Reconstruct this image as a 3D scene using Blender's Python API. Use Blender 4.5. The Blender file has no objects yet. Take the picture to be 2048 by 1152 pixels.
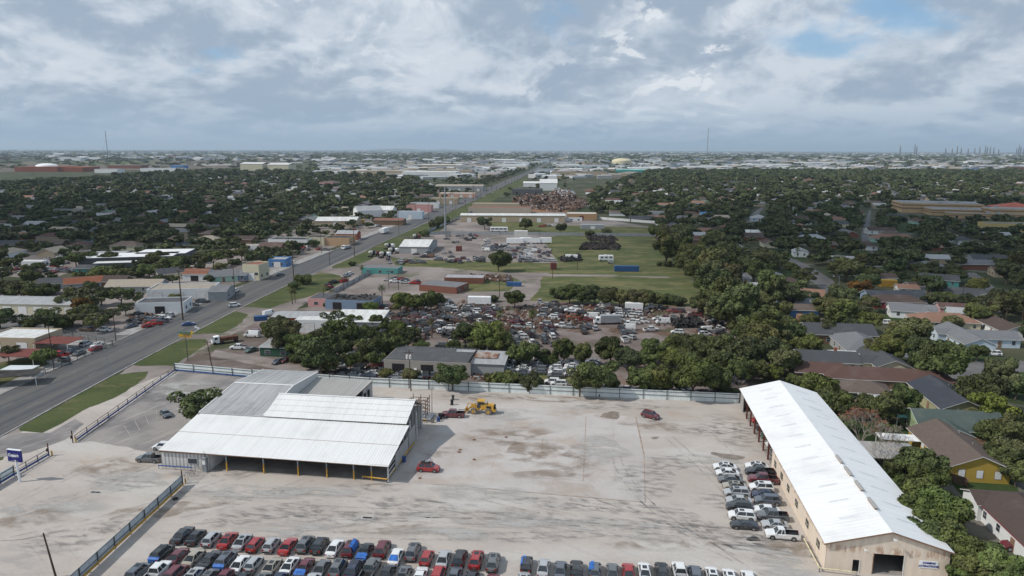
import bpy, math, random, json
import numpy as np
from mathutils import Vector, Matrix, Euler
R = math.radians
rnd = random.Random(11)
SC = bpy.context.scene
COL = SC.collection

# ------------------------------------------------------------ camera
F, CH = 1400.0, 60.0
TH = math.atan((576 - 299) / F)
ROLL = R(.15)
sT, cT = math.sin(TH), math.cos(TH)
cam_d = bpy.data.cameras.new('camera')
cam = bpy.data.objects.new('camera', cam_d)
COL.objects.link(cam)
cam_d.sensor_width = 36.0
cam_d.lens = 36.0 * F / 2048.0
cam_d.clip_start = 1.0
cam_d.clip_end = 80000.0
cam.matrix_world = (Matrix.Translation((0, 0, CH)) @ Matrix.Rotation(R(90) - TH, 4, 'X')
                    @ Matrix.Rotation(ROLL, 4, 'Z'))
SC.camera = cam

# ------------------------------------------------------------ light
SUN_AZ = R(13)      # heading of the shadows, measured from +X towards +Y
SUN_EL = R(45)
sd = bpy.data.lights.new('sun', 'SUN')
sd.energy = 3.3
sd.angle = R(.9)
sd.color = (1.0, .955, .89)
sun = bpy.data.objects.new('sun', sd)
COL.objects.link(sun)
ld = Vector((math.cos(SUN_AZ) * math.cos(SUN_EL), math.sin(SUN_AZ) * math.cos(SUN_EL), -math.sin(SUN_EL)))
sun.rotation_euler = ld.to_track_quat('-Z', 'Y').to_euler()
sun.location = (0, 0, 300)

w = bpy.data.worlds.new('World')
SC.world = w
w.use_nodes = True
nt = w.node_tree
nt.nodes.clear()
def wn(t, **k):
    n = nt.nodes.new(t)
    for a, b in k.items():
        if a.startswith('i_'): n.inputs[a[2:]].default_value = b
        else: setattr(n, a, b)
    return n
def wl(a, b): nt.links.new(a, b)
def wmath(op, a, b=None, c=None, clamp=False):
    n = wn('ShaderNodeMath', operation=op, use_clamp=clamp)
    for i, v in enumerate((a, b, c)):
        if v is None: continue
        if isinstance(v, (int, float)): n.inputs[i].default_value = v
        else: wl(v, n.inputs[i])
    return n.outputs[0]
def wmap(v, a, b, c=0.0, d=1.0):
    n = wn('ShaderNodeMapRange', interpolation_type='SMOOTHSTEP')
    wl(v, n.inputs[0])
    for i, x in enumerate((a, b, c, d)): n.inputs[i + 1].default_value = x
    return n.outputs[0]
def wmix(f, a, b):
    n = wn('ShaderNodeMix', data_type='RGBA')
    for i, v in ((0, f), (6, a), (7, b)):
        if isinstance(v, (int, float)): n.inputs[i].default_value = v
        elif isinstance(v, tuple): n.inputs[i].default_value = (*v, 1)
        else: wl(v, n.inputs[i])
    return n.outputs[2]
sky = wn('ShaderNodeTexSky', sky_type='NISHITA')
sky.sun_disc = False
sky.sun_elevation = SUN_EL
sky.sun_rotation = math.atan2(-ld.x, -ld.y)
sky.altitude = 60
tc = wn('ShaderNodeTexCoord')
sep = wn('ShaderNodeSeparateXYZ')
wl(tc.outputs['Generated'], sep.inputs[0])
zc = wmath('MAXIMUM', sep.outputs[2], 0.0)
zs = wmath('SQRT', wmath('ADD', zc, .012))
cb = wn('ShaderNodeCombineXYZ')
wl(sep.outputs[0], cb.inputs[0]); wl(sep.outputs[1], cb.inputs[1]); wl(wmath('MULTIPLY', zs, 1.35), cb.inputs[2])
def wnoise(scale, detail, rough, off, dist=0.0, stretch=1.0):
    m = wn('ShaderNodeMapping')
    m.inputs['Location'].default_value = off
    m.inputs['Scale'].default_value = (scale, scale, scale * stretch)
    wl(cb.outputs[0], m.inputs[0])
    n = wn('ShaderNodeTexNoise')
    n.inputs['Scale'].default_value = 1.0
    n.inputs['Detail'].default_value = detail
    n.inputs['Roughness'].default_value = rough
    n.inputs['Distortion'].default_value = dist
    wl(m.outputs[0], n.inputs[0])
    return n.outputs[0]
def relief(scale, detail, rough, off, dist=0.0, dx=-.05, dz=.09):
    """cloud body and how much its lit side turns to the sun (left and up)"""
    a_ = wnoise(scale, detail, rough, off, dist)
    b_ = wnoise(scale, detail, rough, (off[0] + dx, off[1], off[2] + dz), dist)
    return a_, wmath('SUBTRACT', a_, b_)
n1, e1 = relief(4.2, 9, .56, (3.1, 7.7, 0), .25, -.06, .20)
n2, e2 = relief(11.5, 9, .58, (9, 2, 1), .35, -.06, .22)
n3 = wnoise(3.2, 8, .56, (5.5, 1.3, 2), .1)
val = wmath('ADD', wmath('MULTIPLY', n1, .64), wmath('MULTIPLY', n2, .36))
val = wmath('ADD', val, wmath('ADD', wmath('MULTIPLY', e1, .80), wmath('MULTIPLY', e2, .34)))
lum = wmap(val, .36, .63)
ccol = wmix(lum, (3.55, 4.45, 5.6), (6.5, 7.15, 7.95))
puff = wmath('MULTIPLY', wmap(wmath('ADD', n2, wmath('MULTIPLY', e2, 1.0)), .53, .65), wmap(n3, .47, .57))
puff = wmath('MULTIPLY', puff, wmap(sep.outputs[0], -.2, .35, .35, 1.0))
ccol = wmix(wmath('MULTIPLY', puff, .75), ccol, (8.6, 8.9, 9.3))
# blue gaps, most of them towards the right and high up
gx = wmath('ADD', wmap(sep.outputs[0], .12, .5), wmap(sep.outputs[0], -.45, -.56, 0, .7))
gz = wmap(zc, .06, .19)
gap = wmath('ADD', wmath('MULTIPLY', wmath('MULTIPLY', gx, gz), .17), wnoise(4.6, 8, .55, (2.2, 8.8, 5), .2, 1.5))
gapm = wmath('MULTIPLY', wmap(gap, .575, .72), wmap(zc, .03, .10))
bluesky = wn('ShaderNodeMix', data_type='RGBA', blend_type='MULTIPLY')
bluesky.inputs[0].default_value = 1.0
wl(sky.outputs[0], bluesky.inputs[6])
bluesky.inputs[7].default_value = (1.2, 1.25, 1.2, 1)
gapc = wmix(.6, bluesky.outputs[2], (2.0, 4.2, 7.2))
ccol = wmix(wmath('MULTIPLY', gapm, .85), ccol, gapc)
haz = wmap(zc, .085, -.01, 0.0, .85)
ccol = wmix(haz, ccol, (2.95, 4.3, 5.75))
bg = wn('ShaderNodeBackground')
bg.inputs[1].default_value = .1
wl(ccol, bg.inputs[0])
wo = wn('ShaderNodeOutputWorld')
wl(bg.outputs[0], wo.inputs[0])

SC.view_settings.view_transform = 'Standard'
SC.view_settings.look = 'None'
SC.view_settings.exposure = 0.0
SC.view_settings.gamma = 1.0
SC.view_settings.use_curve_mapping = False
cy = SC.cycles
cy.max_bounces = 5
cy.diffuse_bounces = 2
cy.glossy_bounces = 2
cy.transmission_bounces = 2
cy.volume_bounces = 0
cy.transparent_max_bounces = 8
cy.caustics_reflective = False
cy.caustics_refractive = False
cy.use_denoising = True
cy.use_adaptive_sampling = True
cy.adaptive_threshold = .02

# ------------------------------------------------------------ pixel <-> ground of the 2048x1152 photograph
def ray(u, v):
    x = (u - 1024) / F; y = -(v - 576) / F
    x, y = x * math.cos(ROLL) - y * math.sin(ROLL), x * math.sin(ROLL) + y * math.cos(ROLL)
    return Vector((x, cT + y * sT, -(sT - y * cT)))
def G(u, v, z=0.0):
    d = ray(u, v)
    t = (z - CH) / d.z
    return Vector((d.x * t, d.y * t, z))
def ZAT(u, v, Y):
    d = ray(u, v)
    return CH + d.z * Y / d.y
def PIX(x, y, z=0.0):
    dz = z - CH
    depth = y * cT - dz * sT
    if depth <= 1: return (-1e5, 1e5)
    a = x / depth; b = (y * sT + dz * cT) / depth
    c, s = math.cos(-ROLL), math.sin(-ROLL)
    a, b = a * c - b * s, a * s + b * c
    return (1024 + a * F, 576 - b * F)
def DEPTH(p): return p[1] * cT - (p[2] - CH) * sT
YA = R(7.5)
cA, sA = math.cos(YA), math.sin(YA)
def YF(a, b, z=0.0): return Vector((a * cA + b * sA, -a * sA + b * cA, z))
def LF(p): return (p[0] * cA - p[1] * sA, p[0] * sA + p[1] * cA)
def inpoly(x, y, poly):
    c = False; n = len(poly); j = n - 1
    for i in range(n):
        xi, yi = poly[i]; xj, yj = poly[j]
        if (yi > y) != (yj > y) and x < (xj - xi) * (y - yi) / (yj - yi) + xi: c = not c
        j = i
    return c
ORD = ['first', 'second', 'third', 'fourth', 'fifth', 'sixth', 'seventh', 'eighth', 'ninth', 'tenth', 'eleventh',
       'twelfth', 'thirteenth', 'fourteenth', 'fifteenth', 'sixteenth', 'seventeenth', 'eighteenth', 'nineteenth',
       'twentieth'] + ['twenty-' + x for x in ('first', 'second', 'third', 'fourth', 'fifth', 'sixth', 'seventh',
       'eighth', 'ninth')] + ['thirtieth'] + ['thirty-' + x for x in ('first', 'second', 'third', 'fourth', 'fifth', 'sixth', 'seventh',
       'eighth', 'ninth')] + ['fortieth'] + ['forty-' + x for x in ('first', 'second', 'third', 'fourth', 'fifth', 'sixth', 'seventh',
       'eighth', 'ninth')] + ['fiftieth']

# ------------------------------------------------------------ materials
MATS = {}
class NB:
    def __init__(s, name):
        s.m = bpy.data.materials.new(name); s.m.use_nodes = True
        s.t = s.m.node_tree
        s.b = s.t.nodes['Principled BSDF']
        s._pos = None
    def n(s, t, **k):
        n = s.t.nodes.new(t)
        for a, b in k.items(): setattr(n, a, b)
        return n
    def l(s, a, b): s.t.links.new(a, b)
    def pos(s, kind='world'):
        if kind == 'world':
            return s.n('ShaderNodeNewGeometry').outputs['Position']
        return s.n('ShaderNodeTexCoord').outputs['Object']
    def mapv(s, scale=(1, 1, 1), rz=0.0, kind='world', loc=(0, 0, 0)):
        m = s.n('ShaderNodeMapping')
        m.inputs['Scale'].default_value = scale
        m.inputs['Rotation'].default_value = (0, 0, rz)
        m.inputs['Location'].default_value = loc
        # rotate first, then scale
        r = s.n('ShaderNodeMapping'); r.inputs['Rotation'].default_value = (0, 0, rz)
        m.inputs['Rotation'].default_value = (0, 0, 0)
        s.l(s.pos(kind), r.inputs[0]); s.l(r.outputs[0], m.inputs[0])
        return m.outputs[0]
    def noise(s, scale, detail=4, rough=.55, rz=0.0, kind='world', loc=(0, 0, 0), dist=0.0):
        if not isinstance(scale, tuple): scale = (scale,) * 3
        n = s.n('ShaderNodeTexNoise')
        n.inputs['Scale'].default_value = 1.0
        n.inputs['Detail'].default_value = detail
        n.inputs['Roughness'].default_value = rough
        n.inputs['Distortion'].default_value = dist
        s.l(s.mapv(scale, rz, kind, loc), n.inputs[0])
        return n.outputs[0]
    def rng(s, v, a, b, c=0.0, d=1.0):
        n = s.n('ShaderNodeMapRange', interpolation_type='SMOOTHSTEP')
        s.l(v, n.inputs[0])
        for i, x in enumerate((a, b, c, d)): n.inputs[i + 1].default_value = x
        return n.outputs[0]
    def math(s, op, a, b=None):
        n = s.n('ShaderNodeMath', operation=op)
        for i, v in enumerate((a, b)):
            if v is None: continue
            if isinstance(v, (int, float)): n.inputs[i].default_value = v
            else: s.l(v, n.inputs[i])
        return n.outputs[0]
    def mix(s, f, a, b, mode='MIX'):
        n = s.n('ShaderNodeMix', data_type='RGBA', blend_type=mode)
        for i, v in ((0, f), (6, a), (7, b)):
            if isinstance(v, (int, float)): n.inputs[i].default_value = v
            elif isinstance(v, tuple): n.inputs[i].default_value = (*v, 1)
            else: s.l(v, n.inputs[i])
        return n.outputs[2]
    def ocol(s): return s.n('ShaderNodeObjectInfo').outputs['Color']
    def out(s, col, rough=.8, spec=.3, metal=0.0, bump=None, bs=.3, bd=.05):
        if isinstance(col, tuple): s.b.inputs['Base Color'].default_value = (*col, 1)
        else: s.l(col, s.b.inputs['Base Color'])
        s.b.inputs['Roughness'].default_value = rough
        s.b.inputs['Specular IOR Level'].default_value = spec
        s.b.inputs['Metallic'].default_value = metal
        if bump is not None:
            bn = s.n('ShaderNodeBump')
            bn.inputs['Strength'].default_value = bs
            bn.inputs['Distance'].default_value = bd
            s.l(bump, bn.inputs['Height']); s.l(bn.outputs[0], s.b.inputs['Normal'])
        MATS[s.m.name] = s.m
        return s.m
def simple(name, col, rough=.7, spec=.3, metal=0.0, var=.25, scale=1.5, kind='world'):
    b = NB(name)
    n = b.noise(scale, 4, .6, kind=kind)
    lo = tuple(c * (1 - var) for c in col); hi = tuple(min(1, c * (1 + var)) for c in col)
    return b.out(b.mix(b.rng(n, .3, .7), lo, hi), rough, spec, metal)

# yard: caliche and old asphalt, pale with grey worn patches and wheel tracks
b = NB('yard_gravel')
base = b.mix(b.rng(b.noise(.05, 6, .6), .35, .65), (.42, .37, .33), (.49, .44, .395))
base = b.mix(b.rng(b.noise((.03, .12, 1), 6, .6, rz=R(7.5), loc=(3, 1, 0)), .48, .68, 0, .75), base, (.52, .495, .465))
patch = b.math('MULTIPLY', b.rng(b.noise((.10, .34, 1), 8, .74, rz=R(14), loc=(7, 4, 0), dist=.6), .49, .63), b.rng(b.noise((.03, .06, 1), 4, .6, rz=R(10), loc=(1, 9, 0)), .47, .60))
base = b.mix(b.math('MULTIPLY', patch, .5), base, (.29, .275, .265))
base = b.mix(b.rng(b.noise((.05, .9, 1), 5, .7, rz=R(40), loc=(17, 4, 0)), .55, .75, 0, .45), base, (.25, .235, .225))
base = b.mix(b.rng(b.noise((.09, .08, 1), 5, .65, loc=(27, 14, 0)), .60, .72, 0, .5), base, (.40, .30, .22))
base = b.mix(b.rng(b.noise(1.6, 5, .75), .35, .65, 0, .35), base, b.mix(.5, base, (.24, .22, .2)))
b.out(base, .95, .1, bump=b.noise(1.2, 6, .7), bs=.35, bd=.12)
b = NB('concrete_slab')
base = b.mix(b.rng(b.noise(.06, 6, .6), .35, .65), (.43, .395, .37), (.50, .465, .44))
base = b.mix(b.rng(b.noise((.08, .10, 1), 7, .68, loc=(4, 3, 0), dist=.4), .53, .66, 0, .62), base, (.34, .27, .22))
base = b.mix(b.rng(b.noise((.12, .16, 1), 7, .65, loc=(44, 3, 0)), .56, .70, 0, .3), base, (.27, .25, .235))
base = b.mix(b.rng(b.noise((.045, .06, 1), 6, .7, loc=(14, 23, 0)), .50, .62, 0, .5), base, (.36, .27, .20))
base = b.mix(b.rng(b.noise(2.2, 4, .7), .4, .65, 0, .2), base, (.3, .28, .26))
b.out(base, .9, .15, bump=b.noise(3, 4, .7), bs=.15, bd=.05)
b = NB('old_asphalt_lot')
base = b.mix(b.rng(b.noise(.07, 6, .6), .35, .65), (.17, .16, .16), (.30, .275, .255))
base = b.mix(b.rng(b.noise((.1, .4, 1), 7, .7, rz=R(-60)), .5, .7, 0, .7), base, (.40, .37, .34))
b.out(base, .95, .1, bump=b.noise(1.5, 5, .7), bs=.2, bd=.06)
b = NB('road_asphalt')
base = b.mix(b.rng(b.noise((.35, .006, 1), 5, .6, rz=R(5)), .36, .64), (.068, .071, .079), (.125, .118, .108))
base = b.mix(b.rng(b.noise((1.2, .02, 1), 5, .7, rz=R(5)), .5, .75, 0, .5), base, (.045, .047, .055))
base = b.mix(b.rng(b.noise(.4, 7, .75), .45, .7, 0, .3), base, (.15, .14, .13))
b.out(base, .85, .3)
simple('road_paint', (.24, .23, .215), .8, var=.35, scale=.6)
simple('curb_concrete', (.30, .285, .27), .9, var=.25, scale=.4)
b = NB('dirt_lot')
base = b.mix(b.rng(b.noise(.035, 7, .62), .35, .65), (.17, .145, .13), (.29, .25, .23))
base = b.mix(b.rng(b.noise((.1, .3, 1), 7, .7, rz=R(10)), .52, .7, 0, .7), base, (.16, .145, .135))
base = b.mix(b.rng(b.noise(.05, 6, .7, loc=(5, 55, 0)), .56, .66, 0, .75), base, (.075, .09, .035))
b.out(base, .95, .1, bump=b.noise(1.0, 6, .7), bs=.3, bd=.15)
b = NB('junkyard_dirt')
base = b.mix(b.rng(b.noise(.05, 7, .62), .35, .65), (.13, .10, .085), (.235, .20, .185))
base = b.mix(b.rng(b.noise(.035, 6, .7, loc=(1, 5, 0)), .54, .62, 0, .7), base, (.17, .10, .065))
base = b.mix(b.rng(b.noise(.04, 6, .7, loc=(15, 5, 0)), .56, .62, 0, .85), base, (.055, .07, .028))
b.out(base, .95, .1, bump=b.noise(.9, 6, .7), bs=.4, bd=.2)
def grassmat(name, dark, light, dry, dth=.56):
    b = NB(name)
    base = b.mix(b.rng(b.noise(.06, 7, .65), .35, .65), dark, light)
    base = b.mix(b.rng(b.noise((.05, .1, 1), 7, .68, loc=(9, 9, 0)), dth, dth + .12, 0, .8), base, dry)
    base = b.mix(b.rng(b.noise(1.5, 5, .75), .35, .7, 0, .4), base, tuple(c * .55 for c in dark))
    return b.out(base, .95, .1, bump=b.noise(1.5, 5, .7), bs=.5, bd=.2)
grassmat('verge_grass', (.062, .080, .030), (.095, .110, .042), (.17, .145, .075), .52)
grassmat('field_grass', (.075, .092, .036), (.115, .128, .050), (.20, .175, .085), .47)
grassmat('lawn', (.032, .055, .02), (.055, .08, .026), (.12, .105, .06), .58)
b = NB('town_ground')
base = b.mix(b.rng(b.noise(.02, 6, .6), .35, .65), (.035, .05, .022), (.085, .082, .05))
base = b.mix(b.rng(b.noise(.03, 5, .6, loc=(33, 3, 0)), .56, .66, 0, .8), base, (.2, .18, .16))
# farmland and airfields beyond the town
vo = b.n('ShaderNodeTexVoronoi', feature='F1', distance='MANHATTAN')
vo.inputs['Scale'].default_value = 1.0
b.l(b.mapv((1 / 900, 1 / 1500, 1), R(5)), vo.inputs[0])
sepc = b.n('ShaderNodeSeparateColor'); b.l(vo.outputs['Color'], sepc.inputs[0])
far = b.mix(b.rng(sepc.outputs[0], .30, .36), (.13, .105, .085), (.075, .082, .045))
far = b.mix(b.rng(sepc.outputs[1], .62, .66), far, (.19, .17, .12))
far = b.mix(b.rng(sepc.outputs[2], .70, .74), far, (.045, .055, .03))
far = b.mix(b.rng(b.noise((.0012, .006, 1), 6, .7), .48, .62, 0, .75), far, (.035, .045, .028))
sp = b.n('ShaderNodeSeparateXYZ'); b.l(b.pos(), sp.inputs[0])
base = b.mix(b.rng(sp.outputs[1], 1300, 2200), base, far)
b.out(base, .95, .1)
simple('bare_field', (.14, .115, .095), .95, .1, var=.2, scale=.01)
simple('green_field', (.10, .13, .05), .95, .1, var=.2, scale=.01)
simple('street_asphalt', (.135, .13, .128), .9, .2, var=.22, scale=.15)
simple('damp_ground', (.22, .18, .145), .55, .4, var=.25, scale=.5)
simple('dark_line', (.33, .26, .21), .9, .2, var=.3, scale=.8)
simple('worn_white_line', (.36, .33, .29), .9, .2, var=.3, scale=1)

def patchmat(name, col, lo, hi, sc, amax=.85):
    b = NB(name)
    g_ = b.n('ShaderNodeTexCoord').outputs['Generated']; v_ = b.n('ShaderNodeVectorMath', operation='SUBTRACT'); v_.inputs[1].default_value = (.5, .5, .5); b.l(g_, v_.inputs[0])
    s_ = b.n('ShaderNodeSeparateXYZ'); b.l(v_.outputs[0], s_.inputs[0])
    r_ = b.math('MULTIPLY', b.math('SQRT', b.math('ADD', b.math('MULTIPLY', s_.outputs[0], s_.outputs[0]), b.math('MULTIPLY', s_.outputs[1], s_.outputs[1]))), 2.0)
    a_ = b.math('MULTIPLY', b.rng(b.noise(sc, 7, .62, dist=.3, rz=R(12)), lo, hi), b.math('MULTIPLY', b.rng(r_, 1.0, .35), amax))
    b.out(b.mix(b.noise(2.0, 4, .7), col, tuple(c * .6 for c in col)), .95, .1); b.l(a_, b.b.inputs['Alpha'])
patchmat('worn_asphalt', (.28, .27, .265), .42, .70, (.35, .9, 1), .52)
patchmat('brown_stain', (.36, .28, .215), .40, .66, (.2, .35, 1), .55)
patchmat('pale_dust', (.58, .56, .53), .40, .60, (.12, .35, 1), .75)
patchmat('rust_soil', (.22, .13, .085), .42, .62, (.12, .2, 1), .6)
b = NB('tyre_track'); b.out((.24, .225, .21), .95, .1); b.l(b.math('MULTIPLY', b.rng(b.noise(.35, 6, .7), .42, .62), .32), b.b.inputs['Alpha'])

# building skins
def roofmat(name, c0, c1, pitch=.9, rz=-YA, stain=.35, rough=.5, axis=0, amt=.12, spec=.35):
    b = NB(name)
    wv = b.n('ShaderNodeTexWave', wave_type='BANDS', bands_direction='X')
    wv.inputs['Scale'].default_value = 1 / pitch / 1.0 * .3142 * 1.0
    wv.inputs['Distortion'].default_value = 0
    b.l(b.mapv((1, 1, 1), -rz if axis == 0 else -rz + R(90)), wv.inputs[0])
    st = (3.0, .06, .06) if axis == 0 else (.06, 2.0, .06)
    s1 = b.noise(st, 6, .7, rz=-rz)
    s2 = b.noise(.12, 6, .65)
    col = b.mix(b.rng(s1, .38, .68), c1, c0)
    col = b.mix(b.math('MULTIPLY', b.rng(s2, .48, .72), stain), col, tuple(c * .62 for c in c0))
    col = b.mix(b.math('MULTIPLY', wv.outputs[0], amt), col, tuple(c * .45 for c in c0))
    col = b.mix(b.rng(b.noise((.9, .25, .3) if axis == 0 else (.25, .9, .3), 8, .78, rz=-rz, loc=(5, 5, 5)), .60, .72, 0, .4), col, (.40, .31, .24))
    return b.out(col, rough, spec, bump=wv.outputs[0], bs=.5, bd=.06)
roofmat('roof_white_worn', (.68, .675, .66), (.775, .77, .755), .5, stain=.3, amt=.05)
roofmat('roof_white_clean', (.74, .74, .73), (.82, .82, .815), .8, axis=1, stain=.28, amt=.07)
roofmat('roof_galvanised', (.26, .26, .255), (.48, .48, .48), .5, stain=.5, amt=.25)
roofmat('roof_annex', (.33, .315, .295), (.41, .395, .37), .8, stain=.2, amt=.3)
roofmat('roof_metal', (.42, .43, .43), (.60, .61, .61), 1.0, stain=.35)
b = NB('roof_any')
col = b.mix(b.rng(b.noise((.8, .15, .3), 6, .7), .35, .7, 0, .35), b.ocol(), (.12, .11, .10))
col = b.mix(b.rng(b.noise(.3, 5, .7), .5, .75, 0, .3), col, (.30, .28, .26))
b.out(col, .8, .25)
b = NB('roof_rusty')
col = b.mix(b.rng(b.noise((.6, .2, .3), 6, .7), .4, .62), (.19, .085, .05), (.38, .34, .31))
b.out(col, .8, .25)
b = NB('shingle')
col = b.mix(b.rng(b.noise((1.2, 1.2, 3), 5, .7), .35, .7, 0, .4), b.ocol(), b.mix(.5, b.ocol(), (.03, .03, .03)))
col = b.mix(b.rng(b.noise(.15, 5, .7), .5, .7, 0, .3), col, b.mix(.35, b.ocol(), (.3, .28, .26)))
b.out(col, .95, .15)
b = NB('wall_any')
col = b.mix(b.rng(b.noise((.5, .5, 1.4), 5, .7), .45, .75, 0, .3), b.ocol(), b.mix(.55, b.ocol(), (.12, .10, .08)))
b.out(col, .85, .2)
b = NB('wall_ribbed_white')
wv = b.n('ShaderNodeTexWave', wave_type='BANDS', bands_direction='X'); wv.inputs['Scale'].default_value = .42
b.l(b.mapv((1, 1, 1), YA), wv.inputs[0])
col = b.mix(b.math('MULTIPLY', b.rng(wv.outputs[0], .55, .8), .75), (.62, .60, .57), (.27, .26, .25))
b.out(col, .6, .3)
b = NB('wall_tan_metal')
wv = b.n('ShaderNodeTexWave', wave_type='BANDS', bands_direction='DIAGONAL'); wv.inputs['Scale'].default_value = .5
b.l(b.mapv((1, 1, 0), YA), wv.inputs[0])
col = b.mix(b.math('MULTIPLY', wv.outputs[0], .18), (.76, .65, .53), (.52, .43, .34))
rust = b.noise((1.6, 1.6, .35), 6, .7, loc=(3, 3, 0))
sp = b.n('ShaderNodeSeparateXYZ'); b.l(b.pos(), sp.inputs[0])
band = b.math('MULTIPLY', b.rng(sp.outputs[2], 2.9, 3.4), b.rng(sp.outputs[2], 4.6, 4.0))
rm = b.math('MULTIPLY', b.rng(rust, .44, .60), b.math('ADD', b.math('MULTIPLY', band, .55), .10))
col = b.mix(rm, col, (.33, .15, .06))
b.out(col, .6, .3)
b = NB('panel_fence')
wv = b.n('ShaderNodeTexWave', wave_type='BANDS', bands_direction='X'); wv.inputs['Scale'].default_value = .55
b.l(b.mapv((1, 1, 1), YA), wv.inputs[0])
col = b.mix(b.rng(b.noise((.35, .35, .12), 3, .6), .35, .65), (.66, .71, .69), (.80, .84, .82))
col = b.mix(b.math('MULTIPLY', wv.outputs[0], .15), col, (.36, .41, .40))
b.out(col, .55, .35)
simple('galvanised', (.36, .37, .38), .5, .4, .3, .15)
simple('fence_grey_panel', (.46, .50, .52), .55, .35, 0, .15)
simple('rail_dark', (.09, .09, .085), .6, .3)
simple('wood_fence', (.20, .13, .085), .9, .1, var=.35, scale=1.5)
simple('wood_pole', (.085, .055, .038), .9, .1, var=.3)
simple('blue_beam', (.03, .075, .23), .6, .3)
simple('yellow_paint', (.55, .31, .05), .6, .3, var=.25)
simple('dull_yellow', (.34, .20, .03), .7, .3)
simple('pale_yellow', (.62, .55, .36), .6, .3)
simple('rust_steel', (.12, .055, .035), .8, .2, var=.4)
simple('red_steel', (.13, .035, .025), .7, .2)
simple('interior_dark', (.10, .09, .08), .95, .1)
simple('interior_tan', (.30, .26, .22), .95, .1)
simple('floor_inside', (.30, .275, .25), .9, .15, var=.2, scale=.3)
simple('trim_white', (.72, .71, .69), .6, .3, var=.08)
simple('trim_brown', (.24, .15, .10), .7, .2)
simple('white_paint', (.80, .80, .79), .5, .4, var=.06)
simple('sign_blue', (.008, .012, .16), .4, .4, var=.1)
simple('sign_white', (.78, .80, .82), .5, .3, var=.05)
simple('sign_green', (.09, .17, .12), .6, .3)
simple('sign_yellow', (.62, .36, .03), .5, .3)
simple('black_plastic', (.02, .02, .022), .6, .3)
simple('tyre_pile', (.045, .038, .034), .9, .1, var=.6, scale=.3)
simple('tyre_rubber', (.028, .027, .026), .85, .2, var=.3)
simple('dusty_tyre', (.20, .175, .155), .9, .1, var=.2)
simple('rim_metal', (.38, .38, .39), .35, .5, .6, .15)
simple('car_glass', (.025, .03, .035), .06, .8, 0, .3)
simple('window_glass', (.035, .045, .055), .12, .6, 0, .3)
simple('headlamp', (.75, .75, .75), .15, .6, 0, .05)
simple('taillamp', (.30, .012, .012), .25, .5, 0, .1)
simple('engine_bay', (.045, .042, .04), .7, .3, .2, .5, 3)
simple('roof_tar', (.055, .052, .05), .95, .1, var=.4, scale=.4)
simple('skylight', (.62, .64, .65), .4, .4, var=.08)
simple('tarp_blue', (.03, .13, .42), .5, .3, var=.3, scale=2)
simple('container_blue', (.03, .09, .22), .6, .3, var=.2)
simple('tank_white', (.62, .60, .55), .5, .3, var=.08)
simple('mast_steel', (.18, .17, .17), .6, .3)
simple('pole_grey', (.28, .30, .32), .5, .4)
simple('teal_sheet', (.22, .55, .52), .6, .3)
simple('dumpster_red', (.16, .05, .04), .8, .2)
simple('brick_red', (.28, .10, .065), .9, .1, var=.25, scale=.6)
simple('soil_rust', (.22, .12, .07), .95, .1, var=.4, scale=.1)
b = NB('car_paint')
col = b.mix(b.rng(b.noise(.9, 4, .65, kind='object'), .45, .8, 0, .22), b.ocol(), (.22, .20, .18))
m = b.out(col, .22, .6, .1)
b.b.inputs['Coat Weight'].default_value = .9
b.b.inputs['Coat Roughness'].default_value = .12
b = NB('dull_paint')
col = b.mix(b.rng(b.noise(1.4, 5, .7), .42, .75, 0, .55), b.ocol(), (.10, .085, .07))
b.out(col, .55, .35)
b = NB('scrap')
n = b.n('ShaderNodeTexVoronoi'); n.inputs['Scale'].default_value = 1.0
b.l(b.mapv((.8, .8, .8)), n.inputs[0])
sepc = b.n('ShaderNodeSeparateColor'); b.l(n.outputs['Color'], sepc.inputs[0])
col = b.mix(b.rng(sepc.outputs[0], .80, .82), (.075, .05, .04), (.36, .36, .36))
col = b.mix(b.rng(sepc.outputs[1], .55, .57), col, (.15, .085, .055))
b.out(col, .8, .2)

def leafmat(name, dark, light, warm, tint=True):
    b = NB(name)
    big = b.noise(.055, 3, .5)             # differs from tree to tree
    fine = b.noise(.55, 5, .7)
    col = b.mix(b.rng(fine, .35, .65), dark, light)
    col = b.mix(b.rng(big, .52, .70, 0, .65), col, warm)
    col = b.mix(b.rng(b.noise(.07, 3, .5, loc=(40, 8, 0)), .5, .68, 0, .5), col, tuple(c * .5 for c in dark))
    if tint:
        oc = b.ocol()
        col = b.mix(1.0, col, oc, 'MULTIPLY')
    m = b.out(col, .75, .25)
    b.b.inputs['Sheen Weight'].default_value = 0
    return m
leafmat('foliage', (.040, .050, .019), (.120, .142, .044), (.145, .135, .060))
leafmat('foliage_mass', (.040, .052, .021), (.108, .128, .046), (.132, .122, .058), False)
simple('bark', (.13, .10, .08), .95, .1, var=.35, scale=3)
simple('bare_twig', (.30, .26, .22), .95, .1, var=.25, scale=2)
simple('trim_red', (.30, .03, .04), .6, .3)
simple('red_seed', (.22, .10, .065), .9, .1, var=.3)

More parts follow.
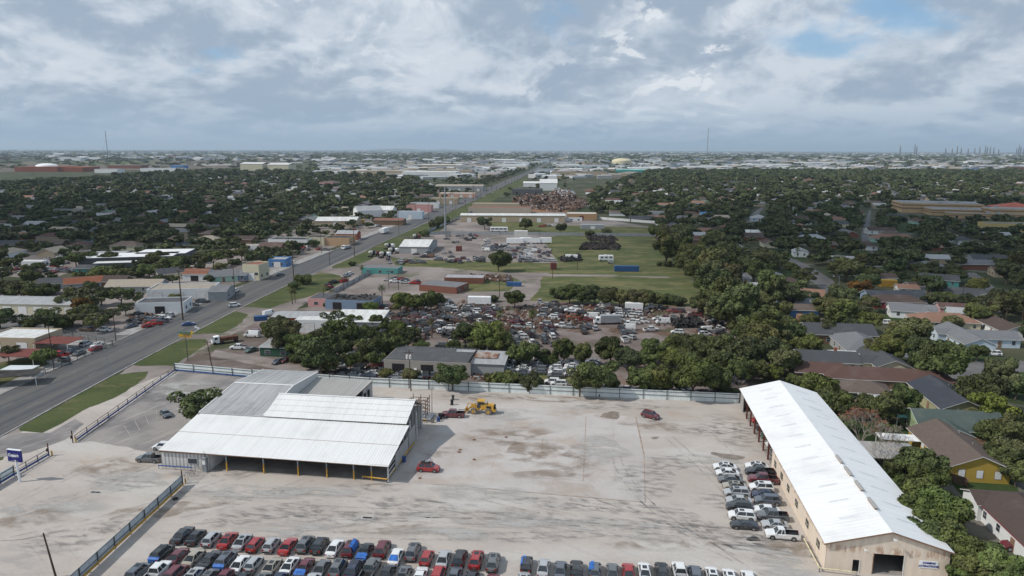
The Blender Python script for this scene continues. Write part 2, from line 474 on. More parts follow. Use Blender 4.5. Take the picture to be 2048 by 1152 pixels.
# ------------------------------------------------------------ mesh helper
class MB:
    def __init__(s): s.v = []; s.f = []; s.m = []; s.names = []
    def mi(s, name):
        if name not in s.names: s.names.append(name)
        return s.names.index(name)
    def poly(s, pts, mat):
        n = len(s.v); s.v += [tuple(p) for p in pts]
        s.f.append(tuple(range(n, n + len(pts)))); s.m.append(s.mi(mat))
    def box(s, x0, x1, y0, y1, z0, z1, mat, rot=0.0, o=(0, 0)):
        n = len(s.v); c, q = math.cos(rot), math.sin(rot)
        for z in (z0, z1):
            for x, y in ((x0, y0), (x1, y0), (x1, y1), (x0, y1)):
                s.v.append((x * c - y * q + o[0], x * q + y * c + o[1], z))
        k = s.mi(mat)
        for f in ((0, 3, 2, 1), (4, 5, 6, 7), (0, 1, 5, 4), (1, 2, 6, 5), (2, 3, 7, 6), (3, 0, 4, 7)):
            s.f.append(tuple(n + i for i in f)); s.m.append(k)
    def prism(s, pts, z0, z1, mat, top=None):
        n = len(s.v); k = len(pts)
        s.v += [(p[0], p[1], z0) for p in pts] + [(p[0], p[1], z1) for p in pts]
        mi = s.mi(mat)
        for i in range(k):
            j = (i + 1) % k
            s.f.append((n + i, n + j, n + k + j, n + k + i)); s.m.append(mi)
        s.f.append(tuple(n + k + i for i in range(k))); s.m.append(s.mi(top or mat))
        s.f.append(tuple(n + i for i in reversed(range(k)))); s.m.append(mi)
    def cyl(s, p0, p1, r0, r1, mat, n=8, cap=True):
        p0 = Vector(p0); p1 = Vector(p1); d = (p1 - p0)
        if d.length < 1e-6: return
        d.normalize()
        a = d.orthogonal().normalized(); b2 = d.cross(a)
        k = len(s.v); mi = s.mi(mat)
        for p, r in ((p0, r0), (p1, r1)):
            for i in range(n):
                t = 2 * math.pi * i / n
                q = p + (a * math.cos(t) + b2 * math.sin(t)) * r
                s.v.append((q.x, q.y, q.z))
        for i in range(n):
            j = (i + 1) % n
            s.f.append((k + i, k + j, k + n + j, k + n + i)); s.m.append(mi)
        if cap:
            s.f.append(tuple(k + n + i for i in range(n))); s.m.append(mi)
            s.f.append(tuple(k + i for i in reversed(range(n)))); s.m.append(mi)
    def loft(s, rings, mat, close=True, ends=True):
        n = len(s.v); k = len(rings[0]); mi = s.mi(mat) if isinstance(mat, str) else None
        for r in rings: s.v += [tuple(p) for p in r]
        for i in range(len(rings) - 1):
            for j in range(k if close else k - 1):
                jj = (j + 1) % k
                s.f.append((n + i * k + j, n + i * k + jj, n + (i + 1) * k + jj, n + (i + 1) * k + j))
                s.m.append(mi if mi is not None else s.mi(mat(i, j)))
        if ends:
            q = s.mi(mat if mi is not None else mat(0, 0))
            s.f.append(tuple(n + j for j in reversed(range(k)))); s.m.append(q)
            s.f.append(tuple(n + (len(rings) - 1) * k + j for j in range(k))); s.m.append(q)
    def dome(s, c, r, h, mat, n=20, m=6):
        rings = []
        for i in range(m):
            t = (i / m) * math.pi / 2
            rings.append([(c[0] + r * math.cos(t) * math.cos(2 * math.pi * j / n), c[1] + r * math.cos(t) * math.sin(2 * math.pi * j / n), c[2] + h * math.sin(t)) for j in range(n)])
        s.loft(rings, mat, ends=False)
        k = len(s.v) - n; s.v.append((c[0], c[1], c[2] + h)); mi = s.mi(mat)
        for j in range(n): s.f.append((k + j, k + (j + 1) % n, len(s.v) - 1)); s.m.append(mi)
    def mesh(s, name, smooth=False):
        me = bpy.data.meshes.new(name)
        me.from_pydata(s.v, [], s.f)
        for nme in s.names: me.materials.append(MATS[nme])
        me.polygons.foreach_set('material_index', s.m)
        if smooth: me.polygons.foreach_set('use_smooth', [True] * len(s.f))
        me.update()
        return me
    def obj(s, name, parent=None, smooth=False, loc=None, rz=0.0, color=None):
        return link(name, s.mesh(name, smooth), parent, loc, rz, color)
def link(name, me, parent=None, loc=None, rz=0.0, color=None, scale=None):
    o = bpy.data.objects.new(name, me); COL.objects.link(o)
    if parent is not None: o.parent = parent
    if loc is not None: o.location = loc
    if rz: o.rotation_euler = (0, 0, rz)
    if color is not None: o.color = (*color, 1)
    if scale is not None: o.scale = scale
    return o
def tag(o, label, cat, group=None):
    o['label'] = label; o['category'] = cat
    if group: o['group'] = group
    return o
def thing(name, label, cat, loc=(0, 0, 0), rz=0.0, group=None):
    o = link(name, None, None, loc, rz)
    return tag(o, label, cat, group)
def struct(name, mb, z=None):
    o = mb.obj(name) if isinstance(mb, MB) else mb
    o['kind'] = 'structure'
    return o
def stuff(o): o['kind'] = 'stuff'; return o
def sheet(name, pts, z, mat, px=True):
    """a flat sheet of ground, corners given as photo pixels or world points"""
    mb = MB()
    q = [G(*p) if px else p for p in pts]
    if mat in ('verge_grass', 'field_grass', 'lawn', 'old_asphalt_lot', 'dirt_lot', 'junkyard_dirt', 'soil_rust') and z < .2:
        jq = random.Random(len(pts) + int(q[0][1])); q2 = []
        for a_, b_ in zip(q, q[1:] + q[:1]):
            d_ = Vector((b_[0] - a_[0], b_[1] - a_[1])); L_ = d_.length; k_ = max(1, min(60, int(L_ / 2.2))); s_ = 0
            for i in range(k_):
                s_ = s_ * .7 + jq.gauss(0, .28); t_ = i / k_; e_ = min(1, 4 * t_, 4 * (1 - t_)) if k_ > 3 else 0
                q2.append((a_[0] + d_.x * t_ - d_.y / L_ * s_ * e_, a_[1] + d_.y * t_ + d_.x / L_ * s_ * e_, 0))
        q = q2
    mb.poly([(p[0], p[1], z) for p in q], mat)
    o = mb.obj(name); o['kind'] = 'structure'
    if o.data.polygons[0].normal.z < 0: o.data.flip_normals()
    return o
def ragged(name, cx, cy, rx, ry, z, mat, rot=0.0, seed=0, n=28):
    """an irregular patch on the ground"""
    q = random.Random(seed); ph = [q.uniform(0, 6.28) for _ in range(4)]
    pts = []
    for i in range(n):
        t = 2 * math.pi * i / n
        k = 1 + .22 * math.sin(2 * t + ph[0]) + .14 * math.sin(3 * t + ph[1]) + .1 * math.sin(5 * t + ph[2]) + .06 * math.sin(9 * t + ph[3])
        x, y = rx * k * math.cos(t), ry * k * math.sin(t)
        pts.append((cx + x * math.cos(rot) - y * math.sin(rot), cy + x * math.sin(rot) + y * math.cos(rot), z))
    return sheet(name, pts, z, mat, px=False)
# ------------------------------------------------------------ ground
mb = MB(); mb.poly([(-45000, -400, 0), (45000, -400, 0), (45000, 45000, 0), (-45000, 45000, 0)], 'town_ground')
ground = struct('ground', mb)

RE = [(-300, -125), (60, -110), (144, -108.4), (191, -107.6), (217, -106.4), (265, -104.3), (310, -100.8), (353, -96), (454, -85.5),
      (594, -70), (896, -41), (1637, 29), (3820, 227), (9000, 700)]   # right kerb: (y, x)
def rx(y):
    for (a, b2), (c, d) in zip(RE, RE[1:]):
        if a <= y <= c: return b2 + (d - b2) * (y - a) / (c - a)
    return RE[-1][1]
RW = 18.5
ys = [y for y, _ in RE]
mb = MB()
for y0, y1 in zip(ys, ys[1:]):
    mb.poly([(rx(y0) - RW, y0, .045), (rx(y0), y0, .045), (rx(y1), y1, .045), (rx(y1) - RW, y1, .045)], 'road_asphalt')
struct('road', mb)
mb = MB()
for off in (-RW * .33, -RW * .645):
    y = 60.0
    while y < 900:
        for dx in (0, ):
            mb.poly([(rx(y) + off, y, .055), (rx(y) + off + .13, y, .055), (rx(y + 4) + off + .13, y + 4, .055), (rx(y + 4) + off, y + 4, .055)], 'road_paint')
        y += 24
struct('road_markings', mb)
for side, w0, w1, nm in ((1, 0.0, .45, 'kerb'), (-1, RW, RW + .45, 'kerb')):
    mb = MB()
    y = 40.0
    while y < 1500:
        y1 = y + (20 if y < 400 else 60)
        a0, a1 = (0.0, .4) if side > 0 else (-RW - .4, -RW)
        x0, x1 = rx(y), rx(y1)
        n = len(mb.v)
        mb.v += [(x0 + a0, y, .0), (x0 + a1, y, 0), (x1 + a1, y1, 0), (x1 + a0, y1, 0), (x0 + a0, y, .17), (x0 + a1, y, .17), (x1 + a1, y1, .17), (x1 + a0, y1, .17)]
        for f in ((4, 5, 6, 7), (0, 1, 5, 4), (1, 2, 6, 5), (2, 3, 7, 6), (3, 0, 4, 7)):
            mb.f.append(tuple(n + i for i in f)); mb.m.append(mb.mi('curb_concrete'))
        y = y1
    struct(nm, mb)
# far-side pavement and its lots
mb = MB()
for y0, y1 in ((110, 205), (222, 300), (318, 420), (440, 700)):
    mb.poly([(rx(y0) - RW - 5.5, y0, .06), (rx(y0) - RW - .4, y0, .06), (rx(y1) - RW - .4, y1, .06), (rx(y1) - RW - 5.5, y1, .06)], 'curb_concrete')
struct('pavement', mb)
sheet('frontage_lots', [(rx(110) - RW - 75, 110), (rx(110) - RW - 5.5, 110), (rx(300) - RW - 5.5, 300), (rx(760) - RW - 3, 760), (rx(760) - RW - 60, 760), (rx(330) - RW - 75, 330), (rx(260) - RW - 110, 250)], .012, 'dirt_lot', px=False)
sheet('side_street', [(-60, 632), (250, 664), (292, 672), (268, 690), (120, 672), (-60, 664)], .03, 'street_asphalt')
sheet('cross_street', [(440, 583), (512, 563), (500, 576), (470, 590), (350, 575), (270, 570), (270, 564), (350, 568)], .03, 'street_asphalt')
sheet('back_lot', [(-40, 548), (60, 500), (200, 498), (230, 520), (130, 548), (90, 560)], .02, 'dirt_lot')
sheet('storage_forecourt', [(-20, 625), (70, 618), (70, 640), (35, 655), (-20, 655)], .02, 'curb_concrete')
sheet('corner_lot', [(130, 680), (225, 682), (222, 692), (120, 735), (90, 722)], .024, 'curb_concrete')
sheet('weedy_lot', [(-30, 730), (75, 712), (112, 725), (60, 755), (-30, 790)], .022, 'verge_grass')

# yard
yard = [(rx(60) + 2, 40), (rx(144) + 3, 150), (-93, 184.4), (-36, 172), (55, 161), (60, 150), (66, 85), (70, 40)]
sheet('frontage_gravel', [(rx(40) + .4, 40), (-80, 40), (-88, 186), (-86, 215), (-78, 300), (-60, 420), (rx(420) + .4, 420), (rx(310) + .4, 310), (rx(230) + .4, 230), (rx(150) + .4, 150)], .012, 'dirt_lot', px=False)
sheet('yard_gravel', yard, .02, 'yard_gravel', px=False)
sheet('parking_asphalt', [YF(-108, 124), YF(-104.5, 124.5), YF(-84.5, 120), YF(-84.5, 158), YF(-70, 169), YF(-114, 170)], .032, 'old_asphalt_lot', px=False)
sheet('driveway_asphalt', [(33, 866), (100, 866), (150, 838), (168, 848), (130, 880), (60, 905), (-30, 920), (-30, 880)], .034, 'old_asphalt_lot')
sheet('concrete_slab', [YF(-37, 116.2), YF(-10, 115), YF(8.4, 114), YF(9.3, 134), YF(8.3, 153.6), YF(-8, 157), YF(-34, 157)], .036, 'concrete_slab', px=False)
mb = MB()
def strip(a0, b0, a1, b1, wd, mat, z=.044):
    p, q = YF(a0, b0), YF(a1, b1); d = (q - p).normalized(); n = Vector((-d.y, d.x, 0)) * wd / 2
    mb.poly([(p - n).to_tuple()[:2] + (z,), (q - n).to_tuple()[:2] + (z,), (q + n).to_tuple()[:2] + (z,), (p + n).to_tuple()[:2] + (z,)], mat)
strip(-30, 115.6, 8.4, 113.9, .22, 'dark_line'); strip(8.4, 113.9, 9.2, 133.6, .16, 'dark_line'); strip(9.2, 133.6, 8.4, 153.6, .3, 'dark_line')
strip(-2.5, 120.5, -2.9, 153, .16, 'dark_line'); strip(-11.6, 139, -11.2, 131, .14, 'dark_line'); strip(-12, 120.6, -2.5, 120.5, .1, 'dark_line')
for bb in (126.2, 133.5, 139.8, 146.2): strip(-2.6, bb, 9.0, bb - .3, .06, 'dark_line')
for bb in (140, 147): strip(-26, bb, -2.6, bb - .4, .06, 'dark_line')
for aa in (-20, 3.4): strip(aa, 121, aa - .3, 153, .05, 'dark_line')
strip(26, 141, 27.6, 134, .25, 'worn_white_line')
struct('slab_joints', mb)
mb = MB()
for k in range(4): 
    p0, p1 = G(248 + k * 21.5 - (0 if k else 0), 852 - k * 10.5), G(262 + k * 17.5, 873 - k * 12)
    d = (p1 - p0).normalized(); n = Vector((-d.y, d.x, 0)) * .06
    mb.poly([(*(p - q).to_tuple()[:2], .05) for p, q in ((p0, n), (p1, n), (p1, -n), (p0, -n))], 'worn_white_line')
p0, p1 = G(236, 892), G(322, 832); d = (p1 - p0).normalized(); n = Vector((-d.y, d.x, 0)) * .05
mb.poly([(*(p - q).to_tuple()[:2], .05) for p, q in ((p0, n), (p1, n), (p1, -n), (p0, -n))], 'worn_white_line')
struct('parking_lines', mb)
for i, (u, v, r1, r2, rz, m) in enumerate(((1222, 831, 2.6, 1.9, .1, 'damp_ground'), (1456, 913, 2.6, 1.5, -.5, 'damp_ground'), (1310, 876, .8, .6, 0, 'damp_ground'),
        (1340, 925, 7, 5, .8, 'worn_asphalt'), (1405, 862, 9, 3.4, .2, 'worn_asphalt'), (1120, 1005, 12, 2.4, -.2, 'worn_asphalt'), (1235, 1013, 10, 2.2, -.2, 'worn_asphalt'), (690, 1035, 12, 3.5, .1, 'worn_asphalt'), (560, 1022, 11, 3.6, .2, 'worn_asphalt'),
        (1465, 862, 12, 7, -1.2, 'worn_asphalt'), (1345, 1035, 12, 3.0, -.4, 'worn_asphalt'), (1440, 1005, 5, 4.5, .2, 'worn_asphalt'), (745, 973, 8, 2.0, -.1, 'worn_asphalt'), (1500, 1085, 12, 4, -.5, 'worn_asphalt'), (425, 948, 10, 2.0, 0, 'worn_asphalt'),
        (1290, 960, 8, 7, .3, 'worn_asphalt'), (1230, 815, 16, 3, 0, 'worn_asphalt'), (820, 1010, 12, 3, -.2, 'worn_asphalt'), (1060, 1075, 10, 2.5, 0, 'worn_asphalt'), (1140, 915, 9, 7, .2, 'brown_stain'), (1075, 905, 12, 6, .3, 'brown_stain'), (1110, 950, 8, 3, 0, 'brown_stain'), (1000, 870, 12, 6, .1, 'brown_stain'),
        (890, 905, 6, 3, 0, 'brown_stain'), (1320, 850, 13, 3, -.2, 'brown_stain'), (1150, 800, 26, 2.6, -.1, 'brown_stain'), (960, 795, 16, 3, -.1, 'brown_stain'), (220, 935, 9, 4, .5, 'brown_stain'), (330, 1020, 12, 3, .3, 'brown_stain'), (790, 1060, 14, 2.4, 0, 'brown_stain'), (1340, 1090, 14, 2.2, 0, 'brown_stain'),
        (560, 1060, 10, 2.5, .1, 'pale_dust'), (500, 985, 12, 3.5, -.2, 'pale_dust'), (280, 960, 12, 4, .5, 'pale_dust'), (1000, 1040, 16, 3, -.1, 'pale_dust'), (1250, 1060, 16, 3, -.2, 'pale_dust'), (640, 985, 9, 2.4, -.1, 'pale_dust'), (950, 985, 12, 3, -.1, 'pale_dust'), (1200, 900, 7, 7, 0, 'pale_dust'), (1420, 930, 6, 8, .2, 'pale_dust'),
        (110, 1020, 10, 6, .5, 'pale_dust'), (130, 1080, 7, 5, .5, 'worn_asphalt'), (60, 1040, 9, 3, .6, 'brown_stain'), (230, 1050, 8, 2.6, .6, 'worn_asphalt'), (470, 1040, 7, 2.6, .4, 'worn_asphalt'), (880, 1070, 9, 3, 0, 'pale_dust'), (1020, 830, 10, 4, 0, 'pale_dust'), (345, 780, 12, 7, .8, 'pale_dust'), (1560, 1125, 8, 4, -.8, 'pale_dust'), (1585, 1090, 5, 4, -.8, 'brown_stain'))):
    p = G(u, v)
    ragged('damp_patch' if m == 'damp_ground' else 'ground_patch', p.x, p.y, r1, r2, .048 + .0012 * i, m, rz, i)
for i, (u, v, r1, r2) in enumerate(((1150, 630, 22, 6), (1290, 665, 26, 9), (1060, 655, 20, 8), (1340, 620, 26, 6), (930, 655, 24, 10), (1180, 660, 16, 6), (1240, 645, 14, 5), (1430, 700, 16, 6), (1130, 735, 12, 5), (620, 725, 14, 4))):
    p = G(u, v); ragged('ground_patch', p.x, p.y, r1, r2, .05 + .002 * i, 'rust_soil', 0, 50 + i)
tq = random.Random(5)
for i, (u, v, hd, L_, cv) in enumerate(((560, 1000, -8, 60, .004), (700, 1010, -6, 70, -.003), (900, 1030, -4, 60, .004), (1200, 1045, -12, 60, .006), (300, 1000, 40, 40, .01), (200, 940, 60, 30, -.02), (420, 1000, 30, 36, .02), (1340, 1000, -70, 40, .02), (1420, 960, -80, 40, -.004), (1480, 1100, -60, 24, .02),
        (1000, 1060, 2, 70, .003), (760, 1045, 3, 60, -.004), (1250, 1030, -14, 50, .01), (340, 950, 5, 30, .03), (100, 1000, 50, 40, .01), (1120, 1030, -10, 60, .002), (640, 1050, 8, 50, .006), (1380, 1050, -30, 40, .012))):
    p = G(u, v); h_ = R(hd); m = MB(); x, y = p.x - math.cos(h_) * L_ / 2, p.y - math.sin(h_) * L_ / 2
    for side in (-.85, .85):
        xx, yy, hh = x, y, h_ - cv * L_ / 2
        for k in range(int(L_ / 2)):
            nx, ny = xx + 2 * math.cos(hh), yy + 2 * math.sin(hh); o1 = (-math.sin(hh), math.cos(hh)); hh += cv * 2; o2 = (-math.sin(hh), math.cos(hh))
            m.poly([(xx + o1[0] * (side - .16), yy + o1[1] * (side - .16), .13 + .002 * i), (nx + o2[0] * (side - .16), ny + o2[1] * (side - .16), .13 + .002 * i), (nx + o2[0] * (side + .16), ny + o2[1] * (side + .16), .13 + .002 * i), (xx + o1[0] * (side + .16), yy + o1[1] * (side + .16), .13 + .002 * i)], 'tyre_track'); xx, yy = nx, ny
    struct('wheel_tracks', m)

# verge grass
sheet('grass_verge', [(38, 857), (150, 793), (225, 751), (268, 745), (297, 743), (290, 757), (240, 790), (165, 822), (122, 848), (85, 866), (40, 862)], .026, 'verge_grass')
sheet('grass_verge', [(266, 727), (366, 679), (412, 678), (414, 690), (345, 732), (268, 731)], .026, 'verge_grass')
sheet('grass_verge', [(382, 668), (432, 642), (470, 622), (497, 629), (484, 645), (446, 666), (392, 669)], .026, 'verge_grass')
sheet('grass_verge', [(484, 614), (560, 577), (640, 545), (662, 547), (700, 556), (650, 585), (590, 600), (540, 617)], .026, 'verge_grass')
sheet('grass_verge', [(664, 533), (720, 508), (790, 475), (812, 478), (790, 495), (740, 520), (700, 535), (665, 537)], .026, 'verge_grass')
sheet('grass_verge', [(790, 472), (862, 444), (950, 402), (1000, 378), (1035, 362), (1062, 352), (1040, 372), (960, 415), (905, 440), (880, 462), (830, 472)], .026, 'verge_grass')
sheet('grass_verge', [(-60, 905), (-10, 902), (14, 905), (5, 920), (-60, 935)], .026, 'verge_grass')
# land behind the yard fence
sheet('scrapyard_ground', [(352, 738), (420, 690), (520, 640), (640, 606), (800, 600), (1000, 603), (1180, 600), (1400, 606), (1500, 640), (1560, 690), (1530, 745), (1480, 798), (740, 768)], .02, 'junkyard_dirt')
sheet('access_track', [(430, 700), (600, 728), (800, 742), (1060, 752), (1065, 760), (800, 753), (560, 740), (420, 712)], .03, 'dirt_lot')
sheet('grass_lane', [(770, 728), (985, 728), (1170, 738), (1185, 748), (1000, 742), (770, 738)], .028, 'field_grass')
sheet('grass_lane', [(1015, 740), (1170, 748), (1175, 768), (1010, 765)], .034, 'field_grass')
sheet('upper_lots', [(640, 606), (740, 540), (790, 500), (885, 455), (950, 418), (1120, 424), (1310, 455), (1140, 500), (1140, 560), (1090, 600)], .016, 'dirt_lot')
sheet('green_field', [(1058, 602), (1082, 575), (1078, 556), (1120, 530), (1085, 478), (1120, 470), (1320, 470), (1345, 520), (1430, 610), (1380, 614)], .022, 'field_grass')
sheet('field_strip', [(780, 515), (900, 522), (1180, 528), (1180, 546), (1000, 545), (880, 535), (790, 532)], .024, 'field_grass')
sheet('field_strip', [(905, 556), (1000, 548), (1040, 560), (1048, 582), (930, 584), (880, 582)], .026, 'field_grass')
sheet('field_strip', [(900, 418), (948, 425), (1110, 450), (1320, 455), (1320, 470), (1060, 466), (1000, 460)], .018, 'field_grass')
sheet('dirt_track', [(1070, 547), (1230, 550), (1340, 554), (1340, 556), (1230, 553), (1085, 553), (1078, 575), (1050, 600), (1010, 600), (1040, 560)], .032, 'dirt_lot')
sheet('scrap_apron', [(1075, 405), (1100, 392), (1150, 395), (1160, 410), (1130, 425), (1060, 424), (1015, 412)], .03, 'soil_rust')
# streets of the housing area on the right
for nm, pts in (('street', [(1528, 505), (1545, 502), (1612, 528), (1665, 560), (1692, 592), (1668, 600), (1628, 566), (1590, 540)]),
                ('street', [(1488, 455), (1508, 455), (1515, 432), (1527, 415), (1522, 415), (1500, 430)]),
                ('street', [(1880, 738), (1960, 722), (2110, 722), (2110, 745), (1990, 744), (1940, 760), (1890, 757)]),
                ('street', [(1728, 520), (1750, 520), (1738, 470), (1742, 420), (1738, 420), (1722, 470)]),
                ('street', [(1990, 590), (2048, 585), (2110, 590), (2110, 612), (2040, 612), (1980, 605)]),
                ('street', [(1262, 425), (1272, 425), (1278, 400), (1274, 395)]),
                ('street', [(1930, 545), (1950, 545), (1990, 575), (1975, 580)]),
                ('school_forecourt', [(1880, 455), (2000, 462), (2060, 470), (2060, 462), (2000, 455), (1890, 448)])):
    sheet(nm, pts, .03, 'street_asphalt')
for pts in ([(1760, 635), (1850, 615), (1880, 640), (1830, 665)], [(1850, 700), (1945, 690), (1990, 716), (1900, 722)], [(1990, 745), (2100, 745), (2100, 790), (2040, 790)],
            [(1680, 620), (1740, 610), (1760, 650), (1710, 660)], [(1560, 540), (1600, 545), (1610, 570), (1570, 565)], [(1580, 505), (1620, 512), (1610, 522), (1570, 515)],
            [(1700, 850), (1860, 850), (1990, 880), (2050, 1010), (1980, 1060), (1900, 960), (1750, 900)], [(1790, 440), (1850, 455), (1850, 470), (1790, 460)]):
    sheet('lawn', pts, .024, 'lawn')
sheet('bare_field', [(-100, 345), (-100, 330), (500, 325), (560, 334), (400, 338), (200, 342)], .3, 'bare_field')
sheet('bare_field', [(250, 312), (900, 309), (1000, 311), (600, 316), (250, 318)], .3, 'bare_field')
sheet('green_field', [(560, 355), (570, 348), (660, 346), (680, 352), (640, 358)], .35, 'green_field')
sheet('green_field', [(130, 327), (300, 323), (330, 326), (200, 330)], .4, 'green_field')
sheet('runway_strip', [(380, 329), (600, 324), (610, 326), (400, 332)], .45, 'curb_concrete')
# drain covers and debris on the yard
for n_, (u, v) in enumerate(((186, 985), (196, 985.5), (730, 1036), (739.5, 1036.5))):
    p = G(u, v); mb = MB()
    mb.box(-.5, .5, -.35, .35, 0, .03, 'trim_white'); mb.box(-.42, .42, -.27, .27, .032, .04, 'black_plastic')
    tag(mb.obj('drain_grate', loc=(p.x, p.y, .05), rz=-YA), ['left grate of the pair set in the gravel left of the fence', 'right grate of the pair set in the gravel left of the fence',
        'left grate of the pair between the open shed and the parked cars', 'right grate of the pair between the open shed and the parked cars'][n_], 'drain grate', 'drain grates in the yard')

# ------------------------------------------------------------ big open-fronted shed
sh = thing('open_front_shed', 'large white metal-roofed shed with open front bays and several joined roofs', 'warehouse', (0, 0, 0), -YA)
def P_(n, fn, par=sh, **k):
    m = MB(); fn(m); return m.obj(n, par, **k)
def slab(m, pts, th, mat, under=None):
    """roof plane with thickness; pts = 4 local points"""
    n = len(m.v)
    m.v += [tuple(p) for p in pts] + [(p[0], p[1], p[2] - th) for p in pts]
    k = len(pts); mi = m.mi(mat); mu = m.mi(under or mat)
    m.f.append(tuple(n + i for i in range(k))); m.m.append(mi)
    m.f.append(tuple(n + k + i for i in reversed(range(k)))); m.m.append(mu)
    for i in range(k):
        j = (i + 1) % k
        m.f.append((n + i, n + k + i, n + k + j, n + j)); m.m.append(mu)
P_('floor', lambda m: m.box(-82.2, -38.2, 115.4, 128, .0, .09, 'floor_inside'))
def f(m):
    slab(m, [(-82.9, 114.7, 3.75), (-37.6, 114.2, 3.55), (-37.6, 121.3, 4.56), (-82.9, 121.5, 4.72)], .12, 'roof_white_worn', 'trim_brown')
P_('front_roof', f)
def f(m):
    slab(m, [(-82.9, 121.45, 4.78), (-37.6, 121.25, 4.62), (-37.6, 128.5, 5.66), (-82.9, 128.5, 5.80)], .12, 'roof_white_worn', 'trim_brown')
P_('middle_roof', f)
def f(m):
    b0, z0 = 128.4, 6.05
    for k in range(4):
        b1 = 128.4 + (k + 1) * 1.75; z1 = 6.05 + (k + 1) * .58
        slab(m, [(-68.4 + .05 * k, b0, z0), (-38.2 - (.5 if k > 0 else 0) * 0, b0, z0), (-38.2, b1 + .12, z1), (-68.4 + .05 * k, b1 + .12, z1)], .1, 'roof_white_worn')
        b0, z0 = b1, z1 + .08
    slab(m, [(-68.4, b0, z0), (-38.2, b0, z0), (-38.2, 141.2, 5.3), (-68.4, 141.2, 5.3)], .1, 'roof_annex')
P_('high_roof', f)
def f(m):
    slab(m, [(-82.9, 128.6, 5.95), (-68.5, 128.6, 5.95), (-68.9, 143.5, 7.45), (-82.9, 143.5, 7.45)], .12, 'roof_galvanised', 'trim_white')
    slab(m, [(-82.9, 143.5, 7.47), (-68.9, 143.5, 7.47), (-68.9, 157.2, 6.3), (-82.9, 157.2, 6.3)], .12, 'roof_galvanised', 'trim_white')
P_('grey_roof', f)
P_('ridge_cap', lambda m: (m.box(-83, -68.8, 143.2, 143.8, 7.46, 7.53, 'trim_white'), m.box(-68.4, -38.1, 135.3, 135.65, 8.40, 8.50, 'white_paint')))
for x0_, x1_ in ((-68.95, -68.65), (-83.05, -82.85)):
    for y0_, z0_, y1_, z1_ in ((128.9, 6.02, 143.5, 7.52), (143.5, 7.52, 157.2, 6.36)):
        P_('verge_trim', lambda m: slab(m, [(x0_, y0_, z0_), (x1_, y0_, z0_), (x1_, y1_, z1_), (x0_, y1_, z1_)], .25, 'trim_white'))
def f(m):
    m.box(-82.7, -82.55, 115.3, 157, 0, 3.8, 'wall_ribbed_white')
    m.prism([(-82.7, 128), (-82.55, 128), (-82.55, 157), (-82.7, 157)], 3.8, 5.9, 'wall_ribbed_white')
    m.box(-82.7, -69, 156.85, 157, 0, 6.1, 'wall_ribbed_white')
    m.box(-69.0, -68.85, 129, 157, 0, 6.0, 'wall_ribbed_white')
    n = len(m.v); m.v += [(-68.8, 129, 6.0), (-68.8, 143.5, 7.3), (-68.8, 157, 6.1), (-68.8, 157, 4.8), (-68.8, 129, 4.8)]
    m.f.append((n, n + 1, n + 2, n + 3, n + 4)); m.m.append(m.mi('wall_ribbed_white'))
P_('side_wall', f)
P_('front_wall', lambda m: (m.box(-82.7, -72.8, 115.15, 115.3, 0, 3.55, 'wall_ribbed_white'), m.box(-72.95, -72.8, 115.3, 128, 0, 3.6, 'trim_white')))
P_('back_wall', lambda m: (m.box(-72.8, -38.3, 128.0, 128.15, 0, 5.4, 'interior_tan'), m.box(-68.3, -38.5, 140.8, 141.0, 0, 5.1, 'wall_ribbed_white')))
for i in range(4):
    a0 = -37.95
    b0, b1, h = ((119.6, 121.9, 3.5), (121.95, 124.6, 3.6), (124.65, 128.1, 3.5), (128.8, 133.5, 3.9))[i]
    P_('wall_panel', lambda m: m.box(a0, a0 + .12, b0, b1, .55, h, 'wall_ribbed_white'))
P_('gable_rail', lambda m: [m.box(-38.1, -37.98, 115, 119.6, z, z + .12, 'trim_white') for z in (.9, 1.8, 2.7)])
for k, aa in enumerate((-69.6, -62.2, -55.4, -49.8, -44.6, -41.2, -38.05)):
    def f(m):
        m.box(aa - .11, aa + .11, 115.3, 115.52, 0, 1.9 if k < 6 else 0.02, 'yellow_paint'); m.box(aa - .10, aa + .10, 115.31, 115.51, 1.9 if k < 6 else .02, 3.55, 'pole_grey' if k < 6 else 'trim_white')
    P_('post', f)
for (b0) in (121.5, 126, 131, 136, 140.4): P_('post', lambda m: m.box(-38.3, -38.1, b0, b0 + .2, 0, 4.4 + (1.2 if b0 > 128 else 0), 'trim_white'))
P_('fascia', lambda m: m.box(-82.9, -37.6, 114.12, 114.2, 3.38, 3.62, 'trim_brown', rot=-.0045, o=(-.52, .28)))
for (a0, a1, z0, z1) in ((-77.2, -75.4, 1.3, 2.3), (-73.9, -73.1, 1.5, 2.6)):
    def f(m):
        m.box(a0 - .1, a1 + .1, 115.06, 115.14, z0 - .1, z1 + .1, 'trim_white'); m.box(a0, a1, 115.02, 115.055, z0, z1, 'window_glass')
    P_('window', f)
def f(m):
    slab(m, [(-68.7, 141.3, 4.9), (-55.2, 141.3, 4.8), (-54.6, 156.8, 4.95), (-68.7, 156.8, 5.05)], .15, 'roof_annex', 'trim_brown')
P_('annex_roof', f)
P_('annex_wall', lambda m: (m.box(-68.7, -54.9, 156.5, 156.7, 0, 4.8, 'galvanised'), m.box(-55, -54.8, 154.6, 156.5, 0, 4.75, 'galvanised'), m.box(-55, -54.8, 149.6, 150.2, 0, 4.7, 'galvanised'), m.box(-55, -54.8, 152.2, 152.8, 0, 4.7, 'galvanised'),
    m.box(-55, -54.8, 146, 154.6, 0, .9, 'galvanised'), m.box(-55, -54.8, 149.6, 154.6, 3.6, 4.7, 'galvanised')))
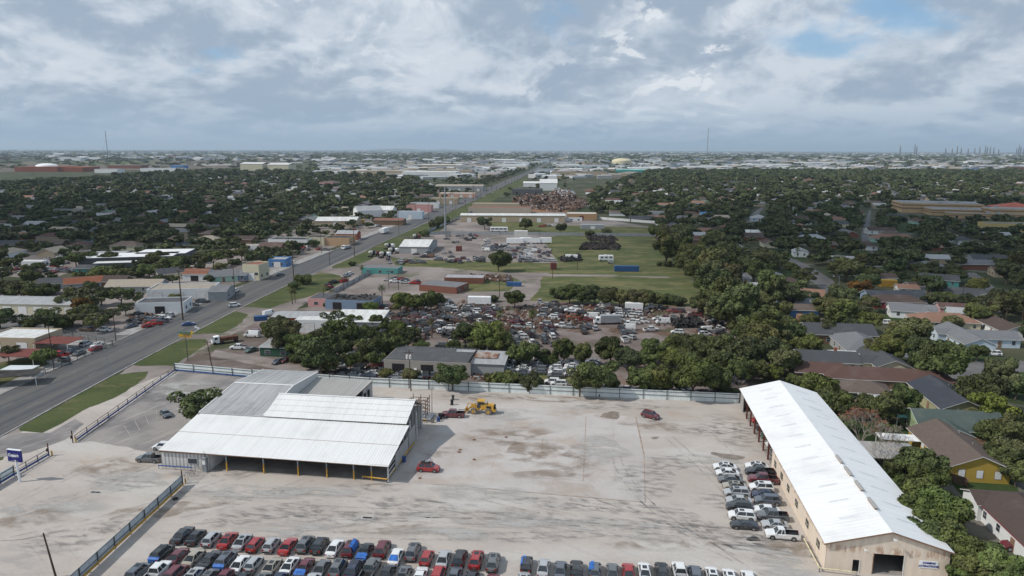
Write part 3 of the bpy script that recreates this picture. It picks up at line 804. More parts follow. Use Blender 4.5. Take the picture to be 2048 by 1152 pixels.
def f(m):
    m.box(-73.9, -73.1, 114.3, 114.9, 0, 2.9, 'pole_grey'); m.cyl((-73.5, 114.6, 2.9), (-73.5, 114.6, 4.1), .05, .05, 'pole_grey')
    m.box(-73.8, -73.2, 114.2, 114.28, 1.6, 2.4, 'trim_white')
g = MB(); f(g); tag(g.obj('electrical_cabinet', rz=-YA), 'tall grey electrical cabinet standing by the shed front window', 'electrical cabinet')

# guard rails
def rail(name, pts, mat, h, label, post='pole_grey', r=.13, step=3.2, group='guard rails round the buildings', extra=()):
    root = thing(name, label, 'guard rail', YF(*pts[0]), 0, group)
    o = YF(*pts[0])
    m = MB(); pm = MB()
    q = [YF(*p) - o for p in pts]
    for a_, b_ in zip(q, q[1:]):
        d = b_ - a_; L = d.length; t = math.atan2(d.y, d.x)
        c, s_ = math.cos(t), math.sin(t)
        m.cyl((a_.x, a_.y, h), (b_.x, b_.y, h), r, r, mat, 6)
        for e in extra: m.cyl((a_.x, a_.y, e), (b_.x, b_.y, e), r * .5, r * .5, 'rail_dark', 5)
        k = max(1, int(L / step))
        for i in range(k + 1):
            p = a_ + d * i / k; pp = MB()
            pp.cyl((p.x, p.y, 0), (p.x, p.y, max([h] + list(extra))), .07, .07, post, 6); pp.obj('post', root)
    m.obj('rail', root)
    return root
LP_ = lambda *q: [LF(G(u, v)) for u, v in q]
rail('guard_rail', LP_((725, 960), (774, 966), (829, 891)), 'yellow_paint', .75, 'yellow guard rail wrapping the open right front corner of the shed', r=.13)
rail('guard_rail', LP_((806, 866), (821, 846), (853, 846)), 'yellow_paint', .8, 'yellow guard rail below the rusty scaffold rack', r=.13)
rail('guard_rail', [(-83, 114.5), (-76.2, 114.5)], 'blue_beam', .75, 'blue guard rail in front of the ribbed wall with the window', r=.13)
rail('guard_rail', [(32.2, 104.5), (32.3, 96.6), (37.2, 96.2)], 'pale_yellow', .7, 'cream guard rail at the near corner of the long tan building', r=.10)

# rusty rack beside the shed
rk = thing('steel_rack', 'rusty steel storage rack standing on a trailer at the shed end', 'storage rack', YF(-6.2, 3.6), -YA)
m = MB()
for aa in (-36.2, -34.4, -32.4):
    for bb in (141.2, 143, 144.8): m.box(aa, aa + .12, bb, bb + .12, .5, 4.6 + rnd.random() * .6, 'rust_steel')
for z in (1.5, 2.4, 3.3, 4.2):
    for bb in (141.2, 143, 144.8): m.box(-36.2, -32.3, bb, bb + .1, z, z + .1, 'rust_steel')
    for aa in (-36.2, -34.4, -32.4): m.box(aa, aa + .1, 141.2, 144.9, z, z + .1, 'rust_steel')
for i in range(30):
    x, y, z = -36 + rnd.random() * 3.4, 141.4 + rnd.random() * 3, rnd.choice((1.6, 2.5, 3.4, 4.3)); m.cyl((x, y, z), (x + rnd.uniform(-1, 1), y + rnd.uniform(-1, 1), z + .3), .05, .05, 'rust_steel', 4)
m.obj('frame', rk)
m = MB(); m.box(-36.6, -31.2, 140.9, 145.2, .35, .6, 'galvanised'); m.obj('deck', rk)
m = MB(); m.cyl((-32.0, 145.6, 0), (-31.9, 145.6, 6.6), .09, .06, 'rust_steel', 6); m.obj('mast', rk)
m = MB(); m.cyl((-30.6, 140.3, .35), (-30.6, 140.75, .35), .4, .4, 'dusty_tyre', 10); m.obj('wheel', rk)

# ------------------------------------------------------------ long tan building on the right
lb = thing('long_gabled_shed', 'long tan metal building with a bright white gabled roof and open carport end', 'warehouse', (0, 0, 0), -YA)
P2 = lambda n, fn, **k: P_(n, fn, par=lb, **k)
B0, B1, A0, A1, AR = 97.2, 163.5, 33.2, 49.9, 41.75
ZE, ZR = 4.45, 6.95
P2('roof', lambda m: (slab(m, [(A0 - .45, B0 - .35, ZE), (AR, B0 - .35, ZR), (AR, B1, ZR + .2), (A0 - .45, B1, ZE + .25)], .12, 'roof_white_clean', 'trim_brown'),
                      slab(m, [(AR, B0 - .35, ZR), (A1 + .4, B0 - .35, ZE - .1), (A1 + .4, B1, ZE + .1), (AR, B1, ZR + .2)], .12, 'roof_white_clean', 'trim_brown')))
def f(m):
    y = B0; k = 'wall_tan_metal'
    D0, D1, DH = 39.75, 43.8, 3.25; d0, d1, dh = 36.95, 37.85, 2.05
    zt = lambda a: ZE - .12 + (ZR - ZE) * (a - A0) / (AR - A0) if a < AR else ZR - .12 - (ZR - ZE) * (a - AR) / (A1 - AR)
    def pan(a, b_, z0):
        n = len(m.v); m.v += [(a, y, z0), (b_, y, z0), (b_, y, zt(b_)), (a, y, zt(a))]
        m.f.append((n, n + 1, n + 2, n + 3)); m.m.append(m.mi(k))
        n = len(m.v); m.v += [(a, y + .12, z0), (b_, y + .12, z0), (b_, y + .12, zt(b_)), (a, y + .12, zt(a))]
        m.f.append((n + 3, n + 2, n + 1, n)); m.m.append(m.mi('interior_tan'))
    for a, b_, z0 in ((A0, d0, 0), (d0, d1, dh), (d1, D0, 0), (D0, AR, DH), (AR, D1, DH), (D1, A1, 0)): pan(a, b_, z0)
P2('front_wall', f)
P2('side_wall', lambda m: (m.box(A0, A0 + .12, B0 + .12, 131, 0, ZE - .05, 'wall_tan_metal'), m.box(A1 - .12, A1, B0 + .12, B1, 0, ZE - .2, 'wall_tan_metal'), m.box(A0 + .1, A1, 130.9, 131, 0, ZE, 'interior_tan'),
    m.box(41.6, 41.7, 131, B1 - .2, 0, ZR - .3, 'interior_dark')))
P2('end_wall', lambda m: (m.box(A0, A0 + .15, 160.2, B1, 0, ZE + .1, 'wall_ribbed_white'), m.box(A0 + .15, A1, B1 - .15, B1, 0, ZE, 'wall_ribbed_white')))
for a_, h_, k_ in ((43.8, 3.3, 'trim_white'), (37.85, 2.1, 'trim_white'), (39.65, 3.3, 'trim_brown')): P2('door_frame', lambda m: m.box(a_, a_ + .1, B0 - .06, B0 - .003, 0, h_, k_))
P2('floor', lambda m: (m.box(A0 + .2, A1 - .2, B0 + .15, B1 - .2, 0.02, .07, 'floor_inside')))
for bb in (134.5, 138.8, 143, 147.4, 151.8, 156):
    P2('post', lambda m: m.box(A0, A0 + .28, bb, bb + .28, 0, ZE + .1, 'red_steel'))
for i, bb in enumerate((100.9, 106.8, 113.2, 118.6, 123.3, 128.3)):
    def f(m):
        m.box(A0 - .06, A0 - .003, bb - .75, bb + .75, 1.45, 2.65, 'rail_dark'); m.box(A0 - .09, A0 - .062, bb - .62, bb + .62, 1.55, 2.55, 'window_glass')
        m.box(A0 - .11, A0 - .092, bb - .03, bb + .03, 1.55, 2.55, 'pale_yellow'); m.box(A0 - .11, A0 - .092, bb - .62, bb + .62, 2.02, 2.08, 'pale_yellow')
    P2('window', f)
sl = (ZR - ZE) / (AR - A0 + .45)
for i in range(12):
    bb = 102.2 + i * 5.15
    for (a0, a1, sgn) in ((36.4, 39.2, 1), (44.4, 47.2, -1)):
        def f(m):
            z = lambda a: (ZE + sl * (a - A0 + .45) if sgn > 0 else ZR - (ZR - ZE + .1) / (A1 + .4 - AR) * (a - AR)) + (bb - B0) / (B1 - B0) * .22 + .02
            slab(m, [(a0, bb, z(a0)), (a1, bb, z(a1)), (a1, bb + .55, z(a1)), (a0, bb + .55, z(a0))], .015, 'skylight')
        P2('skylight', f)
for i, (b0, b1) in enumerate(((103.2, 106.4), (109, 112.2), (114.3, 117.4), (119.0, 122.0))):
    P2('ridge_vent', lambda m: (m.prism([(AR - .15, b0), (AR + .15, b0), (AR + .15, b1), (AR - .15, b1)], ZR, ZR + .3, 'trim_brown'), m.box(AR - .26, AR + .26, b0 - .12, b1 + .12, ZR + .3, ZR + .37, 'roof_annex')))
for q_ in ([(A0 - .5, B0 - .42, ZE + .03), (AR, B0 - .42, ZR + .03), (AR, B0 - .36, ZR + .03), (A0 - .5, B0 - .36, ZE + .03)], [(AR, B0 - .42, ZR + .03), (A1 + .45, B0 - .42, ZE - .07), (A1 + .45, B0 - .36, ZE - .07), (AR, B0 - .36, ZR + .03)]):
    P2('verge_trim', lambda m: slab(m, q_, .22, 'trim_brown'))
P2('flood_lamp', lambda m: (m.cyl((42, B0 - .02, 5.9), (42, B0 - .8, 6.1), .04, .04, 'trim_white', 5), m.box(41.8, 42.2, B0 - 1.05, B0 - .75, 5.9, 6.15, 'trim_white')))
P2('flood_lamp', lambda m: (m.cyl((38.3, B0 - .02, 3.9), (38.3, B0 - .6, 4.1), .04, .04, 'trim_white', 5), m.box(38.1, 38.5, B0 - .85, B0 - .55, 3.95, 4.15, 'trim_white')))
def text(body, size, mat, parent, loc, rot, name='lettering', italic=.0, ext=.01, bold=.012):
    cu = bpy.data.curves.new('t', 'FONT'); cu.body = body; cu.size = size; cu.align_x = 'CENTER'; cu.align_y = 'CENTER'
    cu.extrude = ext; cu.offset = bold; cu.shear = italic
    to = bpy.data.objects.new('t', cu); COL.objects.link(to)
    bpy.context.view_layer.update()
    me = bpy.data.meshes.new_from_object(to.evaluated_get(bpy.context.evaluated_depsgraph_get()))
    bpy.data.objects.remove(to)
    me.materials.clear(); me.materials.append(MATS[mat])
    o = link(name, me, parent, loc); o.rotation_euler = rot
    return o
sg = thing('wall_sign', 'white sign with blue words COMING ATTRACTIONS on the tan gable wall', 'sign', YF(47.16, B0 - .012, 0), -YA)
m = MB(); m.box(-1.25, 1.25, -.05, 0, 1.6, 2.7, 'sign_white'); m.obj('board', sg)
text('COMING', .42, 'sign_blue', sg, (0, -.06, 2.38), (R(90), 0, 0), italic=.25, bold=.02)
text('ATTRACTIONS!', .38, 'sign_blue', sg, (0, -.06, 1.9), (R(90), 0, 0), italic=.25, bold=.02)

# ------------------------------------------------------------ fences
def fence(name, pts, h, panel, label, post_step=5.4, rails=(.45, .85), beam=None, world=True, group='fences round the yard', postmat='rail_dark', railoff=-.09, z0=.35, cap=None):
    o = Vector(pts[0]) if len(pts[0]) == 3 else Vector((*pts[0], 0))
    root = thing(name, label, 'fence', o, 0, group)
    q = [Vector((p[0], p[1], 0)) - Vector((o.x, o.y, 0)) for p in pts]
    pan = MB(); rl = MB(); bm_ = MB(); npst = 0
    for a_, b_ in zip(q, q[1:]):
        d = b_ - a_; L = d.length; t = math.atan2(d.y, d.x); c, s_ = math.cos(t), math.sin(t)
        oo = (a_.x, a_.y)
        if panel: pan.box(0, L, -.03, .03, z0, h, panel, t, oo)
        for r_ in rails: rl.box(0, L, railoff - .04, railoff + .04, h * r_, h * r_ + .09, postmat, t, oo)
        if cap: rl.box(0, L, -.05, .05, h, h + .06, cap, t, oo)
        if beam: bm_.box(0, L, railoff - .16, railoff - .05, .25, .6, beam, t, oo)
        k = max(1, round(L / post_step))
        for i in range(k + (1 if b_ is q[-1] else 0)):
            p = a_ + d * i / k; pp = MB()
            pp.box(-.06, .06, railoff - .1, railoff + .03, 0, h + .05, postmat, t, (p.x, p.y)); pp.obj('post', root); npst += 1
    if panel: pan.obj('panel', root)
    if rails or cap: rl.obj('rail', root)
    if beam: bm_.obj('beam', root)
    return root
FZ = lambda u, v: tuple(G(u, v))[:2]
fence('panel_fence', [FZ(350, 742), FZ(505, 756)], 2.3, 'panel_fence', 'pale green metal panel fence behind the asphalt lot with a blue bumper beam', beam='blue_beam', z0=.05)
fence('panel_fence', [FZ(505, 756), FZ(740, 773), FZ(1100, 789), FZ(1478, 806)], 2.4, 'panel_fence', 'long pale green metal panel fence along the back of the yard', z0=.0)
fence('pipe_fence', [FZ(150, 884), FZ(350, 742)], 1.45, None, 'open pipe fence with blue bumper beam between the road verge and the lot', post_step=4.4, rails=(.55, .96), beam='blue_beam')
fence('pipe_fence', [FZ(28, 952), FZ(97, 912)], 1.5, None, 'short open pipe fence with blue beam right of the blue sign', post_step=3, rails=(.5, .95), beam='blue_beam')
fence('panel_fence', [FZ(-60, 1005), FZ(28, 952)], 2.1, 'panel_fence', 'pale panel fence with a blue beam at the left picture edge', post_step=4, beam='blue_beam')
fence('panel_fence', [FZ(120, 1200), FZ(365, 972)], 2.1, 'fence_grey_panel', 'blue-grey panel fence with a yellow beam crossing the near yard', post_step=4.1, beam='yellow_paint', rails=(.45, .97))
for (u, v, l) in ((365, 968, 'rusty gate post at the far end of the blue-grey panel fence'), (98, 912, 'orange gate post at the end of the fence by the blue sign'), (146, 886, 'orange gate post at the near end of the roadside pipe fence')):
    p = G(u, v); m = MB(); m.cyl((0, 0, 0), (0, 0, 2.7), .11, .11, 'rust_steel', 8); m.cyl((.5, .2, 0), (.5, .2, 1.0), .14, .14, 'yellow_paint', 8); m.box(-.3, -.1, -.2, .2, 1.0, 1.6, 'black_plastic')
    tag(m.obj('gate_post', loc=p), l, 'gate post', 'gate posts')
# swing gate between fence and shed
p0, p1 = G(370, 968), G(408, 938)
gt = thing('yard_gate', 'thin wire-braced swing gate between the panel fence and the shed', 'gate', p0, math.atan2(p1.y - p0.y, p1.x - p0.x))
L = (p1 - p0).length; m = MB()
for z in (.25, 1.9): m.cyl((0, 0, z), (L, 0, z), .04, .04, 'galvanised', 5)
for i in range(7): m.cyl((L * i / 6, 0, .25), (L * i / 6, 0, 1.9), .035, .035, 'galvanised', 5)
m.obj('frame', gt); m = MB()
for i in range(6): m.cyl((L * i / 6, 0, .25 if i % 2 else 1.9), (L * (i + 1) / 6, 0, 1.9 if i % 2 else .25), .025, .025, 'rust_steel', 4)
m.obj('brace', gt)

# ------------------------------------------------------------ blue sign on a white pole
p = G(40, 964)
sg = thing('pole_sign', 'square dark blue sign with white lettering on a thick white pole', 'sign', p, R(-12))
m = MB(); m.cyl((0, 0, 0), (-.2, 0, 4.4), .2, .2, 'white_paint', 12); m.obj('pole', sg)
m = MB(); m.box(-1.75, 1.15, -.16, .16, 4.0, 6.25, 'sign_blue'); m.obj('board', sg)
m = MB(); m.box(-1.8, 1.2, -.2, .2, 6.25, 6.34, 'sign_white'); m.obj('board_trim', sg)
text('Copart', .78, 'sign_white', sg, (-.5, -.18, 5.25), (R(90), 0, 0), italic=.12, bold=.03)
m = MB()
for i in range(26):
    t0, t1 = 6.283 * i / 26, 6.283 * (i + 1) / 26
    if .0 < i < 3: continue
    m.cyl((.0 + .72 * math.cos(t0), -.165, 5.25 + .33 * math.sin(t0)), (.0 + .72 * math.cos(t1), -.165, 5.25 + .33 * math.sin(t1)), .02, .02, 'galvanised', 4)
m.obj('emblem_ring', sg)
m = MB(); m.box(-1.15, .45, -.175, -.162, 4.12, 4.22, 'galvanised'); m.obj('small_text_line', sg)

# yellow and green pole sign with an arrow
p = G(376, 722)
sg = thing('pole_sign', 'yellow and green roadside sign with a yellow arrow on a dark pole', 'sign', p, R(-8))
zt = ZAT(372, 664, p.y)
m = MB(); m.cyl((0, 0, 0), (-.1, 0, zt + .2), .12, .1, 'rail_dark', 8); m.obj('pole', sg)
m = MB(); m.box(-2.0, 1.6, -.15, .15, zt - 1.6, zt - .55, 'sign_yellow'); m.obj('board', sg)
m = MB(); m.box(-2.1, 1.6, -.18, .18, zt - .5, zt + .1, 'sign_green'); m.obj('top_board', sg)
m = MB()
n = len(m.v); m.v += [(1.65, -.12, zt + .3), (2.6, -.12, zt - .1), (1.65, -.12, zt - .7), (1.65, .12, zt + .3), (2.6, .12, zt - .1), (1.65, .12, zt - .7)]
for f_ in ((0, 2, 1), (3, 4, 5), (0, 1, 4, 3), (1, 2, 5, 4), (2, 0, 3, 5)): m.f.append(tuple(n + i for i in f_)); m.m.append(m.mi('sign_yellow'))
m.obj('arrow', sg)
m = MB(); m.box(-.9, 1.4, -.17, -.155, zt - .8, zt - .62, 'rust_steel'); m.box(-.8, 1.4, -.17, -.155, zt - 1.05, zt - .92, 'rail_dark'); m.box(-1.8, 1.3, -.17, -.155, zt - 1.42, zt - 1.25, 'trim_brown'); m.obj('faded_text_line', sg)
# ------------------------------------------------------------ vehicles
COLS = dict(white=(.78, .78, .77), silver=(.42, .43, .44), grey=(.13, .135, .14), slate=(.10, .115, .14), black=(.014, .015, .017), red=(.36, .018, .018),
            maroon=(.13, .012, .022), navy=(.012, .02, .055), blue=(.02, .07, .26), champagne=(.38, .34, .27), tan=(.34, .28, .20), green=(.03, .09, .06), teal=(.03, .22, .20),
            yellow=(.55, .30, .03), orange=(.55, .13, .03), cream=(.62, .58, .46), rust=(.16, .07, .04), brown=(.12, .08, .05))
#            length width  belt  roof  hood  xw0   xr0   xr1   xw1   kind
CARS = dict(
    sedan=(4.85, 1.84, .95, 1.42, .90, 1.30, .45, -.80, -1.80),
    coupe=(4.75, 1.90, .90, 1.28, .84, 1.05, .25, -.80, -1.75),
    hatch=(4.15, 1.76, 1.02, 1.50, .96, 1.15, .50, -1.45, -1.90),
    suv=(4.75, 1.92, 1.12, 1.74, 1.06, 1.25, .65, -1.75, -2.15),
    pickup=(5.75, 1.98, 1.18, 1.86, 1.12, 1.35, .75, -.75, -.95),
    workpickup=(5.6, 1.98, 1.15, 1.84, 1.10, 1.35, .75, -.15, -.30),
    van=(5.6, 2.0, 1.30, 2.25, 1.15, 1.95, 1.35, -2.60, -2.72),
    limo=(5.3, 1.95, .94, 1.40, .90, 1.15, .60, -.95, -1.45))
def car_geo(kind, paint, wreck=0, seed=0):
    L, W, zb, zr, zh, xw0, xr0, xr1, xw1 = CARS[kind]
    q = random.Random(seed)
    hw = W / 2; x0, x1 = L / 2, -L / 2
    bed = kind in ('pickup', 'workpickup')
    parts = {}
    m = MB()
    tail = zb if kind in ('suv', 'hatch', 'van') or bed else zb - .02
    st = [(x0, zh - .34, .70), (x0 - .10, zh - .20, .84), (x0 - .35, zh - .09, .95), (xw0 + .55, zh - .02, 1), (xw0, zb, 1), (.0, zb, 1), (xw1, zb, 1)]
    if bed: st += [(xw1 - .06, zb + .02, 1, 'b'), (x1 + .12, zb + .02, .99, 'b'), (x1 + .06, zb, .98), (x1, zb - .35, .96)]
    else: st += [(x1 + .35, tail - .01, .97), (x1 + .10, tail - .08, .93), (x1, tail - .32, .86)]
    rings = []
    for s_ in st:
        x, z, k = s_[:3]; w_ = hw * k; b_ = len(s_) > 3
        if b_: half = [(w_ * .93, .26), (w_, .46), (w_, z), (w_ * .89, z), (w_ * .885, .78), (0, .78)]
        else: half = [(w_ * .93, .26), (w_, .46), (w_, z - .14), (w_ * .93, z - .02), (w_ * .5, z + .01), (0, z + .02)]
        if wreck: half = [(a, b2 + (q.uniform(-.10, .05) * wreck if b2 > .6 else 0)) for a, b2 in half]
        rings.append([(x, -a, b2) for a, b2 in half] + [(x, a, b2) for a, b2 in reversed(half[:-1])])
    def mt(i, j):
        if bed and st[i][0] <= xw1 - .05 and i < len(st) - 3 and j in (3, 4, 5, 6): return 'black_plastic'
        if wreck > 1 and i in (2, 3) and j in (2, 3, 4, 5, 6, 7): return 'engine_bay'
        return paint
    m.loft(rings, mt)
    # roof slab and pillars
    iw = .66; rw = hw * iw; bw = hw * .90
    t = .05
    m.prism([(xr0 + .08, -rw), (xr0 + .08, rw), (xr1 - .05, rw), (xr1 - .05, -rw)], zr - t, zr, paint)
    m.prism([(xr0 - .1, -rw * .8), (xr0 - .1, rw * .8), (xr1 + .1, rw * .8), (xr1 + .1, -rw * .8)], zr - .01, zr + .025, paint)
    for sd in (-1, 1):
        for (xa, xb) in ((xw0 - .05, xr0), (xw1 + .08, xr1 - .0), ((xw0 + xw1) / 2 - .1, (xr0 + xr1) / 2 - .08)):
            m.cyl((xa, sd * (bw + .005), zb - .03), (xb, sd * (rw + .01), zr - .03), .065, .055, paint, 4, False)
        if kind == 'van':
            m.poly([(xw1 + 0, sd * (bw + .02), zb), (.9, sd * (bw + .02), zb), (.9, sd * (rw + .03), zr - .02), (xr1, sd * (rw + .03), zr - .02)], paint)
        m.box(xw0 - .25, xw0 - .08, sd * (hw + .02) - .08, sd * (hw + .02) + .08, zb - .02, zb + .12, paint)
    if kind == 'van': m.poly([(xw1 - .02, -bw, zb), (xw1 - .02, bw, zb), (xr1 - .06, rw, zr), (xr1 - .06, -rw, zr)], paint)
    # arches, sills and bumpers
    wb0, wb1 = x0 - L * .185, x1 + L * .205
    wr = .34 if not bed and kind != 'suv' else .39
    for sd in (-1, 1):
        for xx in (wb0, wb1):
            m.cyl((xx, sd * (hw - .12), wr + .02), (xx, sd * (hw + .006), wr + .02), wr + .07, wr + .07, 'black_plastic', 12)  # black discs painted in for the shaded hollows of the wheel arches
    m.box(x1 - .03, x1 + .05, -hw * .82, hw * .82, .32, .52, 'black_plastic' if kind in ('suv', 'hatch') else ('rim_metal' if bed else paint))
    m.box(x0 - .02, x0 + .03, -hw * .70, hw * .70, .32, .50, 'black_plastic')
    m.box(x1 - .045, x1 - .028, -.26, .26, .56 if not bed else .38, .68 if not bed else .5, 'rim_metal')
    parts['body'] = m
    g = MB(); zt = zr - t
    gz = zb - .02
    gl = 'engine_bay' if wreck > 1 else 'car_glass'  # missing windows are dark sheets standing in for the shaded cabin
    A = [(xw0, -bw * .93, gz), (xw0, bw * .93, gz), (xr0, rw * .97, zt), (xr0, -rw * .97, zt)]
    B = [(xw1, -bw * .93, gz), (xw1, bw * .93, gz), (xr1, rw * .97, zt), (xr1, -rw * .97, zt)]
    g.poly([A[1], A[0], A[3], A[2]], gl); g.poly([B[0], B[1], B[2], B[3]], gl)
    g.poly([(xw0, bw, gz), (xr0, rw, zt), (xr1, rw, zt), (xw1, bw, gz)], gl)
    g.poly([(xw0, -bw, gz), (xw1, -bw, gz), (xr1, -rw, zt), (xr0, -rw, zt)], gl)
    if kind in ('suv', 'sedan') and seed % 3 == 0: g.box(xr0 - 1.0, xr0 - .15, -rw * .6, rw * .6, zr + .026, zr + .04, 'car_glass')
    parts['windows'] = g
    ws = []
    for xx in (wb0, wb1):
        for sd in (-1, 1):
            if wreck > 1 and q.random() < .6: continue
            wm = MB(); wm.cyl((0, -.11, 0), (0, .11, 0), wr, wr, 'tyre_rubber', 14); wm.cyl((0, -.125, 0), (0, .125, 0), wr * .62, wr * .62, 'rim_metal', 10)
            wm.cyl((0, -.13, 0), (0, .13, 0), wr * .2, wr * .2, 'black_plastic', 6)
            ws.append((wm, (xx, sd * (hw - .08), wr)))
    parts['wheel'] = ws
    ls = []
    for sd in (-1, 1):
        a = MB(); a.box(x0 - .20, x0 - .03, sd * hw * .62 - .2, sd * hw * .62 + .17, zh - .42, zh - .27, 'headlamp'); ls.append(('headlight', a))
        a = MB(); zz = tail - (.30 if kind in ('sedan', 'coupe', 'limo') else .42)
        a.box(x1 - .015, x1 + .14, sd * hw * .72 - .14, sd * hw * .72 + .14, zz, zz + .13 + (.16 if kind in ('suv', 'van', 'hatch') or bed else 0), 'taillamp'); ls.append(('taillight', a))
    parts['lights'] = ls
    return parts
_cg = {}
def car_parts(kind, var):
    k = (kind, var)
    if k not in _cg:
        p = car_geo(kind, 'car_paint', 0, var)
        _cg[k] = [('body', p['body'].mesh('body_' + kind), None), ('windows', p['windows'].mesh('windows_' + kind), None)]
        for wm, loc in p['wheel'][:1]: wme = wm.mesh('wheel')
        _cg[k] += [('wheel', wme, loc) for wm, loc in p['wheel']]
        _cg[k] += [(n, a.mesh(n), None) for n, a in p['lights']]
    return _cg[k]
def car(pos, rz, kind, color, label, group, name='parked_car', cat=None, var=0):
    cats = dict(sedan='car', coupe='car', hatch='car', suv='suv', pickup='pickup truck', workpickup='pickup truck', van='van', limo='car')
    root = thing(name, label, cat or cats[kind], pos, rz, group)
    root.scale = (rnd.uniform(.88, .96), rnd.uniform(.89, .94), rnd.uniform(.88, .97))
    c = COLS[color] if isinstance(color, str) else color
    for n, me, loc in car_parts(kind, var):
        o = link(n, me, root, loc); o.color = (*c, 1)
    return root
_sg = {}
def one_mesh_car(kind, wreck, var):
    k = (kind, wreck, var)
    if k not in _sg:
        p = car_geo(kind, 'dull_paint', wreck, var * 7 + 1)
        m = p['body']
        def add(s):
            n = len(m.v); m.v += s.v
            for f_, mi in zip(s.f, s.m): m.f.append(tuple(n + i for i in f_)); m.m.append(m.mi(s.names[mi]))
        add(p['windows'])
        for wm, loc in p['wheel']:
            wm.v = [(a + loc[0], b_ + loc[1], c_ + loc[2]) for a, b_, c_ in wm.v]; add(wm)
        for n_, a in p['lights']: add(a)
        _sg[k] = m.mesh('car_' + kind)
    return _sg[k]
def small_car(pos, rz, kind, color, label, group, name='parked_car', wreck=0, var=0, tilt=0):
    cats = dict(sedan='car', coupe='car', hatch='car', suv='suv', pickup='pickup truck', workpickup='pickup truck', van='van', limo='car')
    c_ = COLS[color] if isinstance(color, str) else color
    if group and 'scrap' in group: c_ = tuple(x * .8 + .012 for x in c_) if color not in ('red', 'orange', 'yellow') else tuple(x * .5 + .02 for x in c_)
    o = link(name, one_mesh_car(kind, wreck, var), None, pos, rz, c_)
    o.scale = (.93, .93, .93)
    if tilt: o.rotation_euler = (tilt, tilt * .6, rz)
    return tag(o, label, cats[kind], group)
KN = dict(sedan='sedan', coupe='coupe', hatch='hatchback', suv='SUV', pickup='pickup truck', workpickup='single-cab pickup', van='van', limo='long classic sedan')
CN = dict(champagne='champagne', slate='slate blue', tan='tan', green='dark green')

# rows of the near lot; rear ends face the camera
HEAD = R(90) - R(6.5)
rowA = [(365, 1067, 'limo', 'black'), (392, 1072, 'sedan', 'black'), (423, 1076, 'hatch', 'silver'), (456, 1078, 'sedan', 'red'), (485, 1081, 'sedan', 'silver'), (511, 1087, 'hatch', 'red'),
        (543, 1088, 'hatch', 'silver'), (576, 1089, 'coupe', 'red'), (611, 1086, 'suv', 'grey'), (640, 1089, 'suv', 'black'), (670, 1093, 'sedan', 'white'), (701, 1095, 'suv', 'maroon'),
        (731, 1100, 'sedan', 'black'), (765, 1096, 'suv', 'maroon'), (792, 1111, 'sedan', 'white'), (826, 1101, 'suv', 'grey'), (854, 1114, 'hatch', 'red'), (887, 1115, 'sedan', 'silver'), (920, 1115, 'suv', 'black'),
        (953, 1117, 'suv', 'red'), (986, 1122, 'suv', 'grey')]
rowB = [(1053, 1127, 'hatch', 'black'), (1087, 1133, 'sedan', 'silver'), (1121, 1137, 'sedan', 'slate'), (1153, 1137, 'suv', 'black'), (1190, 1138, 'hatch', 'slate'), (1225, 1142, 'sedan', 'grey'),
        (1257, 1143, 'sedan', 'red'), (1289, 1141, 'sedan', 'white'), (1324, 1142, 'suv', 'black'), (1360, 1145, 'pickup', 'white'), (1391, 1148, 'suv', 'slate'), (1425, 1150, 'sedan', 'white'), (1460, 1153, 'sedan', 'white'), (1498, 1157, 'sedan', 'white')]
rowC = [(324, 1105, 'suv', 'black'), (355, 1110, 'sedan', 'maroon'), (388, 1113, 'sedan', 'champagne'), (420, 1117, 'limo', 'black'), (452, 1119, 'suv', 'slate'), (480, 1125, 'sedan', 'white'), (508, 1126, 'hatch', 'silver'),
        (544, 1131, 'sedan', 'champagne'), (580, 1128, 'sedan', 'white'), (610, 1132, 'sedan', 'maroon'), (643, 1134, 'sedan', 'grey'), (676, 1134, 'suv', 'grey'), (709, 1136, 'suv', 'navy'), (741, 1137, 'pickup', 'grey'),
        (774, 1145, 'sedan', 'black'), (807, 1147, 'sedan', 'grey'), (840, 1149, 'coupe', 'white'), (876, 1149, 'suv', 'red'), (909, 1150, 'sedan', 'slate'), (943, 1155, 'sedan', 'black')]
rowD = [(276, 1143, 'suv', 'slate'), (314, 1144, 'pickup', 'white'), (350, 1146, 'suv', 'maroon'), (386, 1150, 'sedan', 'silver'), (417, 1153, 'sedan', 'grey'), (450, 1152, 'sedan', 'maroon'), (485, 1158, 'sedan', 'black'), (523, 1160, 'sedan', 'grey'),
        (557, 1159, 'hatch', 'navy'), (590, 1166, 'sedan', 'black'), (623, 1164, 'suv', 'silver'), (985, 1164, 'sedan', 'maroon'), (1047, 1160, 'sedan', 'silver')]
def place_row(row, where, grp, z=.75):
    for i, (u, v, k, c) in enumerate(row):
        p = G(u, v, z); p.z = .04
        car(p, HEAD + rnd.uniform(-.03, .03), k, c, '%s %s, %s from the left %s' % (CN.get(c, c), KN[k], ORD[i], where), grp, var=i % 4)
place_row(rowA, 'in the long rear row of parked cars', 'cars parked in rows in the near yard')
place_row(rowC, 'in the middle row of parked cars', 'cars parked in rows in the near yard')
place_row(rowD, 'in the front row cut by the frame', 'cars parked in rows in the near yard')
place_row(rowB, 'in the row right of the gap', 'cars parked in rows in the near yard')
col1 = [(1450, 932, 'sedan', 'white'), (1455, 944, 'sedan', 'white'), (1461, 958, 'sedan', 'grey'), (1470, 971, 'sedan', 'champagne'), (1474, 984, 'suv', 'silver'), (1478, 999, 'sedan', 'silver'), (1479, 1013, 'suv', 'black'),
        (1484, 1030, 'suv', 'white'), (1489, 1048, 'coupe', 'black')]
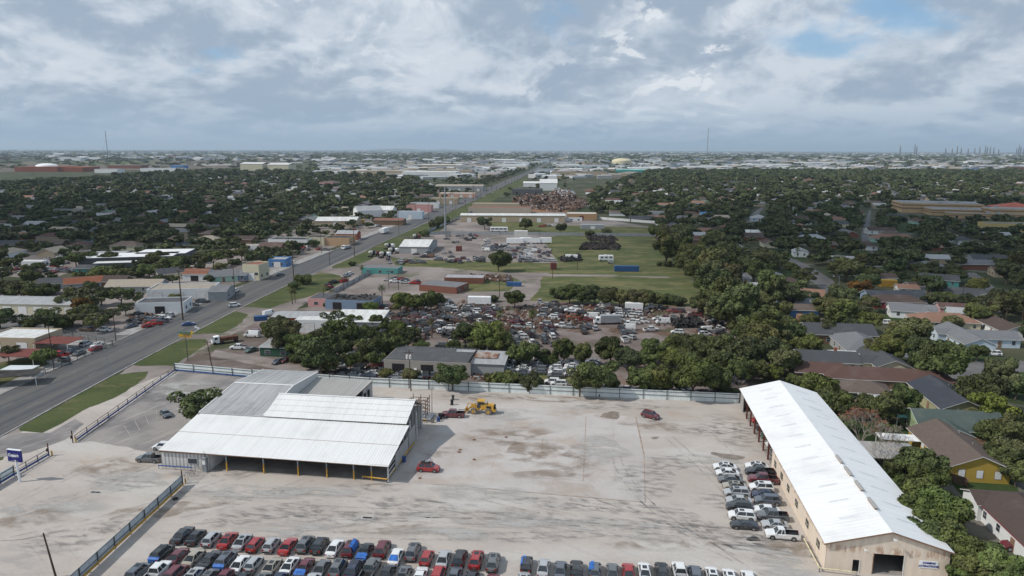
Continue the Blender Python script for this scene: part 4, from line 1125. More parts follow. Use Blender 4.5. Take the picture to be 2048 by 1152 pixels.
col2 = [(1514, 931, 'sedan', 'white'), (1520, 943, 'pickup', 'black'), (1526, 958, 'pickup', 'maroon'), (1523, 974, 'suv', 'white'), (1530, 988, 'sedan', 'navy'), (1536, 1000, 'suv', 'slate'), (1533, 1018, 'sedan', 'white'),
        (1545, 1031, 'pickup', 'grey'), (1550, 1047, 'coupe', 'silver'), (1565, 1068, 'workpickup', 'white')]
for nm, col in (('left', col1), ('right', col2)):
    for i, (u, v, k, c) in enumerate(col):
        p = G(u, v, .7); p.z = .04
        car(p, R(180) - YA + rnd.uniform(-.03, .03) + R(-1), k, c, '%s %s, %s from the back in the %s file beside the long tan building' % (c, KN[k], ORD[i], nm), 'cars parked beside the long tan building', var=i % 4)
def single(u, v, rz, k, c, label, z=.7, g=None, zb=.04, var=1, nm='parked_car'):
    p = G(u, v, z); p.z = zb
    return car(p, R(rz), k, c, label, g, var=var, name=nm)
single(857, 935, -7, 'suv', 'red', 'red SUV with a black roof carrying bicycles, parked alone beside the open shed')
single(906, 828, 176, 'pickup', 'maroon', 'red pickup truck parked in front of the yellow wheel loader')
single(1301, 830, -38, 'suv', 'maroon', 'dark red SUV standing alone near the back fence of the yard')
single(299, 916, 174, 'pickup', 'grey', 'grey crew-cab pickup truck parked at the left end of the shed')
single(327, 892, 176, 'suv', 'white', 'white SUV partly hidden behind the left end of the shed roof')
single(331, 826, -50, 'sedan', 'slate', 'dark grey sedan alone on the striped asphalt lot under the leaning tree')
for i, (a, b_, k, c) in enumerate(((36.3, 136.5, 'suv', 'grey'), (36.5, 141, 'sedan', 'white'), (36.3, 145.2, 'sedan', 'green'), (36.2, 149.5, 'sedan', 'black'), (36.2, 154, 'suv', 'red'))):
    p = YF(a, b_, .07); car(p, R(180) - YA, k, c, '%s %s nose out under the carport of the long building' % (c, KN[k]), 'cars under the carport', var=i % 3)
for i, (u, v, rz, k, c, l) in enumerate(((469, 610, 30, 'suv', 'white', 'white SUV driving on the road just past the cross street'), (377, 647, 30, 'sedan', 'blue', 'blue sedan driving on the road above the yellow sign'),
        (508, 664, 170, 'suv', 'maroon', 'dark red SUV on the brown lot beside the white van'), (504, 670, 172, 'van', 'white', 'white minivan in front of the dark red SUV on the brown lot'),
        (477, 694, 176, 'pickup', 'white', 'white pickup truck on the gravel lot behind the panel fence'), (503, 699, -120, 'sedan', 'green', 'dark green sedan by the green wooden shack'),
        (538, 628, 60, 'van', 'white', 'white cargo van on the track left of the orange workshop'),
        (173, 658, 172, 'pickup', 'brown', 'brown pickup truck parked along the side street'), (209, 659, 176, 'pickup', 'white', 'white pickup truck parked along the side street by its corner'),
        (318, 634, 178, 'suv', 'white', 'white long SUV on the kerb beside the scrap cars'), (402, 600, 20, 'sedan', 'black', 'black sedan beside the ruined white shop'),
        (560, 548, 35, 'sedan', 'slate', 'dark sedan outside the blue shop front'))):
    single(u, v, rz, k, c, l)
q_ = bpy.data.objects
for o_ in list(COL.objects):
    if str(o_.get('label', '')).startswith('red SUV with a black roof'):
        m = MB(); m.box(-1.6, .5, -.64, .64, 1.768, 1.79, 'black_plastic'); m.obj('roof_panel', o_)
# tarps
for (row, i, part, l) in ((rowC, 0, 'rear', 'blue tarp over the tail of the first car in the middle row'), (rowC, 4, 'rear', 'blue tarp hanging over the back of the fifth car in the middle row'), (rowC, 9, 'rear', 'blue tarp over the tail of the maroon sedan in the middle row'),
                     (rowA, 12, 'rear', 'blue tarp across the rear of a black sedan in the rear row'), (rowA, 11, 'side', 'blue tarp over the right side of a maroon SUV in the rear row'), (rowA, 14, 'win', 'blue sheet over the rear window of a white sedan'),
                     (rowB, 0, 'side2', 'blue tarp on the left side of the first car right of the gap'), (rowB, 4, 'side2', 'blue tarp on the left flank of a slate hatchback right of the gap')):
    u, v, k, c = row[i]; p = G(u, v, .75); p.z = .04
    L, W, zb, zr, zh, xw0, xr0, xr1, xw1 = CARS[k]; x1 = -L / 2; hw = W / 2
    m = MB()
    if part == 'rear': pts = [(x1 - .06, .45), (x1 - .07, zb - .12), (x1 + .12, zb + .03), (xw1, zb + .06), (xw1 + .3, zb + .25)]; ws = [hw * .86, hw * .92, hw * .92, hw * .9, hw * .82]
    elif part == 'win': pts = [(xw1 - .05, zb + .04), (xr1 - .1, zr - .02)]; ws = [hw * .75, hw * .62]
    else: pts = None
    if pts:
        rows = [[(x, -w_ + rnd.uniform(-.06, .04), z + .03), (x, -w_ * .3, z + .05), (x, w_ * .4, z + .04), (x, w_ + rnd.uniform(-.04, .08), z + .03)] for (x, z), w_ in zip(pts, ws)]
    else:
        sd = -1 if part == 'side' else 1
        rows = [[(x, sd * (hw + .04), .5 + rnd.uniform(0, .15)), (x, sd * (hw + .03), zb), (x, sd * hw * .75, zr - .04), (x, sd * hw * .2, zr + .05)] for x in (xw0 - .2, .3, -.6, xr1 + .3)]
    m.loft(rows, 'tarp_blue', close=False, ends=False)
    o_ = m.obj('tarp', loc=p, rz=HEAD); o_.scale = (.93, .94, .94); tag(o_, l, 'tarp', 'blue tarps over parked cars')
# bicycles on the red SUV
for k_, l in ((0, 'bicycle on the roof of the lone red SUV, nearer its front'), (1, 'bicycle on the roof of the lone red SUV, nearer its back')):
    p = G(857, 935, .7); p.z = 1.70
    bk = thing('bicycle', l, 'bicycle', p, R(-7), 'bicycles on the SUV roof')
    y = .28 - .55 * k_; z0 = 0
    for xx in (-.5, .5):
        m = MB()
        for i in range(12):
            t0, t1 = 6.283 * i / 12, 6.283 * (i + 1) / 12
            m.cyl((xx + .3 * math.cos(t0), y, .32 + .3 * math.sin(t0)), (xx + .3 * math.cos(t1), y, .32 + .3 * math.sin(t1)), .03, .03, 'tyre_rubber', 4)
        m.obj('wheel', bk)
    m = MB()
    for a_, b_ in (((-.5, .32), (-.1, .3)), ((-.5, .32), (-.18, .72)), ((-.1, .3), (-.2, .82)), ((-.1, .3), (.35, .7)), ((-.18, .72), (.35, .74)), ((.5, .32), (.33, .85)), ((.28, .88), (.4, .86))):
        m.cyl((a_[0], y, a_[1]), (b_[0], y, b_[1]), .03, .03, 'white_paint' if k_ else 'sign_blue', 5)
    m.obj('frame', bk)

# ------------------------------------------------------------ wheel loader
p = G(960, 826)
wlr = thing('wheel_loader', 'yellow wheel loader with pallet forks pointing at the red pickup', 'wheel loader', p, R(180) - YA)
def W_(n, fn): m = MB(); fn(m); return m.obj(n, wlr)
W_('rear_body', lambda m: (m.prism([(-.3, -.75), (-.3, .75), (-3.3, .75), (-3.3, -.75)], 1.0, 2.25, 'yellow_paint'), m.prism([(-3.3, -.7), (-3.3, .7), (-3.65, .6), (-3.65, -.6)], 1.1, 2.1, 'black_plastic'),
    m.box(-3.75, -2.9, -.85, .85, .75, 1.25, 'yellow_paint'), m.box(-.9, -.1, -1.0, 1.0, 1.35, 1.5, 'yellow_paint')))
W_('front_body', lambda m: (m.prism([(1.9, -.5), (1.9, .5), (.1, .6), (.1, -.6)], .8, 1.6, 'yellow_paint'),))
W_('engine_grille', lambda m: [m.box(-2.7, -1.6, s_ * .755 - .01, s_ * .755 + .01, 1.45, 2.0, 'black_plastic') for s_ in (-1, 1)])
W_('cab', lambda m: (m.loft([[(-.95, -.72, 1.5), (.55, -.72, 1.5), (.55, .72, 1.5), (-.95, .72, 1.5)], [(-.85, -.66, 3.0), (.35, -.66, 3.0), (.35, .66, 3.0), (-.85, .66, 3.0)]], 'car_glass'),
    [m.cyl((x, y, 1.5), (x * .88, y * .92, 3.0), .06, .06, 'black_plastic', 4) for x in (-.95, .55) for y in (-.72, .72)]))
W_('cab_roof', lambda m: m.box(-1.1, .6, -.85, .85, 3.0, 3.16, 'yellow_paint'))
W_('exhaust', lambda m: m.cyl((-1.8, .3, 2.25), (-1.8, .3, 3.05), .07, .07, 'black_plastic', 8))
W_('lift_arm', lambda m: [m.loft([[(x, y - .08, z - h), (x, y + .08, z - h), (x, y + .08, z + h), (x, y - .08, z + h)] for x, z, h in ((.9, 2.1, .2), (2.0, 1.6, .28), (2.6, .9, .22), (3.1, .55, .16))], 'yellow_paint') for y in (-.45, .45)])
W_('tilt_link', lambda m: (m.cyl((1.2, 0, 2.0), (2.7, 0, 2.35), .13, .1, 'yellow_paint', 6), m.cyl((2.7, 0, 2.35), (3.15, 0, .8), .11, .11, 'yellow_paint', 6)))
W_('fork_carriage', lambda m: (m.box(3.1, 3.25, -1.1, 1.1, .3, 1.35, 'yellow_paint'), m.box(3.25, 3.32, -1.1, 1.1, .5, .65, 'black_plastic')))
for s_ in (-.6, .6): W_('fork', lambda m: (m.box(3.32, 5.3, s_ - .08, s_ + .08, .34, .42, 'black_plastic'), m.box(3.32, 3.4, s_ - .08, s_ + .08, .42, 1.2, 'black_plastic')))
for x in (1.35, -2.1):
    for y in (-.98, .98):
        def f(m): m.cyl((x, y - .27, .78), (x, y + .27, .78), .78, .78, 'dusty_tyre', 18); m.cyl((x, y - .285, .78), (x, y + .285, .78), .38, .38, 'yellow_paint', 12)
        W_('wheel', f)

def cylthing(name, u, v, r, h, mat, label, cat, lid=None, r2=None):
    p = G(u, v); m = MB(); m.cyl((0, 0, 0), (0, 0, h), r, r2 or r * 1.1, mat, 10)
    if lid: m.box(-r * 1.1, r * 1.3, -r * 1.1, r * 1.1, h, h + .1, lid)
    p.z = .04; m.cyl((-r, -r * .6, .12), (-r, r * .6, .12), .1, .1, 'black_plastic', 6)
    return tag(m.obj(name, loc=p), label, cat)
cylthing('wheelie_bin', 904, 810, .32, 1.1, 'black_plastic', 'dark bin standing nearer the loader, lower of two', 'bin', 'black_plastic')
cylthing('wheelie_bin', 906, 799.5, .30, .95, 'rail_dark', 'dark bin standing nearer the back fence, upper of two', 'bin', 'black_plastic')
cylthing('wheelie_bin', 881, 838, .42, 1.15, 'black_plastic', 'black bin in front of the red pickup nose', 'bin', 'black_plastic')
cylthing('drum', 877, 843, .32, .95, 'blue_beam', 'blue drum beside the black bin near the red pickup', 'drum')
cylthing('drum', 808, 924, .38, 1.1, 'blue_beam', 'blue drum at the side wall of the open shed', 'drum')
m = MB()
for i in range(14):
    t0 = 6.283 * i / 14; t1 = 6.283 * (i + 1) / 14; m.cyl((.36 * math.cos(t0), .36 * math.sin(t0), .12), (.36 * math.cos(t1), .36 * math.sin(t1), .12), .12, .12, 'tyre_rubber', 6)
tag(m.obj('tyre', loc=tuple(G(351, 999))[:2] + (.04,)), 'lone tyre on the ground beside the yellow-beamed panel fence', 'tyre')
p = YF(-47.5, 122.5); ct = thing('service_cart', 'red and blue cart parked inside the open shed bay', 'cart', (p.x, p.y, .09), -YA)
m = MB(); m.box(-1.2, 1.2, -.5, .5, 1.4, 1.75, 'dumpster_red'); m.obj('canopy', ct)
m = MB(); m.box(-.9, .9, -.45, .45, .3, .7, 'blue_beam'); [m.cyl((x, y, .6), (x, y, 1.4), .04, .04, 'galvanised', 5) for x in (-.8, .8) for y in (-.4, .4)]; m.obj('frame', ct)
for x in (-.7, .7):
    for y in (-.45, .45): m = MB(); m.cyl((x, y - .06, .2), (x, y + .06, .2), .2, .2, 'sign_white', 10); m.obj('wheel', ct)
# litter
for i, (u, v) in enumerate(((840, 957), (948, 880), (920, 900), (948, 920), (918, 905), (1013, 875))):
    p = G(u, v); m = MB(); 
    for k in range(7): m.box(-.4 + rnd.random() * .6, -.2 + rnd.random() * .6, -.3 + rnd.random() * .4, .3 * rnd.random(), .0, .08 + .1 * rnd.random(), rnd.choice(('rust_steel', 'trim_brown', 'soil_rust')), rnd.random() * 3)
    tag(m.obj('debris_heap', loc=(p.x, p.y, .05)), 'small rusty heap of debris on the pale slab, %s of the scattered ones' % ORD[i], 'debris', 'debris on the slab')

# ------------------------------------------------------------ trees
TS = {}
def ico_dirs(n, q):
    return [Vector((q.gauss(0, 1), q.gauss(0, 1), q.gauss(0, 1))).normalized() for _ in range(n)]
def crown(seed, R_=5.0, Hc=4.0, z0=5.2, nl=30, nleaf=5200, leaf=.29, mat='foliage', flat=.8, open_=0.0, core=True, lobe=(.17, .36)):
    g = np.random.default_rng(seed)
    lobes = []
    for i in range(nl):
        t = g.uniform(0, 2 * np.pi); r = R_ * .80 * np.sqrt(g.uniform(.03, 1)) * (1 + .14 * np.sin(2 * t + seed) + .08 * np.sin(3 * t)); zf = g.uniform(-.5, .66) * (1 - .55 * (r / R_) ** 2)
        lobes.append((r * np.cos(t), r * np.sin(t), z0 + zf * Hc, R_ * g.uniform(*lobe)))
    lobes.append((0, 0, z0 + Hc * .15, R_ * .42)); L = np.array(lobes)
    pk = g.integers(0, len(L), nleaf * 2)
    d = g.normal(size=(nleaf * 2, 3)); d[:, 2] += .25; d /= np.linalg.norm(d, axis=1)[:, None]
    rad = L[pk, 3] * (.80 + .34 * g.uniform(0, 1, nleaf * 2) ** .8)
    c = L[pk, :3] + d * rad[:, None] * np.array([1, 1, flat])
    dist = np.linalg.norm((c[:, None, :] - L[None, :, :3]) / np.array([1, 1, flat]), axis=2) / L[None, :, 3]
    ok = (dist.min(axis=1) > .78) & (c[:, 2] > z0 - Hc * .95)
    c = c[ok][:nleaf]; d = d[ok][:nleaf]
    n = len(c)
    nrm = d + g.normal(size=(n, 3)) * .55; nrm /= np.linalg.norm(nrm, axis=1)[:, None]
    a = np.cross(nrm, g.normal(size=(n, 3))); a /= np.linalg.norm(a, axis=1)[:, None]
    b_ = np.cross(nrm, a)
    s = leaf * g.uniform(.6, 1.35, n)[:, None]
    a = a * s; b_ = b_ * s * g.uniform(.55, .9, n)[:, None]
    V = np.stack([c - a - b_ * .5, c + a * .4 - b_, c + a + b_ * .4, c - a * .3 + b_], 1).reshape(-1, 3)
    Fc = np.arange(n * 4).reshape(-1, 4)
    if core:
        vs = [V]; fs = [Fc]; off = len(V)
        us = [(math.cos(t) * math.cos(p_), math.sin(t) * math.cos(p_), math.sin(p_)) for p_ in (-1.2, -.4, .4, 1.2) for t in np.linspace(0, 2 * np.pi, 8, endpoint=False)]
        us = np.array(us)
        for l in L:
            vs.append(l[:3] + us * l[3] * .80 * np.array([1, 1, flat]))
            for r_ in range(3):
                for k in range(8):
                    fs.append(np.array([[off + r_ * 8 + k, off + r_ * 8 + (k + 1) % 8, off + r_ * 8 + 8 + (k + 1) % 8, off + r_ * 8 + 8 + k]]))
            fs.append(np.array([[off + 24, off + 26, off + 28, off + 30]])); off += 32
        V = np.concatenate(vs); Fc = np.concatenate(fs)
    return V, Fc
def npmesh(name, V, Fc, mats, midx=None, smooth=False):
    me = bpy.data.meshes.new(name)
    me.vertices.add(len(V)); me.vertices.foreach_set('co', V.astype(np.float32).ravel())
    me.loops.add(Fc.size); me.loops.foreach_set('vertex_index', Fc.astype(np.int32).ravel())
    me.polygons.add(len(Fc)); me.polygons.foreach_set('loop_start', np.arange(0, Fc.size, 4, dtype=np.int32))
    for m_ in mats: me.materials.append(MATS[m_])
    if midx is not None: me.polygons.foreach_set('material_index', midx.astype(np.int32))
    me.update(calc_edges=True); me.validate()
    return me
def limbs(m, q, h0, R_, H_, n=5, r0=.28, mat='bark', depth=1):
    m.cyl((0, 0, 0), (q.uniform(-.2, .2), q.uniform(-.2, .2), h0), r0, r0 * .75, mat, 7)
    tips = []
    for i in range(n):
        t = 6.283 * i / n + q.uniform(-.3, .3); k = q.uniform(.45, .8)
        p1 = Vector((R_ * k * .5 * math.cos(t), R_ * k * .5 * math.sin(t), h0 + (H_ - h0) * .45)); p2 = Vector((R_ * k * math.cos(t + .2), R_ * k * math.sin(t + .2), H_ * q.uniform(.7, .88)))
        m.cyl((0, 0, h0 - .1), p1, r0 * .6, r0 * .4, mat, 5); m.cyl(p1, p2, r0 * .4, r0 * .14, mat, 5); tips += [p1, p2]
    return tips
def make_tree_kind(key, seed, n=1, **k):
    L_ = []
    for i in range(n):
        V, Fc = crown(seed + i, **k)
        cm = npmesh('crown_' + key, V, Fc, [k.get('mat', 'foliage')])
        q = random.Random(seed + i); m = MB(); limbs(m, q, k.get('z0', 5.4) - k.get('Hc', 4.3) * .75, k.get('R_', 5.0) * .9, k.get('z0', 5.4) + .5)
        L_.append((m.mesh('trunk_' + key), cm))
    TS[key] = L_
make_tree_kind('broad', 100, 7)
make_tree_kind('tall', 200, 3, R_=4.0, Hc=5.0, z0=5.6, nl=26, flat=1.0)
make_tree_kind('open', 300, 3, R_=5.0, Hc=3.9, z0=5.4, nl=24, nleaf=3300, core=False, lobe=(.14, .30), leaf=.27)
make_tree_kind('bush', 400, 3, R_=5.0, Hc=3.2, z0=2.8, nl=32, nleaf=4600, flat=.8)
def bare(seed, red=False):
    q = random.Random(seed); m = MB(); s = MB()
    def rec(p, d, L, r, dep):
        e = p + d * L; m.cyl(p, e, r, r * .65, 'bare_twig', 4, False)
        if dep == 0:
            if red and q.random() < .55 and e.z > 4.5:
                for _ in range(3):
                    o = Vector((q.uniform(-.3, .3), q.uniform(-.3, .3), q.uniform(0, .35))); a = Vector((q.uniform(-.28, .28), q.uniform(-.28, .28), q.uniform(-.1, .2))); b_ = Vector((q.uniform(-.1, .1), q.uniform(-.2, .2), q.uniform(.15, .35)))
                    s.poly([e + o - a, e + o + b_ * .3, e + o + a, e + o + b_], 'red_seed')
            return
        for _ in range(3 if dep > 1 else 4):
            nd = (d + Vector((q.uniform(-.8, .8), q.uniform(-.8, .8), q.uniform(-.2, .5)))).normalized(); rec(e, nd, L * q.uniform(.62, .85), r * .62, dep - 1)
    for i in range(4):
        t = 1.57 * i + q.random(); rec(Vector((0, 0, 0)), Vector((math.cos(t) * .45, math.sin(t) * .45, 1)).normalized(), 2.6, .14, 4)
    return m.mesh('branches'), (s.mesh('seed_heads') if red else None)
TS['bare'] = [bare(5), bare(6)]
TS['redbare'] = [bare(9, True)]
def palm(seed, H_=7.5):
    q = random.Random(seed); m = MB(); m.cyl((0, 0, 0), (.15, 0, H_ * .5), .26, .2, 'bark', 8); m.cyl((.15, 0, H_ * .5), (0, .1, H_), .2, .18, 'bark', 8)
    f_ = MB()
    for i in range(46):
        t = q.uniform(0, 6.283); el = q.uniform(-1.2, 1.3); L = q.uniform(1.5, 2.1)
        d = Vector((math.cos(t) * math.cos(el), math.sin(t) * math.cos(el), math.sin(el))); sd = d.cross(Vector((0, 0, 1))).normalized()
        c0 = Vector((0, .1, H_)); p1 = c0 + d * L * .5; p2 = c0 + d * L - Vector((0, 0, .5)); up = sd.cross(d).normalized()
        f_.poly([c0 + sd * .06, p1 + sd * .1, p1 - sd * .1, c0 - sd * .06], 'foliage')
        for k in (-2, -1, 0, 1, 2): f_.poly([p1 + sd * .08 * k, p2 + sd * (.42 * k) + up * q.uniform(-.1, .1) - d * abs(k) * .1, p2 + sd * (.42 * k + .16) - d * abs(k) * .1, p1 + sd * (.08 * k + .05)], 'foliage')
    return m.mesh('trunk_palm'), f_.mesh('crown_palm')
TS['palm'] = [palm(1), palm(2)]
ntree = 0
OCC = []     # occupied ground: (x, y, r)
TREEPOS = []
LOOKT = dict(broad='dense dark green tree', tall='tall green tree', open='airy open-crowned tree', bush='low spreading bush', far='dark green tree', bare='leafless grey-branched tree', redbare='bare tree with red seed heads', palm='palm tree')
def tree(x, y, wm, kind, label=None, group=None, tint=(1, 1, 1), hs=1.0, z=0):
    global ntree
    v = rnd.randrange(len(TS[kind])); a, b_ = TS[kind][v]
    nm = {'bush': 'shrub', 'palm': 'palm_tree', 'bare': 'bare_tree', 'redbare': 'bare_tree'}.get(kind, 'tree')
    root = thing(nm, label or '', 'bush' if kind == 'bush' else 'tree', (x, y, z), rnd.uniform(0, 6.28), group)
    k = wm / (10.0 if kind not in ('tall', 'palm') else (8.0 if kind == 'tall' else 4.0)); 
    root.scale = (k, k, k * hs)
    t = rnd.uniform(.74, 1.32); j_ = rnd.uniform(.9, 1.14); tt = (tint[0] * t * j_, tint[1] * t, tint[2] * t * rnd.uniform(.85, 1.2))
    link('branches' if 'bare' in kind else 'trunk', a, root)
    if b_ is not None:
        o_ = link('seed_heads' if kind == 'redbare' else 'crown', b_, root, color=tt)
        if kind == 'redbare': stuff(o_)
    ntree += 1; TREEPOS.append((root, x, y, kind, tint)); OCC.append((x, y, wm * .42))
    return root
HF = dict(broad=.60, tall=.85, open=.62, bush=.30, bare=.5, redbare=.5, far=.6, palm=1.9)
def treep(u, v, w_, kind='broad', label=None, tint=(1, 1, 1), hs=1.0, group=None):
    """u, v, w_: centre and width of the crown in the photograph"""
    hc = 4.0
    for _ in range(4):
        p = G(u, v, hc); wm = w_ * DEPTH(p) / F; hc = HF[kind] * wm * hs
    return tree(p.x, p.y, wm, kind, label, group, tint, hs)
# ------------------------------------------------------------ houses
HC = dict(white=(.72, .73, .72), cream=(.60, .55, .40), yellow=(.43, .29, .055), mint=(.38, .55, .44), green=(.30, .40, .22), ltblue=(.50, .58, .64), blue=(.08, .20, .42), slateblue=(.20, .27, .36), tan=(.42, .34, .24),
          brick=(.20, .085, .06), brown=(.17, .11, .07), grey=(.33, .34, .34), pink=(.55, .30, .28), maroon=(.22, .03, .05), teal=(.09, .30, .27), salmon=(.60, .36, .26), orange=(.36, .085, .035),
          olive=(.36, .34, .20), darkgrey=(.10, .105, .11))
RC = dict(dgrey=(.075, .078, .085), grey=(.17, .175, .185), brown=(.13, .10, .085), dbrown=(.085, .062, .055), redbrown=(.11, .065, .055), salmon=(.25, .145, .105), green=(.075, .10, .092), white=(.68, .68, .66), rust=(.24, .09, .05),
          black=(.03, .03, .032), tan=(.36, .31, .25), navy=(.05, .056, .07), teal=(.25, .60, .56), lgrey=(.36, .37, .38), blue=(.10, .22, .40))
HOUSES = []
WINM = {}
def winmesh(w_, h_):
    k = (w_, h_)
    if k not in WINM:
        m = MB(); m.box(-w_ / 2 - .05, w_ / 2 + .05, -.05, -.005, -h_ / 2 - .05, h_ / 2 + .05, 'trim_white'); m.box(-w_ / 2, w_ / 2, -.065, -.052, -h_ / 2, h_ / 2, 'window_glass'); m.box(-w_ / 2, w_ / 2, -.075, -.067, -.015, .015, 'trim_white')
        WINM[k] = m.mesh('window')
    return WINM[k]
def doormesh(w_, h_, mat='trim_white'):
    k = ('d', w_, h_, mat)
    if k not in WINM:
        m = MB(); m.box(-w_ / 2 - .08, w_ / 2 + .08, -.05, -.005, 0, h_ + .08, 'trim_brown'); m.box(-w_ / 2, w_ / 2, -.07, -.052, 0, h_, mat)
        WINM[k] = m.mesh('door')
    return WINM[k]
def onwall(me, name, root, x, y, z, side):
    """side: 0 -y, 1 +x, 2 +y, 3 -x"""
    o = link(name, me, root, (x, y, z)); o.rotation_euler = (0, 0, R(90) * side); return o
TRIM = 'trim_white'
def roofgeo(m, L, W, h, pitch, typ, mat, ov=.45):
    x, y = L / 2 + ov, W / 2 + ov; zr = h + W / 2 * pitch; ze = h - ov * pitch; th = .14
    if typ == 'gable':
        for s_ in (-1, 1):
            pts = [(-x, s_ * y, ze), (x, s_ * y, ze), (x, 0, zr), (-x, 0, zr)]
            if s_ > 0: pts = [pts[1], pts[0], pts[3], pts[2]]
            slab(m, [(p[0], p[1], p[2] + th) for p in pts], th, mat, TRIM)
    elif typ == 'hip':
        k = min(W / 2, L / 2 - .3)
        E_ = [(-x, -y, ze + th), (x, -y, ze + th), (x, y, ze + th), (-x, y, ze + th)]; r0, r1 = (-L / 2 + k, 0, zr + th), (L / 2 - k, 0, zr + th)
        m.poly([E_[0], E_[1], r1, r0], mat); m.poly([E_[1], E_[2], r1], mat); m.poly([E_[2], E_[3], r0, r1], mat); m.poly([E_[3], E_[0], r0], mat)
        m.prism([(p[0], p[1]) for p in E_], ze, ze + th - .005, TRIM)
    elif typ == 'shed':
        slab(m, [(-x, -y, h), (x, -y, h), (x, y, h + W * pitch * .5), (-x, y, h + W * pitch * .5)], th, mat, TRIM)
def house(x, y, L, W, rz, wall, roof, label, typ='gable', h=2.8, pitch=.42, group=None, name='house', cat='house', wing=None, detail=True, chim=False, rmat='shingle', wmat='wall_any', z=0, board=False):
    root = thing(name, label, cat, (x, y, z), R(rz), group)
    c = HC[wall] if isinstance(wall, str) else wall; rc = RC[roof] if isinstance(roof, str) else roof
    m = MB(); m.box(-L / 2, L / 2, -W / 2, W / 2, 0, h, wmat)
    if typ == 'gable':
        for s_ in (-1, 1):
            n = len(m.v); xx = s_ * L / 2
            m.v += [(xx, -W / 2, h), (xx, W / 2, h), (xx, 0, h + W / 2 * pitch)]; m.f.append((n, n + 1, n + 2) if s_ > 0 else (n + 1, n, n + 2)); m.m.append(m.mi(wmat))
    elif typ == 'shed': m.prism([(-L / 2, 0), (L / 2, 0), (L / 2, W / 2), (-L / 2, W / 2)], h, h + W * pitch * .2, wmat)
    if wing:
        wx, wl, ww = wing   # wing sticks out of the -y side
        m.box(wx - ww / 2, wx + ww / 2, -W / 2 - wl, -W / 2, 0, h, wmat)
        n = len(m.v); yy = -W / 2 - wl; m.v += [(wx - ww / 2, yy, h), (wx + ww / 2, yy, h), (wx, yy, h + ww / 2 * pitch)]; m.f.append((n, n + 1, n + 2)); m.m.append(m.mi(wmat))
    m.obj('wall', root, color=c)
    m = MB(); roofgeo(m, L, W, h, pitch, typ, rmat)
    if wing:
        y0, y1 = -W / 2 - wl - .4, 0; zr = h + ww / 2 * pitch + .14; ze = h - .4 * pitch + .14
        zr = min(zr, h + W / 2 * pitch + .10)
        slab(m, [(wx - ww / 2 - .4, y1, ze), (wx - ww / 2 - .4, y0, ze), (wx, y0, zr), (wx, y1, zr)], .12, rmat, 'trim_white')
        slab(m, [(wx, y1, zr), (wx, y0, zr), (wx + ww / 2 + .4, y0, ze), (wx + ww / 2 + .4, y1, ze)], .12, rmat, 'trim_white')
    ro = m.obj('roof', root, color=rc)
    if chim: cm = MB(); cm.box(L * .15, L * .15 + .7, .3, 1.0, h, h + W / 2 * pitch + .9, 'brick_red'); cm.obj('chimney', ro)
    if detail:
        me = winmesh(1.0, 1.2) if not board else doormesh(1.1, 1.5)
        k = max(2, int(L / 4))
        for i in range(k):
            xx = -L / 2 + (i + .5) * L / k
            if wing and abs(xx - wx) < ww / 2 + .4: continue
            if i == k // 2: onwall(doormesh(.95, 2.05, 'trim_brown'), 'door', root, xx, -W / 2, 0, 0)
            else: onwall(me, 'window', root, xx, -W / 2, 1.6, 0)
        for s_, sd in ((-1, 3), (1, 1)):
            for yy in (-W * .22, W * .22) if not board else (-W * .3, 0, W * .3): onwall(me, 'window', root, s_ * L / 2, yy, 1.6 if not board else .9, sd)
        if wing: onwall(me, 'window', root, wx, -W / 2 - wl, 1.6, 0)
        for i in range(2): vp = MB(); vp.cyl((-L * .2 + i * L * .3, W * .18, h + W * .3 * pitch), (-L * .2 + i * L * .3, W * .18, h + W * .32 * pitch + .55), .08, .08, 'galvanised', 6); vp.obj('vent_pipe', ro)
    HOUSES.append((root, x, y, max(L, W) * .5)); OCC.append((x, y, max(L, W) * .46))
    return root
def housep(u, v, L, W, rz, wall, roof, label, z=2.0, **k):
    p = G(u, v, z); return house(p.x, p.y, L, W, rz, wall, roof, label, **k)
H_ = housep
g_ = 'houses of the area right of the yard'
house(87.2, 128.5, 18, 10.4, -97.5, 'yellow', 'brown', 'bright yellow house with a brown gabled roof and white window boards', group=g_, h=3.0, wing=None, board=True)
TRIM = 'trim_red'
house(81.6, 98.5, 24, 10, -97.5, 'white', 'dbrown', 'white house with red trim under a dark brown roof at the lower right edge', group=g_, typ='hip', wing=(-9.4, .7, 5), h=3.0)
TRIM = 'trim_white'
H_(1905, 850, 17, 11, -8, 'green', 'green', 'pale green house with a dark green shingle roof', group=g_, wing=(-3, 3.2, 6), h=3.0)
H_(1893, 800, 18, 10, -97.5, 'olive', 'navy', 'olive house with a dark blue-grey gabled roof and plumbing vents', group=g_, h=3.0)
H_(1727, 781, 11, 8, -15, 'tan', 'brown', 'small tan outbuilding with a grey-brown hip roof', group=g_, typ='hip')
H_(1772, 756, 31, 9, -9, 'brown', 'redbrown', 'very long low house with a dull red-brown roof', group=g_, typ='hip')
H_(1632, 742, 12, 8, -9, 'brown', 'redbrown', 'brown carport building left of the long red-brown roof', group=g_, detail=False)
H_(1765, 722, 17, 9, -97.5, 'cream', 'dgrey', 'cream house with dark roof, arched gable vent and side porch', group=g_, wing=(2, 2.5, 6))
H_(1650, 720, 16, 9, -9, 'cream', 'dgrey', 'cream house with a dark grey roof left of the brick chimney', group=g_, chim=True)
H_(1716, 690, 18, 12, -97.5, 'grey', 'grey', 'rambling grey-roofed house with ridges like a fan', group=g_, typ='hip')
H_(1672, 668, 21, 11, -6, 'brown', 'dgrey', 'dark brown wooden house with wide grey gabled roof', group=g_, h=3.2)
H_(1926, 677, 21, 8.5, -97.5, 'ltblue', 'grey', 'pale blue house with a grey roof on an open lawn', group=g_, wing=(-4, 2.5, 5), h=3.0)
